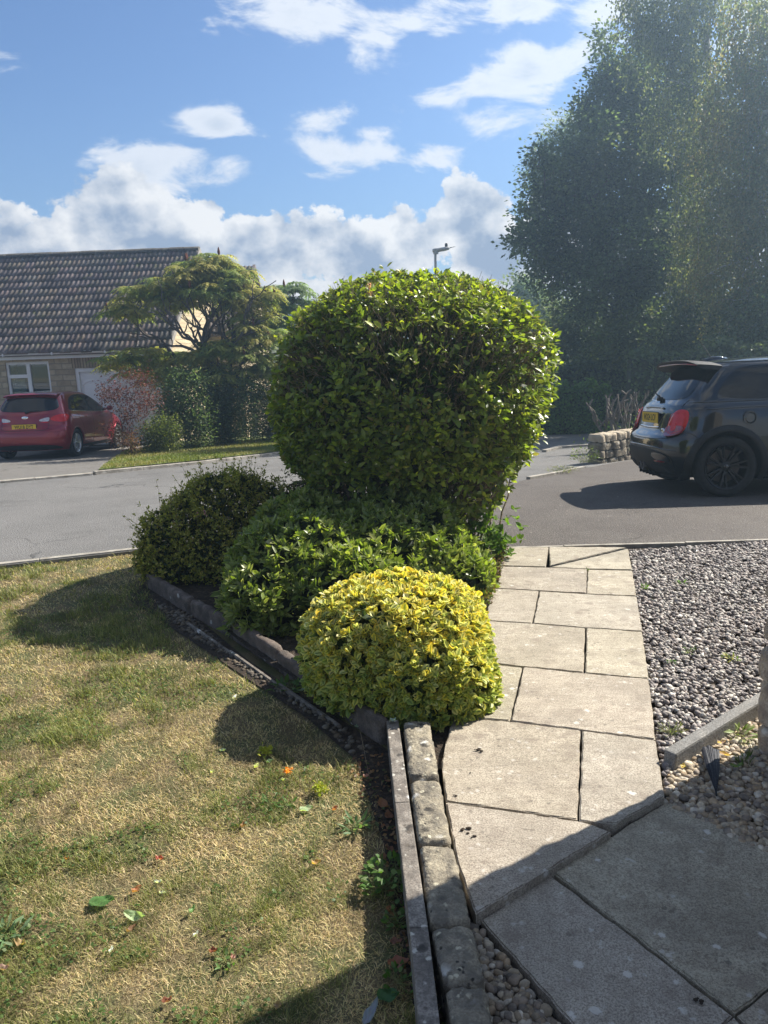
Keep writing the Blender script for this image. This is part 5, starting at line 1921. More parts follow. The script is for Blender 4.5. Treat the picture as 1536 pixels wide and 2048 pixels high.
def weeping(name, label, blobs, base, strands, slen, nleaf, L, cols, trunk, group=None, bark='bark_pale', r_tip=.012, prob=None):
    tips, R = blob_tips(blobs, strands)
    e = empty(name, tuple(float(x) for x in base))
    tag(e, label, 'tree', group)
    n = len(tips)
    Ls = rng.uniform(.4, 1.1, n) * slen
    hd = unit(rng.normal(0, 1, (n, 3))) * np.array([1, 1, 0])
    t = rng.uniform(0, 1, (n, nleaf))
    P = (tips[:, None] + hd[:, None] * (np.sqrt(t) * .22 * Ls[:, None])[..., None]
         + np.array([0, 0, -1]) * ((t ** 1.3) * Ls[:, None])[..., None] + rng.normal(0, .13, (n, nleaf, 3)))
    m_ = n * nleaf
    P = P.reshape(-1, 3)
    D = rng.normal(0, .6, (m_, 3)) + np.array([0, 0, -1])
    N = rng.normal(0, 1, (m_, 3)) + np.array([0, 0, .3])
    cc = pick(cols, n, prob, .12).repeat(nleaf, 0) * rng.uniform(.75, 1.3, (m_, 1))
    leaves('crown', P, D, N, rng.uniform(.7, 1.3, m_) * L, L * .72, cc, M['leaf_far'], e, T4)
    k = min(n, 170)
    ix = rng.choice(n, k, replace=False)
    paths = grow(np.array(base), tips[ix], r_tip, .12, trunk=trunk, up=.06)
    for i in rng.choice(n, min(n, 500), replace=False):
        tt = np.linspace(0, 1, 5)
        paths.append((tips[i] + hd[i] * (np.sqrt(tt) * .22 * Ls[i])[:, None] + np.array([0, 0, -1]) * ((tt ** 1.3) * Ls[i])[:, None], np.linspace(.006, .003, 5)))
    tubes('trunk', paths, M[bark], e, 5)
    return e


BG = [(.15, .175, .085), (.19, .21, .10), (.12, .145, .07), (.24, .24, .12)]
weeping('birch_tree', 'tall weeping birch with airy top and pale trunk at the right of the dark tree',
        [(x, y, r, 23 + d) for (x, y, r, d) in [(1275, 20, 34, 0), (1300, -40, 60, 0), (1345, 15, 60, 0), (1300, 85, 50, 0), (1390, 60, 60, 0), (1405, 150, 65, 0), (1355, 200, 60, 0),
         (1430, -50, 70, 0), (1420, 250, 70, -1), (1410, 370, 75, -1), (1420, 480, 75, -1), (1400, 590, 60, -1)]],
        (9.1, 23.2, float(gz(23))), 60, .95, 50, .088, BG, [(9.15, 23.2, 1), (9.2, 23.2, 3), (9.15, 23.1, 5), (9.2, 23.1, 7.3), (9.2, 23.1, 9.5)])
weeping('birch_tree', 'denser weeping birch filling the right edge of the view above the black car',
        [(x, y, r, 20 + d) for (x, y, r, d) in [(1500, 40, 60, 0), (1530, 130, 80, 0), (1480, 190, 70, 0), (1560, 260, 90, 0), (1480, 310, 80, 0), (1545, 390, 90, 0), (1470, 430, 80, 0),
         (1530, 510, 90, 0), (1460, 550, 75, 0), (1540, 620, 85, 0), (1470, 640, 65, 0), (1600, 100, 90, 0), (1620, 350, 100, 0), (1620, 550, 100, 0)]],
        (9.9, 20.4, float(gz(20))), 74, .85, 54, .080, [(.17, .19, .09), (.14, .16, .075), (.21, .205, .10), (.23, .19, .09)],
        [(9.9, 20.4, 1), (9.95, 20.3, 3), (9.9, 20.2, 5), (9.8, 20.1, 7.0)])

# distant and low trees between the big bush and the black car
for (nm, lab, bl, bs, pa, lp, cl, L, cols) in [
    ('tree', 'hazy pale green tree showing low between the big bush and the dark tree',
     [(1045, 575, 28, 42), (1060, 620, 40, 42), (1095, 650, 50, 42), (1030, 640, 34, 42)], (8.5, 42, -1.7), 14, 40, .34, .19, [(.22, .28, .17), (.17, .22, .13)]),
    ('tree', 'small thin trunked tree showing just right of the big bush',
     [(1140, 640, 50, 27), (1185, 660, 55, 27), (1160, 710, 50, 27), (1120, 690, 40, 27), (1225, 690, 50, 27)], (7.2, 27, float(gz(27))), 24, 36, .22, .12, [(.16, .20, .10), (.12, .16, .08)]),
    ('tree', 'bushy mid green tree behind the pruned shrub',
     [(1250, 680, 60, 24), (1290, 660, 55, 24), (1310, 710, 60, 24), (1270, 740, 55, 24)], (8.3, 24, float(gz(24))), 26, 36, .20, .12, [(.13, .17, .07), (.16, .19, .08)]),
    ('tree', 'dark bushy tree behind the spoiler of the black car',
     [(1380, 670, 70, 22), (1440, 650, 70, 22), (1400, 740, 70, 22), (1350, 760, 60, 22), (1350, 690, 50, 22)], (9.2, 22, float(gz(22))), 26, 36, .20, .11, DG),
    ('tree', 'dark bushy tree at the right edge beyond the black car roof',
     [(1510, 670, 80, 19), (1570, 700, 90, 19), (1490, 740, 60, 19)], (9.6, 19, float(gz(19))), 26, 36, .18, .10, DG)]:
    broadleaf(nm, lab, bl, bs, pa * 3.2, lp, cl, L * 1.1, .66, cols, r_tip=.010)


def hedge(name, label, x0, y0, x1, y1, thick, h, n, L, cols, seed=1, z0=None, cat='hedge'):
    e = empty(name, ((x0 + x1) / 2, (y0 + y1) / 2, float(gz((y0 + y1) / 2))))
    tag(e, label, cat)
    a, b_ = np.array([x0, y0]), np.array([x1, y1])
    d = (b_ - a) / np.linalg.norm(b_ - a)
    nn = np.array([-d[1], d[0]])
    t = rng.uniform(0, 1, n)
    s = rng.uniform(-1, 1, n)
    v = rng.uniform(0, 1, n)
    face = rng.uniform(0, 1, n)
    s = np.where(face < .68, np.sign(s) * rng.uniform(.86, 1.0, n), s)
    v = np.where(face >= .68, rng.uniform(.93, 1.02, n), v)
    hh = h * (1 + .06 * np.sin(t * 17 + seed) + .05 * np.sin(t * 41))
    zb = gz(a[1] + (b_ - a)[1] * t)
    w = thick / 2 * (1 + .12 * np.sin(t * 23 + v * 5)) * (1 - .12 * v ** 3)
    XY = a + (b_ - a) * t[:, None] + nn * (s * w)[:, None]
    P = np.stack([XY[:, 0], XY[:, 1], zb + v * hh], -1)
    N = np.where((face < .68)[:, None], np.concatenate([nn * np.sign(s)[:, None], np.full((n, 1), .4)], 1), np.array([0, 0, 1.0]))
    D = rng.normal(0, .8, (n, 3)) + np.array([0, 0, -.3])
    leaves('foliage', P + rng.normal(0, .03, P.shape), D, N + rng.normal(0, .4, (n, 3)), rng.uniform(.7, 1.3, n) * L, L * .8, pick(cols, n), M['leaf_far'], e, T4)
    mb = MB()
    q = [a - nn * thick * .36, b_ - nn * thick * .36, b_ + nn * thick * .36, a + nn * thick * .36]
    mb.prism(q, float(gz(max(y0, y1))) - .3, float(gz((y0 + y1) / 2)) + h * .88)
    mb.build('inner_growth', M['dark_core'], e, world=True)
    return e


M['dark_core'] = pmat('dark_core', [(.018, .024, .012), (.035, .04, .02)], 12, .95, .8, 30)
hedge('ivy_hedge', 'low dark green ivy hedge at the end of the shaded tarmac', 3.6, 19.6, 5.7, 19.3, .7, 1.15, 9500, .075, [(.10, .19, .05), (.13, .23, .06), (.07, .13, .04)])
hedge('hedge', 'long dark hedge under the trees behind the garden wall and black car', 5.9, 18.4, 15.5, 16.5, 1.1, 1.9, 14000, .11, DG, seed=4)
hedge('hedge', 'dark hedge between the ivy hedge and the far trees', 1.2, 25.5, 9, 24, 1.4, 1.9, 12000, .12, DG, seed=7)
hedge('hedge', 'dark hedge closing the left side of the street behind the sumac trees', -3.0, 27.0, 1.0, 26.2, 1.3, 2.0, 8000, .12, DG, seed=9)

# low stone garden wall behind the driveway
wa, wb = np.array([3.27, 11.75]), np.array([8.2, 15.6])
e = empty('garden_wall', (wa[0], wa[1], float(gz(wa[1]))))
tag(e, 'low weathered stone garden wall behind the black car', 'wall')
dwl = (wb - wa) / np.linalg.norm(wb - wa)
nwl = np.array([-dwl[1], dwl[0]])
Lw = float(np.linalg.norm(wb - wa))
mb, cap = MB(), MB()
for r_ in range(4):
    x = 0
    k = 0
    while x < Lw - .1:
        w = random.uniform(.16, .34)
        if r_ % 2 and k == 0:
            w = .12
        zb = float(gz(wa[1])) - .09 + r_ * .125
        zb += (float(gz((wa + dwl * x)[1])) - float(gz(wa[1]))) * .3
        j = random.uniform(-.012, .012)
        c0, c1 = wa + dwl * (x + .006), wa + dwl * min(Lw, x + w - .006)
        quad = [c0 - nwl * (.13 + j), c1 - nwl * (.13 + j), c1 + nwl * .13, c0 + nwl * .13]
        rough_block(cap if r_ == 3 else mb, quad, zb, zb + .117, 500 + r_ * 40 + k, res=.04, amp=.008, rnd=.012)
        x += w
        k += 1
mb.build('stone_courses', M['oldstone'], e, smooth=True, world=True)
M['capstone'] = pmat('capstone', [(.34, .28, .20), (.46, .39, .29)], 6, .92, .8, 25, bdist=.02)
cap.build('coping', M['capstone'], e, smooth=True, world=True)

# hard-pruned shrub behind that wall
base = np.array([4.30, 13.6, float(gz(13.6))])
e = empty('pruned_shrub', tuple(base))
tag(e, 'bare hard-pruned shrub with upright stubs behind the garden wall', 'shrub')
paths = []
for k in range(10):
    a = random.uniform(-1, 1)
    b0 = base + np.array([a * .28, random.uniform(-.2, .2), 0])
    t1 = b0 + np.array([a * .28 + random.gauss(0, .1), random.gauss(0, .12), random.uniform(.35, .6)])
    paths.append(limb(b0, t1, .034, .024, 5, .12))
    for q in range(3):
        t2 = t1 + np.array([random.gauss(a * .08, .13), random.gauss(0, .1), random.uniform(.18, .5)])
        paths.append(limb(t1, t2, .020, .011, 5, .2))
        if q < 2:
            paths.append(limb(t2, t2 + np.array([random.gauss(0, .04), 0, random.uniform(.02, .12)]), .016, .014, 3, .1))
M['pruned'] = pmat('pruned', [(.13, .11, .09), (.21, .185, .155)], 12, .9, .5, 40)
tubes('branches', paths, M['pruned'], e, 6)
n = 260
P = base + rng.normal(0, 1, (n, 3)) * np.array([.5, .2, .15]) + np.array([.2, 0, .35])
leaves('foliage', P, rng.normal(0, .5, (n, 3)) + np.array([0, 0, 1]), rng.normal(0, 1, (n, 3)), .06, .02, pick([(.12, .17, .05)], n), M['leaf_far'], e, T4)


# sumac trees
def sumac(name, label, base, crowns, trunk, seed, cols, ntip, cones=26, Y=19.0):
    e = empty(name, tuple(base))
    tag(e, label, 'tree', 'sumac trees on the far verge')
    tips = []
    for (px, py, rx, ry) in crowns:
        c = PY(px, py, Y)
        k = max(5, int(rx * ry / 1500 * ntip * 3.6))
        d = unit(rng.normal(0, 1, (k, 3))) * (rng.uniform(0, 1, (k, 1)) ** .4)
        d[:, 2] = np.abs(d[:, 2]) * rng.choice([1, -.6], k, p=[.75, .25])
        tips.append(c + d * np.array([rx, rx * 1.2, ry]) / 1536 * Y)
    tips = np.concatenate(tips)
    tubes('trunk', grow(np.array(base), tips[rng.choice(len(tips), min(len(tips), 110), replace=False)], .009, .20, trunk=trunk, up=-.05, power=.40), M['sumac_bark'], e, 6)
    if len(crowns) > 12:
        pf = []
        for (x0, y0, x1, y1) in ((405, 700, 352, 640), (405, 700, 372, 600), (408, 700, 398, 590), (408, 695, 425, 600), (460, 700, 410, 610), (460, 700, 440, 590), (462, 700, 470, 600),
                                 (464, 700, 500, 610), (464, 705, 520, 640), (460, 700, 385, 640), (404, 705, 330, 620), (410, 690, 450, 620), (330, 690, 262, 640), (400, 712, 300, 668),
                                 (466, 690, 455, 640), (470, 690, 488, 650), (400, 690, 380, 655)):
            a_, b_ = PY(x0, y0, Y + rng.uniform(-.3, .1)), PY(x1, y1, Y + rng.uniform(-.8, .8))
            P_, R_ = limb(a_, b_, .040, .020, 9, .34)
            pf.append((P_, R_))
            for j in (3, 5, 6, 7):
                q_ = P_[j] + (b_ - a_) * rng.uniform(.25, .55) + rng.normal(0, .22, 3) + np.array([0, 0, .18])
                pf.append(limb(P_[j], q_, R_[j] * .6, .009, 6, .35))
        for (x0, y0) in ((405, 700), (462, 700), (330, 690)):
            pf.append(limb(np.array(base) + np.array([0, 0, .5]), PY(x0, y0, Y), .07, .045, 8, .15))
        tubes('limbs', pf, M['sumac_bark'], e, 6)
    # pinnate fronds
    B, D, N, L, C = [], [], [], [], []
    for tp in tips:
        nf = rng.integers(7, 10)
        colr = np.array(cols[rng.integers(0, len(cols))])
        for f in range(nf):
            a = f * 2.4 + rng.normal(0, .3)
            out = np.array([math.cos(a), math.sin(a), 0])
            fl = rng.uniform(.26, .46)
            s = np.linspace(.12, 1, 11)
            rise = rng.uniform(.15, .65)
            pts = tp + out * (s * fl)[:, None] + np.array([0, 0, 1]) * ((rise * s - .75 * s ** 2) * fl)[:, None]
            tan = unit(np.gradient(pts, axis=0))
            side = np.array([-out[1], out[0], 0])
            for sg in (-1, 1):
                B.append(pts)
                D.append(side * sg + tan * .55 + np.array([0, 0, -.35]) + rng.normal(0, .12, pts.shape))
                N.append(np.tile([0, 0, 1.0], (11, 1)) + out * .3 + rng.normal(0, .15, (11, 3)))
                L.append(.115 * np.sin(np.linspace(.55, 2.75, 11)) * rng.uniform(.85, 1.1))
                C.append(np.tile(colr * rng.uniform(.8, 1.2), (11, 1)))
    B, D, N, L, C = map(np.concatenate, (B, D, N, L, C))
    leaves('crown', B, D, N, L, L * .36, C * rng.uniform(.85, 1.15, (len(C), 1)), M['leaf_far'], e, T4)
    ix = rng.choice(len(tips), min(cones, len(tips)), replace=False)
    mb = MB()
    for i in ix:
        mb.lathe([(.004, -.02), (.030, .02), (.034, .07), (.022, .13), (.004, .18)], tips[i] + np.array([0, 0, .05]), 7)
    mb.build('seed_heads', M['seedhead'], e, world=True, smooth=True)
    return e


M['sumac_bark'] = pmat('sumac_bark', [(.075, .062, .055), (.13, .11, .10)], 8, .9, .5, 30)
M['seedhead'] = pmat('seedhead', [(.10, .035, .025), (.15, .06, .035)], 30, .95, .8, 60)
sb = np.array([-3.75, 19.1, float(gz(19.1))])
sumac('sumac_tree', 'spreading olive green sumac with bare crooked limbs in front of the bungalow gable', sb,
      [(240, 618, 36, 20), (285, 598, 46, 26), (335, 578, 50, 30), (385, 560, 52, 34), (432, 552, 50, 34), (470, 566, 44, 34), (400, 590, 64, 26), (495, 605, 38, 34), (515, 645, 32, 34), (350, 610, 50, 20), (450, 595, 50, 28), (430, 530, 40, 20), (380, 545, 50, 24), (500, 660, 40, 30), (270, 625, 40, 16), (470, 620, 40, 24), (530, 600, 30, 26), (545, 680, 30, 26), (500, 690, 36, 24),
       (235, 728, 40, 24), (295, 712, 50, 24), (350, 728, 48, 24), (400, 712, 50, 28), (450, 702, 54, 28), (500, 718, 50, 28), (538, 742, 38, 32), (300, 750, 60, 20), (430, 752, 64, 26), (490, 758, 54, 26), (370, 755, 50, 24)],
      [(-3.8, 19.1, -.5), (-3.85, 19.0, .1), (-4.0, 19.0, .7), (-4.15, 19.0, 1.1)], 3,
      [(.34, .35, .10), (.27, .32, .09), (.40, .36, .11), (.21, .27, .08), (.35, .33, .10)], 6.2)
sumac('sumac_tree', 'blue green sumac further right, half hidden by the big clipped bush', np.array([-2.6, 20.6, float(gz(20.6))]),
      [(548, 585, 34, 22), (590, 588, 36, 22), (560, 620, 36, 24), (605, 620, 40, 24), (590, 655, 44, 24), (548, 650, 34, 20), (640, 630, 30, 20), (560, 690, 34, 22)],
      [(-2.6, 20.6, 0.0), (-2.5, 20.6, .8)], 5, [(.22, .30, .13), (.26, .33, .13), (.18, .25, .11)], 7, 14, Y=20.5)


# shrubs along the verge in front of the bungalow
def vshrub(name, label, blobs, Y, base, per, lp, cl, L, cols, cat='shrub', ratio=.55, lf=.12):
    e = broadleaf(name, label, [(x, y, r, Y) for x, y, r in blobs], base, per * 5, lp, cl, L, ratio, cols, r_tip=.004, cat=cat, limbfrac=lf)
    return e


g_ = lambda y: float(gz(y)) + .02
vshrub('red_maple', 'small red leaved maple against the white garage door', [(222, 778, 28), (255, 768, 30), (290, 772, 28), (215, 800, 20), (245, 815, 28), (280, 810, 28), (300, 800, 24), (235, 850, 22), (265, 850, 24),
       (250, 880, 20)], 16.2, (-5.35, 16.3, g_(16.3)), 40, 24, .085, .048, [(.11, .028, .026), (.15, .042, .035), (.08, .025, .02), (.17, .075, .05)], cat='tree', lf=.5)
vshrub('shrub', 'low green and yellow shrub at the foot of the red maple', [(300, 870, 26), (330, 855, 28), (320, 885, 24), (345, 880, 24)], 16.6, (-4.9, 16.6, g_(16.6)), 90, 30, .09, .05,
       [(.10, .13, .03), (.16, .18, .04), (.07, .09, .03)])
vshrub('shrub', 'brown red twiggy shrub at the driveway corner beside the car wheel', [(250, 885, 18), (232, 875, 16), (268, 895, 14)], 15.9, (-5.3, 15.9, g_(15.9)), 90, 26, .08, .045,
       [(.16, .08, .05), (.12, .09, .04)])
vshrub('shrub', 'dark green shrub under the left half of the sumac', [(350, 830, 34), (385, 820, 36), (375, 865, 32), (400, 855, 34), (345, 795, 34), (375, 775, 36), (330, 860, 26)], 17.6, (-4.5, 17.6, g_(17.6)), 70, 34, .12, .06,
       [(.10, .15, .06), (.14, .185, .075)])
vshrub('shrub', 'shadowy shrub below the sumac trunk', [(430, 840, 36), (470, 850, 38), (440, 870, 26), (420, 795, 36), (480, 795, 40), (440, 775, 36)], 18.6, (-3.9, 18.5, g_(18.5)), 60, 34, .13, .065,
       [(.08, .12, .06), (.11, .15, .075)])
vshrub('shrub', 'dark feathery shrub right of the sumac trunk beside the big bush', [(520, 850, 36), (560, 840, 40), (540, 800, 40), (590, 860, 30), (600, 800, 40), (510, 800, 30), (570, 770, 34)],
       19.8, (-2.7, 19.8, g_(19.8)), 55, 36, .14, .065, [(.09, .13, .08), (.13, .17, .09)])

# street lamp
lx, ly = PY(871, 530, 29)[0], 29.0
lz = float(gz(29))
e = empty('street_lamp', (lx, ly, lz))
tag(e, 'grey street lamp post rising behind the big clipped bush', 'street lamp')
topz = PY(870, 503, 29)[2]
mb = MB()
mb.lathe([(.085, lz - .2), (.085, lz + 1.0), (.055, lz + 1.1), (.045, topz - .12), (.045, topz)], (lx, ly, 0), 14)
mb.build('post', M['metal_grey'], e, world=True, smooth=True)
mb = MB()
hz = topz + .04
pr = [(-.10, .07, .05), (-.07, .10, .07), (.1, .12, .075), (.35, .12, .07), (.48, .10, .05), (.52, .06, .02)]
V, F = [], []
for (x, w, h) in pr:
    for k in range(12):
        a = 2 * math.pi * k / 12
        V.append((lx + x, ly + math.cos(a) * w, hz + .10 * x + math.sin(a) * h))
for i in range(len(pr) - 1):
    for k in range(12):
        F.append((i * 12 + k, i * 12 + (k + 1) % 12, (i + 1) * 12 + (k + 1) % 12, (i + 1) * 12 + k))
F.append(tuple(range(12)))
F.append(tuple(60 + k for k in range(12))[::-1])
mb.add(V, F)
hd_ = mb.build('lamp_head', M['metal_grey'], e, world=True, smooth=True)
mb = MB()
mb.lathe([(.09, hz - .13), (.10, hz - .06), (.085, hz - .02)], (lx + .02, ly, 0), 12)
mb.build('collar', M['metal_grey'], e, world=True, smooth=True)
M['dark_plastic'] = pmat('dark_plastic', [(.03, .03, .032), (.045, .045, .045)], 10, .5, spec=.4)
mb = MB()
mb.lathe([(.05, hz + .08), (.055, hz + .14), (.045, hz + .19), (.01, hz + .21)], (lx + .40, ly, .03), 12)
mb.build('light_sensor', M['dark_plastic'], e, world=True, smooth=True)
mb = MB()
mb.add([(lx + .45, ly - .04, hz + .04), (lx + .45, ly + .04, hz + .04), (lx + .72, ly + .012, hz + .10), (lx + .72, ly - .012, hz + .10), (lx + .45, ly - .04, hz + .07), (lx + .45, ly + .04, hz + .07), (lx + .72, ly + .012, hz + .11), (lx + .72, ly - .012, hz + .11)],
       [(0, 1, 2, 3), (4, 7, 6, 5), (0, 4, 5, 1), (1, 5, 6, 2), (2, 6, 7, 3), (3, 7, 4, 0)])
mb.build('spigot_tip', M['dark_plastic'], hd_)
# ------------------------------------------------------------------ cars
def paint(name, col, metallic=.3, rough=.35):
    m = pmat(name, [col, tuple(x * 1.12 for x in col)], 3, rough, spec=.5, metallic=metallic, coat=1.0)
    return m


M['paint_black'] = paint('paint_black', (.0035, .0045, .007), .0, .22)
M['paint_red'] = paint('paint_red', (.24, .007, .02), .45, .28)
M['trim_black'] = pmat('trim_black', [(.008, .008, .009), (.013, .013, .013)], 20, .6, .15, 200, spec=.4)
M['gloss_black'] = pmat('gloss_black', [(.006, .006, .007)], 4, .08, spec=.6, coat=1.0)
M['car_glass'] = pmat('car_glass', [(.006, .007, .009), (.010, .012, .015)], 1.2, .04, spec=.45)
M['tyre'] = pmat('tyre', [(.018, .018, .018), (.030, .029, .028)], 20, .85, .3, 150)
M['rim_black'] = pmat('rim_black', [(.010, .010, .011)], 8, .38, spec=.4)
M['rim_silver'] = pmat('rim_silver', [(.55, .56, .57), (.48, .49, .50)], 8, .3, metallic=.85)
M['chrome'] = pmat('chrome', [(.75, .75, .76)], 8, .12, metallic=1.0)
M['red_lens'] = pmat('red_lens', [(.58, .006, .010), (.68, .012, .018)], 14, .15, spec=.45, coat=.2)
M['dark_red_lens'] = pmat('dark_red_lens', [(.22, .004, .008), (.34, .01, .015)], 30, .12, spec=.8, coat=1.0)
M['clear_lens'] = pmat('clear_lens', [(.60, .58, .58), (.45, .42, .43)], 30, .10, spec=.8, coat=1.0)
M['plate_yellow'] = pmat('plate_yellow', [(.72, .47, .02)], 5, .4, spec=.5)
M['plate_text'] = pmat('plate_text', [(.01, .01, .01)], 5, .5)
M['headlamp'] = pmat('headlamp', [(.55, .57, .60), (.35, .37, .40)], 12, .08, spec=.8, coat=1.0)
M['disc'] = pmat('disc', [(.10, .09, .085), (.16, .14, .13)], 10, .5, metallic=.7)


def pchip(tab):
    X = np.array([t[0] for t in tab], float)
    Y = np.array([t[1] for t in tab], float)
    h = np.diff(X)
    dl = np.diff(Y) / h
    d = np.zeros_like(Y)
    for i in range(1, len(X) - 1):
        if dl[i - 1] * dl[i] > 0:
            w1, w2 = 2 * h[i] + h[i - 1], h[i] + 2 * h[i - 1]
            d[i] = (w1 + w2) / (w1 / dl[i - 1] + w2 / dl[i])
    d[0], d[-1] = dl[0], dl[-1]

    def f(x):
        x = np.clip(np.asarray(x, float), X[0], X[-1])
        i = np.clip(np.searchsorted(X, x) - 1, 0, len(h) - 1)
        t = (x - X[i]) / h[i]
        return ((2 * t**3 - 3 * t**2 + 1) * Y[i] + (t**3 - 2 * t**2 + t) * h[i] * d[i] + (-2 * t**3 + 3 * t**2) * Y[i + 1] + (t**3 - t**2) * h[i] * d[i + 1])
    return f


class Car:
    def __init__(s, name, label, loc, rot, xr, xf, w, cr, cf, n, H):
        s.e = empty(name, loc)
        s.e.rotation_euler = rot
        tag(s.e, label, 'car')
        s.xr, s.xf, s.w, s.cr, s.cf = pchip(xr), pchip(xf), pchip(w), pchip(cr), pchip(cf)
        s.n, s.H = n, H

    def W(s, x, z):
        xr, xf, w, c, cf = s.xr(z), s.xf(z), s.w(z), s.cr(z), s.cf(z)
        q = np.clip((xr + c - x) / c, 0, 1)
        q2 = np.clip((x - (xf - cf)) / cf, 0, 1)
        return w * (1 - q ** s.n) ** (1 / s.n) * (1 - q2 ** s.n) ** (1 / s.n)

    def RX(s, y, z):
        c = s.cr(z)
        q = np.clip(np.abs(y) / s.w(z), 0, 1)
        return s.xr(z) + c - c * (1 - q ** s.n) ** (1 / s.n)

    def FX(s, y, z):
        c = s.cf(z)
        q = np.clip(np.abs(y) / s.w(z), 0, 1)
        return s.xf(z) - c + c * (1 - q ** s.n) ** (1 / s.n)

    def body(s, mat, z0, wheels, rad, ztab):
        na, ns = 15, 26
        V, F = [], []
        for z in ztab:
            xr, xf, w, c, cf = map(float, (s.xr(z), s.xf(z), s.w(z), s.cr(z), s.cf(z)))
            if xf - xr < c + cf:
                k = (xf - xr) / (c + cf)
                c, cf = c * k * .98, cf * k * .98
            a = np.linspace(-math.pi / 2, math.pi / 2, 2 * na + 1)
            p = 2 / s.n
            rx = xr + c - c * np.abs(np.cos(a)) ** p
            ry = -w * np.sign(np.sin(a)) * np.abs(np.sin(a)) ** p      # left (+) to right (-)
            sx = np.linspace(xr + c, xf - cf, ns + 2)[1:-1]
            fx = xf - cf + cf * np.abs(np.cos(a)) ** p
            fy = w * np.sign(np.sin(a)) * np.abs(np.sin(a)) ** p
            X = np.concatenate([rx, sx, fx, sx[::-1]])
            Y = np.concatenate([ry, np.full(ns, -w), fy, np.full(ns, w)])
            V += [(x, y, z) for x, y in zip(X, Y)]
        N = len(X)
        for i in range(len(ztab) - 1):
            for k in range(N):
                F.append((i * N + k, i * N + (k + 1) % N, (i + 1) * N + (k + 1) % N, (i + 1) * N + k))
        F.append(tuple(range(N))[::-1])
        F.append(tuple((len(ztab) - 1) * N + k for k in range(N)))
        mb = MB().add(V, F)
        o = mb.build('body', mat, None)
        o.data.materials.append(M['trim_black'])
        cut = MB()
        for wx in wheels:
            for sg in (-1, 1):
                prof = []
                n = 48
                V = []
                for yy in (sg * .50, sg * 1.1):
                    for k in range(n):
                        a = 2 * math.pi * k / n
                        V.append((wx + math.cos(a) * (rad), yy, rad_c + math.sin(a) * rad))
                F = [(k, (k + 1) % n, n + (k + 1) % n, n + k) for k in range(n)] + [tuple(range(n))[::-1], tuple(range(n, 2 * n))]
                cut.add(V, F)
        co = cut.build('cutter', M['trim_black'])
        md = o.modifiers.new('b', 'BOOLEAN')
        md.object = co
        md.operation = 'DIFFERENCE'
        md.solver = 'EXACT'
        dg = bpy.context.evaluated_depsgraph_get()
        me = bpy.data.meshes.new_from_object(o.evaluated_get(dg))
        o.modifiers.clear()
        o.data = me
        cm = co.data
        bpy.data.objects.remove(co)
        bpy.data.meshes.remove(cm)
        # inner faces of the arches are dark
        for p in me.polygons:
            p.use_smooth = True
            c = p.center
            for wx in wheels:
                if math.hypot(c.x - wx, c.z - rad_c) < rad + .004 and abs(c.y) < float(s.W(c.x, c.z)) - .003:
                    p.material_index = 1 if len(me.materials) > 1 else 0
        me.set_sharp_from_angle(angle=math.radians(38))
        o.parent = s.e
        return o

    def fill(s, name, poly, fmap, mat, parent, off=.004, rings=8, smooth_it=3, skirt=.012, dense=96, dome=0.0):
        P = np.array(poly, float)
        for _ in range(smooth_it):       # corner cutting
            Q = np.roll(P, -1, 0)
            P = np.stack([P * .75 + Q * .25, P * .25 + Q * .75], 1).reshape(-1, 2)
        d = np.linalg.norm(np.roll(P, -1, 0) - P, axis=1)
        c = np.concatenate([[0], np.cumsum(d)])
        PP = np.vstack([P, P[:1]])
        t = np.linspace(0, c[-1], dense, endpoint=False)
        B = np.stack([np.interp(t, c, PP[:, 0]), np.interp(t, c, PP[:, 1])], -1)
        cen = (B.max(0) + B.min(0)) / 2
        V, F = [], []
        for r in range(rings + 1):
            k = 1 - r / rings * .97
            for q in B:
                p = cen + (q - cen) * k
                V.append(fmap(p[0], p[1], off + dome * (1 - k * k)))
        n = len(B)
        sk = len(V)
        for q in B:
            V.append(fmap(q[0], q[1], off - skirt))
        for r in range(rings):
            for k in range(n):
                F.append((r * n + k, r * n + (k + 1) % n, (r + 1) * n + (k + 1) % n, (r + 1) * n + k))
        F.append(tuple(rings * n + k for k in range(n)))
        for k in range(n):
            F.append((sk + k, sk + (k + 1) % n, (k + 1) % n, k))
        o = MB().add(V, F).build(name, mat, parent or s.e, smooth=True)
        o.data.set_sharp_from_angle(angle=math.radians(50))
        return o

    def smap(s, side):
        return lambda x, z, off: (x, side * (float(s.W(x, z)) + off), z)

    def rmap(s):
        def f(y, z, off):
            q = abs(y) / float(s.w(z))
            nx, ny = 1.0, max(0, (q - .55) * 1.6)
            L = math.hypot(nx, ny)
            return (float(s.RX(y, z)) - off * nx / L, y + math.copysign(off * ny / L, y), z)
        return f

    def fmap(s):
        return lambda y, z, off: (float(s.FX(y, z)) + off, y, z)

    def line(s, name, pts, fm, r, mat, parent=None, closed=False, n=5, off=.0, dense=40):
        P = np.array(pts, float)
        if closed:
            P = np.vstack([P, P[:1]])
        d = np.concatenate([[0], np.cumsum(np.linalg.norm(np.diff(P, axis=0), axis=1))])
        t = np.linspace(0, d[-1], dense)
        Q = [fm(np.interp(a, d, P[:, 0]), np.interp(a, d, P[:, 1]), off) for a in t]
        return MB().tube(Q, r, n).build(name, mat, parent or s.e, smooth=True)

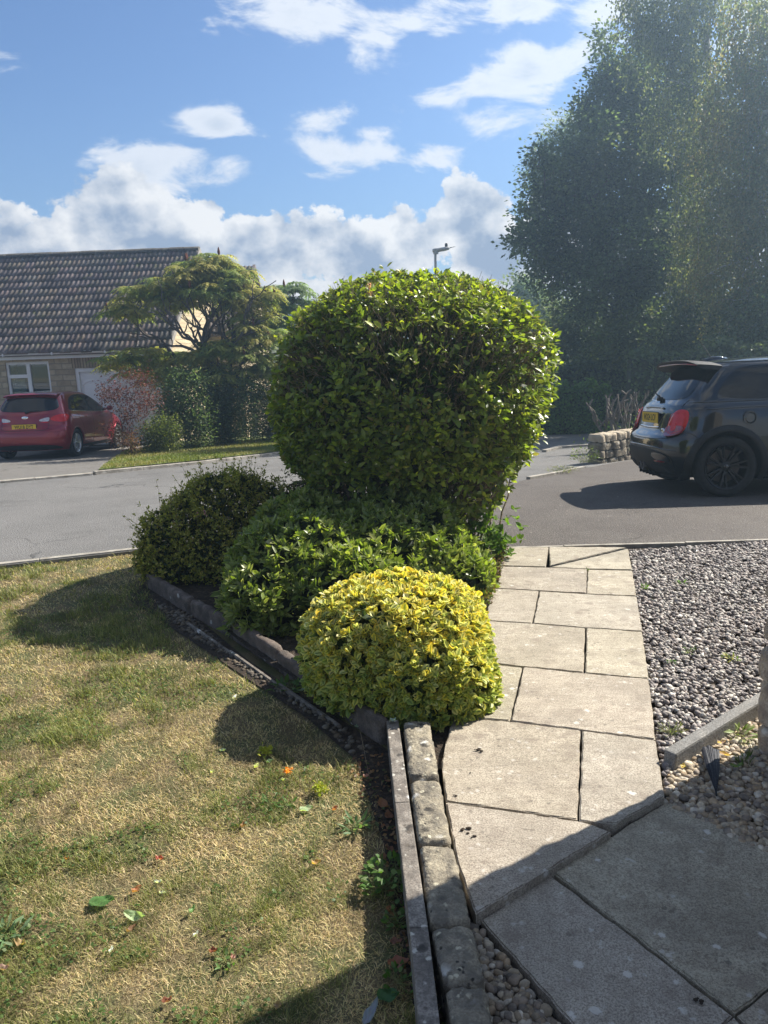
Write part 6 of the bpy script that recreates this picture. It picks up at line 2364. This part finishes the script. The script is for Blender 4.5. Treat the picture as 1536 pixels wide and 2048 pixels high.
    def wheel(s, x, y, r, wd, rimr, rimmat, style, spokes):
        sg = -1 if y < 0 else 1
        AX = np.array([[1, 0, 0], [0, 0, 1], [0, sg, 0]])          # lathe axis -> outward y

        def bl(prof, n=56):
            return MB().lathe(prof, (x, y, r), n, np.array([[1, 0, 0], [0, 0, 1], [0, sg, 0]]))
        h = wd / 2
        t = bl([(rimr, -h * .9), (r - .035, -h), (r - .012, -h * .9), (r, -h * .6), (r, h * .62), (r - .012, h * .9), (r - .035, h * 1.0), (rimr + .015, h * .96), (rimr, h * .80), (rimr - .01, h * .75)])
        w = t.build('wheel', M['tyre'], s.e, smooth=True)
        if s.first:
            pass
        rim = bl([(rimr, h * .78), (rimr - .004, h * .9), (rimr - .018, h * .82), (rimr - .028, h * .55), (rimr - .035, -h * .8)])
        rim.lathe([(.001, h * .66), (.030, h * .66), (.036, h * .60), (.055, h * .52), (.066, h * .30), (.07, 0)], (x, y, r), 24, AX)
        for k in range(spokes):
            for j in ((-1, 1) if style == 'split' else (0,)):
                a = 2 * math.pi * k / spokes + .1
                a2 = a + j * (.16 if style == 'split' else 0)
                p0 = np.array([math.cos(a + j * .10) * .045, math.sin(a + j * .10) * .045])
                p1 = np.array([math.cos(a2) * (rimr - .012), math.sin(a2) * (rimr - .012)])
                d = (p1 - p0) / np.linalg.norm(p1 - p0)
                nn = np.array([-d[1], d[0]])
                w0, w1 = (.014, .013) if style == 'split' else (.020, .016)
                V = []
                for (pp, ww, hh) in ((p0, w0, h * .60), ((p0 + p1) / 2, (w0 + w1) / 2, h * .66), (p1, w1, h * .80)):
                    for (s1, dz) in ((-1, -.03), (-.55, 0), (.55, 0), (1, -.03)):
                        q = pp + nn * ww * s1
                        V.append((q[0], q[1], hh + dz))
                V = np.array(V) @ AX + np.array([x, y, r])
                F = []
                for i in range(2):
                    for c in range(3):
                        F.append((i * 4 + c, i * 4 + c + 1, i * 4 + c + 5, i * 4 + c + 4))
                rim.add(V, F)
        ri = rim.build('rim', rimmat, w, smooth=True)
        ri.data.set_sharp_from_angle(angle=math.radians(40))
        bl([(.001, -h * .1), (rimr * .72, -h * .1), (rimr * .72, -h * .3), (.001, -h * .3)]).build('brake_disc', M['disc'], w)
        bl([(.001, -h * .55), (rimr * 1.0, -h * .55)]).build('wheel_barrel', M['trim_black'], w)
        bl([(.001, h * .70), (.022, h * .69), (.026, h * .64)]).build('centre_cap', M['gloss_black'] if rimmat == M['rim_black'] else M['chrome'], w, smooth=True)
        return w

    first = True

    def text(s, txt, size, loc, rot, parent, sx=1.0):
        cu = bpy.data.curves.new('lettering', 'FONT')
        cu.body = txt
        cu.size = size
        cu.align_x = 'CENTER'
        cu.align_y = 'CENTER'
        cu.extrude = .0008
        cu.offset = size * .018
        cu.space_character = 1.06
        o = bpy.data.objects.new('lettering', cu)
        COL.objects.link(o)
        dg = bpy.context.evaluated_depsgraph_get()
        me = bpy.data.meshes.new_from_object(o.evaluated_get(dg))
        bpy.data.objects.remove(o)
        me.materials.clear()
        me.materials.append(M['plate_text'])
        o = link('lettering', me, parent)
        o.location = loc
        o.rotation_euler = rot
        o.scale = (sx, 1, 1)
        return o

    def plate(s, txt, z, x=None, tilt=.0, w=.52, h=.111, ts=.098):
        x = float(s.RX(0.12, z)) - .022 if x is None else x
        mb = MB()
        mb.box((0, 0, 0), (w, h, .008))
        p = mb.build('number_plate', M['plate_yellow'], s.e, bevel=.003)
        p.location = (x, 0, z)
        # plate normal towards -x: local X -> -Y(car), local Y -> up
        p.rotation_euler = Matrix(((0, 0, -1), (-1, 0, 0), (0, 1, 0))).to_euler()
        s.text(txt, ts, (0, -.001, .0046), (0, 0, 0), p, sx=.80)
        mb = MB()
        mb.box((0, 0, -.008), (w + .012, h + .012, .006))
        mb.build('holder', M['trim_black'], p)
        return p


def ztable(z0, zb, zt, H):
    return np.concatenate([np.arange(z0, zb, .022), np.arange(zb, zt, .018), zt + (H - zt) * np.sin(np.linspace(0, 1, 12) * math.pi / 2)])


slope = math.atan(.063)
# ---- black hot hatch on the driveway
rad_c = .308
mini = Car('black_car', 'glossy black three door hatchback with roof spoiler parked on the driveway', (0, 0, 0), (0, 0, 0),
           [(.17, .16), (.25, .07), (.35, .02), (.45, 0), (.55, .005), (.61, .03), (.66, .085), (.75, .115), (.85, .145), (.93, .185), (.98, .235), (1.1, .325), (1.2, .405), (1.3, .49), (1.355, .56), (1.39, .74), (1.405, 1.0), (1.414, 1.45)],
           [(.17, 3.66), (.3, 3.82), (.5, 3.87), (.65, 3.83), (.75, 3.72), (.82, 3.5), (.88, 3.2), (.93, 2.9), (1.0, 2.70), (1.1, 2.58), (1.2, 2.46), (1.3, 2.32), (1.355, 2.2), (1.39, 2.02), (1.405, 1.85), (1.414, 1.6)],
           [(.17, .77), (.3, .835), (.45, .858), (.6, .863), (.75, .860), (.88, .845), (.94, .815), (.97, .785), (1.05, .758), (1.15, .722), (1.25, .682), (1.32, .645), (1.355, .612), (1.38, .56), (1.395, .50), (1.407, .40), (1.414, .22)],
           [(.17, .45), (.6, .48), (.95, .42), (1.1, .36), (1.35, .34), (1.414, .3)], [(.17, .9), (.7, 1.0), (.95, .5), (1.4, .35)], 3.0, 1.414)
MX, MY = 2.93, 8.62
mini.e.location = (MX, MY, float(gz(MY)) - .035 + .0)
mini.e.rotation_euler = (-slope, 0, math.radians(-1.0))
mini.e.scale = (1.0, 1.0, 1.02)
WX = (.63, 3.125)
mini.body(M['paint_black'], .17, WX, .352, ztable(.17, .93, 1.36, 1.414))
rm, sr, sl_ = mini.rmap(), mini.smap(-1), mini.smap(1)
# glasshouse
win = [(.50, .985), (.62, 1.16), (.78, 1.305), (1.1, 1.325), (1.9, 1.315), (2.2, 1.24), (2.46, 1.06), (2.50, .985), (1.5, .985)]
for sg, fm in ((-1, sr), (1, sl_)):
    mini.fill('side_window', win, fm, M['car_glass'], None, .004, smooth_it=2, dense=140, rings=10)
    mini.fill('pillar_trim', [(.345, .975), (.56, 1.31), (.76, 1.335), (.60, 1.15), (.485, .975)], fm, M['gloss_black'], None, .003, smooth_it=1, rings=6)
    mini.line('belt_trim', [(.30, .958), (.8, .965), (1.6, .965), (2.55, .955)], fm, .008, M['gloss_black'], off=.004, dense=60)
    mini.line('roof_gutter', [(.56, 1.352), (1.1, 1.358), (1.9, 1.35), (2.25, 1.30)], fm, .007, M['gloss_black'], off=.002, dense=50)
mini.fill('rear_window', [(-.60, 1.00), (-.30, .985), (.30, .985), (.60, 1.00), (.52, 1.24), (.44, 1.335), (-.44, 1.335), (-.52, 1.24)], rm, M['car_glass'], None, .004, smooth_it=2, dense=140, rings=10)
mini.fill('windscreen', [(-.62, 1.00), (.62, 1.00), (.50, 1.32), (-.50, 1.32)], mini.fmap(), M['car_glass'], None, .005, smooth_it=2)
# spoiler over the rear window
V, F = [], []
ny = 24
for i in range(ny + 1):
    y = -.615 + 1.23 * i / ny
    q = abs(y) / .615
    drop = .045 * q ** 4 + .010 * q ** 2
    xr_ = .335 + .06 * q ** 3
    sec = [(.64, 1.372 - drop), (.50, 1.388 - drop), (.40, 1.396 - drop), (xr_, 1.398 - drop * 1.05), (xr_ - .022, 1.394 - drop), (xr_ - .004, 1.374 - drop), (.45, 1.345 - drop), (.60, 1.330 - drop)]
    V += [(a, y, z) for a, z in sec]
k = 8
F = [(i * k + j, i * k + (j + 1) % k, (i + 1) * k + (j + 1) % k, (i + 1) * k + j) for i in range(ny) for j in range(k)]
F += [tuple(range(k)), tuple(ny * k + j for j in range(k))[::-1]]
spo = MB().add(V, F).build('spoiler', M['trim_black'], mini.e, smooth=True)
spo.data.set_sharp_from_angle(angle=math.radians(35))
mb = MB()
mb.tube([(xr, y, z) for xr, y, z in [(.385, -.60, 1.333), (.345, -.4, 1.352), (.335, 0, 1.358), (.345, .4, 1.352), (.385, .60, 1.333)]], .008, 6)
mb.build('brake_light', M['dark_red_lens'], spo, smooth=True)
# tail lamps
for sg in (-1, 1):
    c = -.640 * -sg
    lp_ = [(sg * .500, .63), (sg * .475, .70), (sg * .500, .80), (sg * .545, .885), (sg * .64, .905), (sg * .735, .885), (sg * .765, .80), (sg * .755, .70), (sg * .715, .625), (sg * .60, .605)]
    lp_ = [(sg * (.625 + (abs(a) - .625) * .86), .755 + (z - .755) * .93) for a, z in lp_]
    mini.fill('tail_light_surround', [(a * 1.0 + sg * (.018 if abs(a) > .62 else -.018), z + (.018 if z > .75 else -.018)) for a, z in lp_], rm, M['gloss_black'], None, .006, smooth_it=2)
    tl = mini.fill('tail_light', lp_, rm, M['red_lens'], None, .012, smooth_it=2, dome=.018, skirt=.02)
    mini.fill('lower_lens', [(sg * .515, .645), (sg * .50, .715), (sg * .60, .73), (sg * .735, .73), (sg * .725, .665), (sg * .68, .63), (sg * .58, .62)], rm, M['dark_red_lens'], tl, .033, smooth_it=2, skirt=.012)
    mini.fill('lamp_element', [(sg * .585, .675), (sg * .585, .755), (sg * .655, .755), (sg * .655, .675)], rm, M['red_lens'], tl, .0355, smooth_it=2, skirt=.01, dense=32, rings=3)
    mini.line('chrome_inlay', [(sg * .535, .67), (sg * .54, .84), (sg * .64, .87), (sg * .715, .84), (sg * .72, .68), (sg * .63, .645)], rm, .003, M['red_lens'], tl, closed=True, off=.033)
mini.plate('WX24 LCV', .795)
mini.fill('handle_recess', [(-.31, .865), (.31, .865), (.33, .72), (.30, .70), (-.30, .70), (-.33, .72)], rm, M['gloss_black'], None, .003, smooth_it=2)
mini.line('tailgate_handle', [(-.28, .895), (-.14, .905), (.14, .905), (.28, .895)], rm, .012, M['gloss_black'], off=.006)
mini.line('chrome_strip', [(-.30, .700), (0, .692), (.30, .700)], rm, .010, M['chrome'], off=.006)
mb = MB()
mb.lathe([(.001, .004), (.030, .004), (.036, .0), (.036, -.01)], (0, 0, 0), 20, np.array([[0, 1.5, 0], [0, 0, .8], [-1, 0, 0]]))
bd = mb.build('badge', M['chrome'], mini.e, smooth=True)
bd.location = (float(mini.RX(-.42, .665)) - .006, -.42, .665)
# seams
for pts, fm, cl in [([(-.58, .64), (-.61, .90), (-.60, .98)], rm, False), ([(.58, .64), (.61, .90), (.60, .98)], rm, False), ([(-.66, .600), (-.35, .585), (0, .580), (.35, .585), (.66, .600)], rm, False)]:
    mini.line('tailgate_seam', pts, fm, .0035, M['trim_black'], off=.0)
for fm in (sr, sl_):
    mini.line('bumper_seam', [(.16, .655), (.26, .655), (.33, .60)], fm, .003, M['trim_black'])
    mini.line('door_seam', [(1.50, .97), (1.47, .60), (1.36, .36), (1.40, .27), (2.45, .25), (2.62, .40), (2.66, .94)], fm, .003, M['trim_black'], dense=80)
    mini.line('crease', [(.32, .885), (.9, .905), (2.5, .895)], fm, .006, M['paint_black'], dense=60)
    mini.fill('sill_trim', [(.98, .175), (.98, .285), (2.76, .285), (2.76, .175)], fm, M['trim_black'], None, .010, smooth_it=1, dense=120)
    dh = mini.fill('door_handle', [(1.58, .862), (1.58, .892), (1.80, .892), (1.80, .862)], fm, M['gloss_black'], None, .026, smooth_it=2, skirt=.028)
# lower bumper insert, diffuser and exhausts
mini.fill('bumper_insert', [(-.66, .43), (-.70, .33), (-.60, .20), (.60, .20), (.70, .33), (.66, .43), (.4, .475), (-.4, .475)], rm, M['trim_black'], None, .010, smooth_it=1, dense=140, rings=10)
for sg in (-1, 1):
    mini.fill('bumper_vent', [(sg * .36, .395), (sg * .40, .45), (sg * .64, .43), (sg * .68, .36), (sg * .60, .335)], rm, M['gloss_black'], None, .016, smooth_it=1, rings=4)
    mini.fill('bumper_duct', [(sg * .30, .215), (sg * .27, .32), (sg * .55, .315), (sg * .60, .23)], rm, M['room_dark'], None, .018, smooth_it=1, rings=4)
    mini.fill('reflector', [(sg * .42, .345), (sg * .42, .362), (sg * .60, .362), (sg * .60, .345)], rm, M['dark_red_lens'], None, .022, smooth_it=1, rings=3)
mini.line('bumper_crease', [(-.74, .475), (-.4, .50), (0, .505), (.4, .50), (.74, .475)], rm, .006, M['gloss_black'], off=.006, dense=60)
for k in range(-2, 3):
    mb = MB()
    mb.box((.15, k * .11 + .0, .200), (.16, .010, .06))
    mb.build('diffuser_fin', M['trim_black'], mini.e, bevel=.002)
for sg in (-.055, .055):
    mb = MB()
    mb.lathe([(.043, -.12), (.045, .02), (.043, .03), (.036, .03), (.034, -.10), (.001, -.10)], (0, 0, 0), 20, np.array([[0, 1, 0], [0, 0, 1], [-1, 0, 0]]))
    ex = mb.build('exhaust_tip', M['disc'], mini.e, smooth=True)
    ex.location = (.045, sg, .265)
# fuel cap
fx_, fz_ = .835, .795
mb = MB()
mb.lathe([(.001, .012), (.044, .012), (.050, .006), (.056, .004), (.060, .014), (.068, .014), (.072, 0), (.072, -.02)], (fx_, -float(mini.W(fx_, fz_)) - .001, fz_), 32, np.array([[1, 0, 0], [0, 0, 1], [0, -1, 0]]))
mb.build('fuel_cap', M['gloss_black'], mini.e, smooth=True).data.set_sharp_from_angle(angle=math.radians(40))
# arch trims and wheels
for wx in WX:
    for sg in (-1, 1):
        V, F = [], []
        n = 40
        for i in range(n + 1):
            a = math.radians(-22) + math.radians(224) * i / n
            for (r_, yo) in ((.350, -.03), (.352, .012), (.372, .017), (.415, .012), (.425, -.004), (.425, -.03)):
                x, z = wx + math.cos(a) * r_, rad_c + math.sin(a) * r_
                V.append((x, sg * (float(mini.W(x, max(z, .18))) + yo), z))
        for i in range(n):
            for j in range(5):
                F.append((i * 6 + j, i * 6 + j + 1, (i + 1) * 6 + j + 1, (i + 1) * 6 + j))
        MB().add(V, F).build('wheel_arch', M['trim_black'], mini.e, smooth=True)
        mini.wheel(wx, sg * .755, .308, .205, .232, M['rim_black'], 'split', 7)
# wiper, aerial, mirrors, headlights, grille
mb = MB()
mb.tube([(.215, -.0, .985), (.235, .10, 1.01), (.262, .26, 1.045), (.27, .36, 1.05)], [.012, .009, .007, .004], 6)
mb.box((.215, .0, .99), (.05, .06, .04))
mb.build('wiper', M['trim_black'], mini.e)
mb = MB()
V, F = [], []
for i, (x, hw, z) in enumerate([(.66, .002, 1.388), (.70, .022, 1.40), (.78, .030, 1.425), (.86, .026, 1.425), (.93, .010, 1.41), (.95, .002, 1.40)]):
    V += [(x, -hw * 1.4, 1.375), (x, -hw, z), (x, 0, z + .012), (x, hw, z), (x, hw * 1.4, 1.375)]
F = [(i * 5 + j, i * 5 + j + 1, (i + 1) * 5 + j + 1, (i + 1) * 5 + j) for i in range(5) for j in range(4)]
ae = MB().add(V, F).build('aerial_base', M['gloss_black'], mini.e, smooth=True)
MB().tube([(.76, 0, 1.43), (.70, 0, 1.52), (.64, 0, 1.60)], [.005, .0035, .002], 6).build('aerial', M['trim_black'], ae)
for sg in (-1, 1):
    mb = MB()
    mb.lathe([(.001, -.09), (.06, -.08), (.085, -.03), (.09, .03), (.07, .07), (.001, .085)], (2.42, sg * .92, 1.0), 16, np.array([[0, .75, 0], [0, 0, .7], [1.0, 0, 0]]))
    mb.tube([(2.42, sg * .76, .97), (2.42, sg * .88, .99)], .02, 6)
    mb.build('door_mirror', M['gloss_black'], mini.e, smooth=True)
    mb = MB()
    mb.lathe([(.001, .03), (.09, .022), (.115, 0), (.115, -.05)], (0, 0, 0), 24, np.array([[0, 1, 0], [-.5, 0, .86], [.86, 0, .5]]))
    h_ = mb.build('headlight', M['headlamp'], mini.e, smooth=True)
    h_.location = (3.60, sg * .58, .70)
mini.fill('grille', [(-.42, .35), (-.5, .48), (-.35, .60), (.35, .60), (.5, .48), (.42, .35)], mini.fmap(), M['trim_black'], None, .006, smooth_it=2)

# ---- red hatchback by the garage
rad_c = .31
fi = Car('red_car', 'dark red five door hatchback parked on the driveway in front of the garage', (0, 0, 0), (0, 0, 0),
         [(.19, .13), (.28, .05), (.38, .015), (.48, 0), (.60, .01), (.67, .045), (.73, .085), (.85, .115), (.95, .145), (1.0, .185), (1.08, .25), (1.18, .325), (1.28, .40), (1.36, .47), (1.41, .62), (1.445, .90), (1.465, 1.2), (1.476, 1.55)],
         [(.19, 3.92), (.35, 4.03), (.5, 4.04), (.65, 3.99), (.75, 3.86), (.85, 3.58), (.93, 3.28), (1.0, 3.02), (1.1, 2.82), (1.2, 2.60), (1.3, 2.38), (1.36, 2.22), (1.41, 2.08), (1.445, 1.95), (1.465, 1.82), (1.476, 1.65)],
         [(.19, .79), (.35, .845), (.5, .866), (.7, .866), (.85, .852), (.94, .826), (1.0, .790), (1.08, .757), (1.18, .715), (1.28, .67), (1.36, .625), (1.41, .57), (1.44, .49), (1.46, .38), (1.476, .2)],
         [(.19, .45), (.6, .5), (.95, .46), (1.1, .40), (1.476, .34)], [(.19, .9), (.7, 1.0), (.95, .6), (1.4, .4)], 2.9, 1.476)
FX, FY = -7.60, 16.32
fi.e.location = (FX, FY, float(gz(FY)) - .02)
fi.e.rotation_euler = Matrix.Rotation(math.radians(90 - 2), 3, 'Z').to_euler()
fi.e.rotation_euler = (Matrix.Rotation(math.radians(88.5), 3, 'Z') @ Matrix.Rotation(slope, 3, 'Y')).to_euler()
WX = (.72, 3.213)
fi.body(M['paint_red'], .19, WX, .345, ztable(.19, .95, 1.37, 1.476))
rm, sr, sl_ = fi.rmap(), fi.smap(-1), fi.smap(1)
for fm in (sr, sl_):
    fi.fill('window_surround', [(.55, 1.03), (.62, 1.10), (.80, 1.28), (1.15, 1.365), (1.6, 1.385), (2.05, 1.33), (2.45, 1.16), (2.78, .985), (2.3, .965), (1.4, .985), (.8, 1.02)], fm, M['trim_black'], None, .003, smooth_it=1, dense=150, rings=10)
    fi.fill('rear_door_window', [(.98, 1.035), (1.02, 1.20), (1.15, 1.325), (1.62, 1.355), (1.62, 1.01), (1.3, 1.015)], fm, M['car_glass'], None, .007, smooth_it=1, dense=100)
    fi.fill('quarter_window', [(.70, 1.05), (.82, 1.20), (.96, 1.27), (.92, 1.04)], fm, M['car_glass'], None, .007, smooth_it=1, dense=60)
    fi.fill('front_door_window', [(1.72, 1.005), (1.72, 1.355), (2.0, 1.31), (2.35, 1.165), (2.66, 1.0), (2.2, .99)], fm, M['car_glass'], None, .007, smooth_it=1, dense=100)
    fi.line('door_seam', [(1.66, .98), (1.66, .55), (1.60, .30), (2.60, .27), (2.78, .45), (2.82, .95)], fm, .003, M['trim_black'], dense=80)
    fi.line('door_seam', [(.84, 1.0), (.98, .80), (1.10, .62), (1.12, .30), (1.60, .29)], fm, .003, M['trim_black'], dense=80)
    fi.line('window_chrome', [(.66, 1.018), (1.4, .985), (2.3, .965), (2.75, .975)], fm, .006, M['chrome'], off=.002, dense=60)
    fi.line('shoulder_crease', [(.30, .90), (1.0, .875), (2.6, .845), (3.3, .80)], fm, .007, M['paint_red'], off=-.002, dense=80)
    fi.fill('sill_trim', [(1.08, .195), (1.08, .265), (2.86, .265), (2.86, .195)], fm, M['trim_black'], None, .008, smooth_it=1, dense=120)
    for xh in (1.25, 2.05):
        fi.fill('door_handle', [(xh, .858), (xh, .884), (xh + .2, .880), (xh + .2, .854)], fm, M['paint_red'], None, .026, smooth_it=2, skirt=.028)
fi.fill('rear_window', [(-.66, 1.055), (-.35, 1.015), (.35, 1.015), (.66, 1.055), (.60, 1.22), (.53, 1.325), (-.53, 1.325), (-.60, 1.22)], rm, M['car_glass'], None, .004, smooth_it=2, dense=140, rings=10)
fi.fill('windscreen', [(-.66, 1.03), (.66, 1.03), (.54, 1.38), (-.54, 1.38)], fi.fmap(), M['car_glass'], None, .005, smooth_it=2)
V, F = [], []
for i in range(ny + 1):
    y = -.58 + 1.16 * i / ny
    q = abs(y) / .58
    drop = .035 * q ** 4
    xr_ = .395 + .05 * q ** 3
    sec = [(.70, 1.428 - drop), (.52, 1.418 - drop), (xr_, 1.392 - drop), (xr_ - .012, 1.382 - drop), (xr_ + .01, 1.366 - drop), (.55, 1.36 - drop)]
    V += [(a, y, z) for a, z in sec]
k = 6
F = [(i * k + j, i * k + (j + 1) % k, (i + 1) * k + (j + 1) % k, (i + 1) * k + j) for i in range(ny) for j in range(k)]
F += [tuple(range(k)), tuple(ny * k + j for j in range(k))[::-1]]
MB().add(V, F).build('spoiler', M['paint_red'], fi.e, smooth=True).data.set_sharp_from_angle(angle=math.radians(35))
for sg in (-1, 1):
    tl = fi.fill('tail_light', [(sg * .52, .855), (sg * .60, .925), (sg * .72, .955), (sg * .80, .955), (sg * .828, .90), (sg * .822, .82), (sg * .78, .785), (sg * .60, .80)], rm, M['red_lens'], None, .010, smooth_it=2, dome=.006, skirt=.02)
    tg = fi.fill('tailgate_light', [(sg * .515, .850), (sg * .50, .80), (sg * .34, .805), (sg * .30, .835), (sg * .36, .865), (sg * .51, .90)], rm, M['clear_lens'], None, .008, smooth_it=2, skirt=.016)
    fi.fill('red_strip', [(sg * .50, .805), (sg * .50, .775), (sg * .35, .785), (sg * .33, .80)], rm, M['red_lens'], tg, .009, smooth_it=2, skirt=.016, dense=40, rings=3)
fi.plate('WU18 DYT', .70, w=.52)
fi.fill('plate_recess', [(-.36, .76), (.36, .76), (.38, .66), (.33, .635), (-.33, .635), (-.38, .66)], rm, M['paint_red'], None, .002, smooth_it=1)
mb = MB()
mb.lathe([(.001, .006), (.030, .006), (.036, .002), (.040, .004), (.044, -.008)], (0, 0, 0), 24, np.array([[0, 1.7, 0], [0, 0, .72], [-1, 0, 0]]))
bd = mb.build('badge', M['chrome'], fi.e, smooth=True)
bd.location = (float(fi.RX(0, .895)) - .004, 0, .895)
fi.line('tailgate_seam', [(-.50, .93), (-.51, .66), (-.42, .625), (.42, .625), (.51, .66), (.50, .93)], rm, .004, M['trim_black'], dense=90)
fi.line('bumper_crease', [(-.80, .60), (-.5, .575), (0, .565), (.5, .575), (.80, .60)], rm, .007, M['paint_red'], off=-.001, dense=60)
fi.fill('bumper_valance', [(-.72, .20), (-.70, .28), (-.40, .315), (.40, .315), (.70, .28), (.72, .20)], rm, M['trim_black'], None, .008, smooth_it=1, dense=120)
for fm in (sr, sl_):
    fi.line('bumper_seam', [(.20, .70), (.36, .66), (.385, .58)], fm, .003, M['trim_black'])
for wx in WX:
    for sg in (-1, 1):
        fi.wheel(wx, sg * .750, .31, .195, .212, M['rim_silver'], 'split', 5)
        V, F = [], []
        n = 36
        for i in range(n + 1):
            a = math.radians(-20) + math.radians(220) * i / n
            for (r_, yo) in ((.343, -.03), (.345, .004), (.365, .006), (.372, -.004)):
                x, z = wx + math.cos(a) * r_, rad_c + math.sin(a) * r_
                V.append((x, sg * (float(fi.W(x, max(z, .20))) + yo), z))
        for i in range(n):
            for j in range(3):
                F.append((i * 4 + j, i * 4 + j + 1, (i + 1) * 4 + j + 1, (i + 1) * 4 + j))
        MB().add(V, F).build('wheel_arch', M['paint_red'], fi.e, smooth=True)
mb = MB()
mb.tube([(.155, .0, 1.0), (.185, -.12, 1.03), (.20, -.32, 1.045)], [.022, .012, .006], 6)
mb.build('wiper', M['trim_black'], fi.e)
MB().tube([(.80, 0, 1.43), (.72, 0, 1.50), (.60, 0, 1.62)], [.006, .004, .0025], 6).build('aerial', M['trim_black'], fi.e)
for sg in (-1, 1):
    mb = MB()
    mb.lathe([(.001, -.10), (.06, -.085), (.09, -.03), (.09, .03), (.06, .07), (.001, .08)], (2.45, sg * .97, 1.03), 16, np.array([[0, .85, 0], [0, 0, .7], [1.0, 0, 0]]))
    mb.tube([(2.50, sg * .78, 1.0), (2.46, sg * .92, 1.02)], .02, 6)
    mb.build('door_mirror', M['paint_red'], fi.e, smooth=True)
    fi.fill('headlight', [(sg * .45, .70), (sg * .50, .78), (sg * .74, .84), (sg * .78, .76), (sg * .70, .69)], fi.fmap(), M['headlamp'], None, .008, smooth_it=2)
fi.fill('grille', [(-.42, .30), (-.48, .45), (-.35, .58), (.35, .58), (.48, .45), (.42, .30)], fi.fmap(), M['trim_black'], None, .006, smooth_it=2)

# ------------------------------------------------------------------ thin haze box added for the lens-glare veil over the trees
HAZE = 0.0052
if HAZE:
    hm = bpy.data.materials.new('haze')
    hm.use_nodes = True
    hn = hm.node_tree
    hn.nodes.clear()
    ho = hn.nodes.new('ShaderNodeOutputMaterial')
    pv = hn.nodes.new('ShaderNodeVolumePrincipled')
    pv.inputs['Color'].default_value = (.55, .78, 1.0, 1)
    pv.inputs['Density'].default_value = HAZE
    pv.inputs['Anisotropy'].default_value = .74
    hn.links.new(pv.outputs[0], ho.inputs['Volume'])
    mb = MB()
    mb.box((0, 20, 5.0), (60, 52, 16.6))
    o = mb.build('haze', hm)
    o['kind'] = 'stuff'
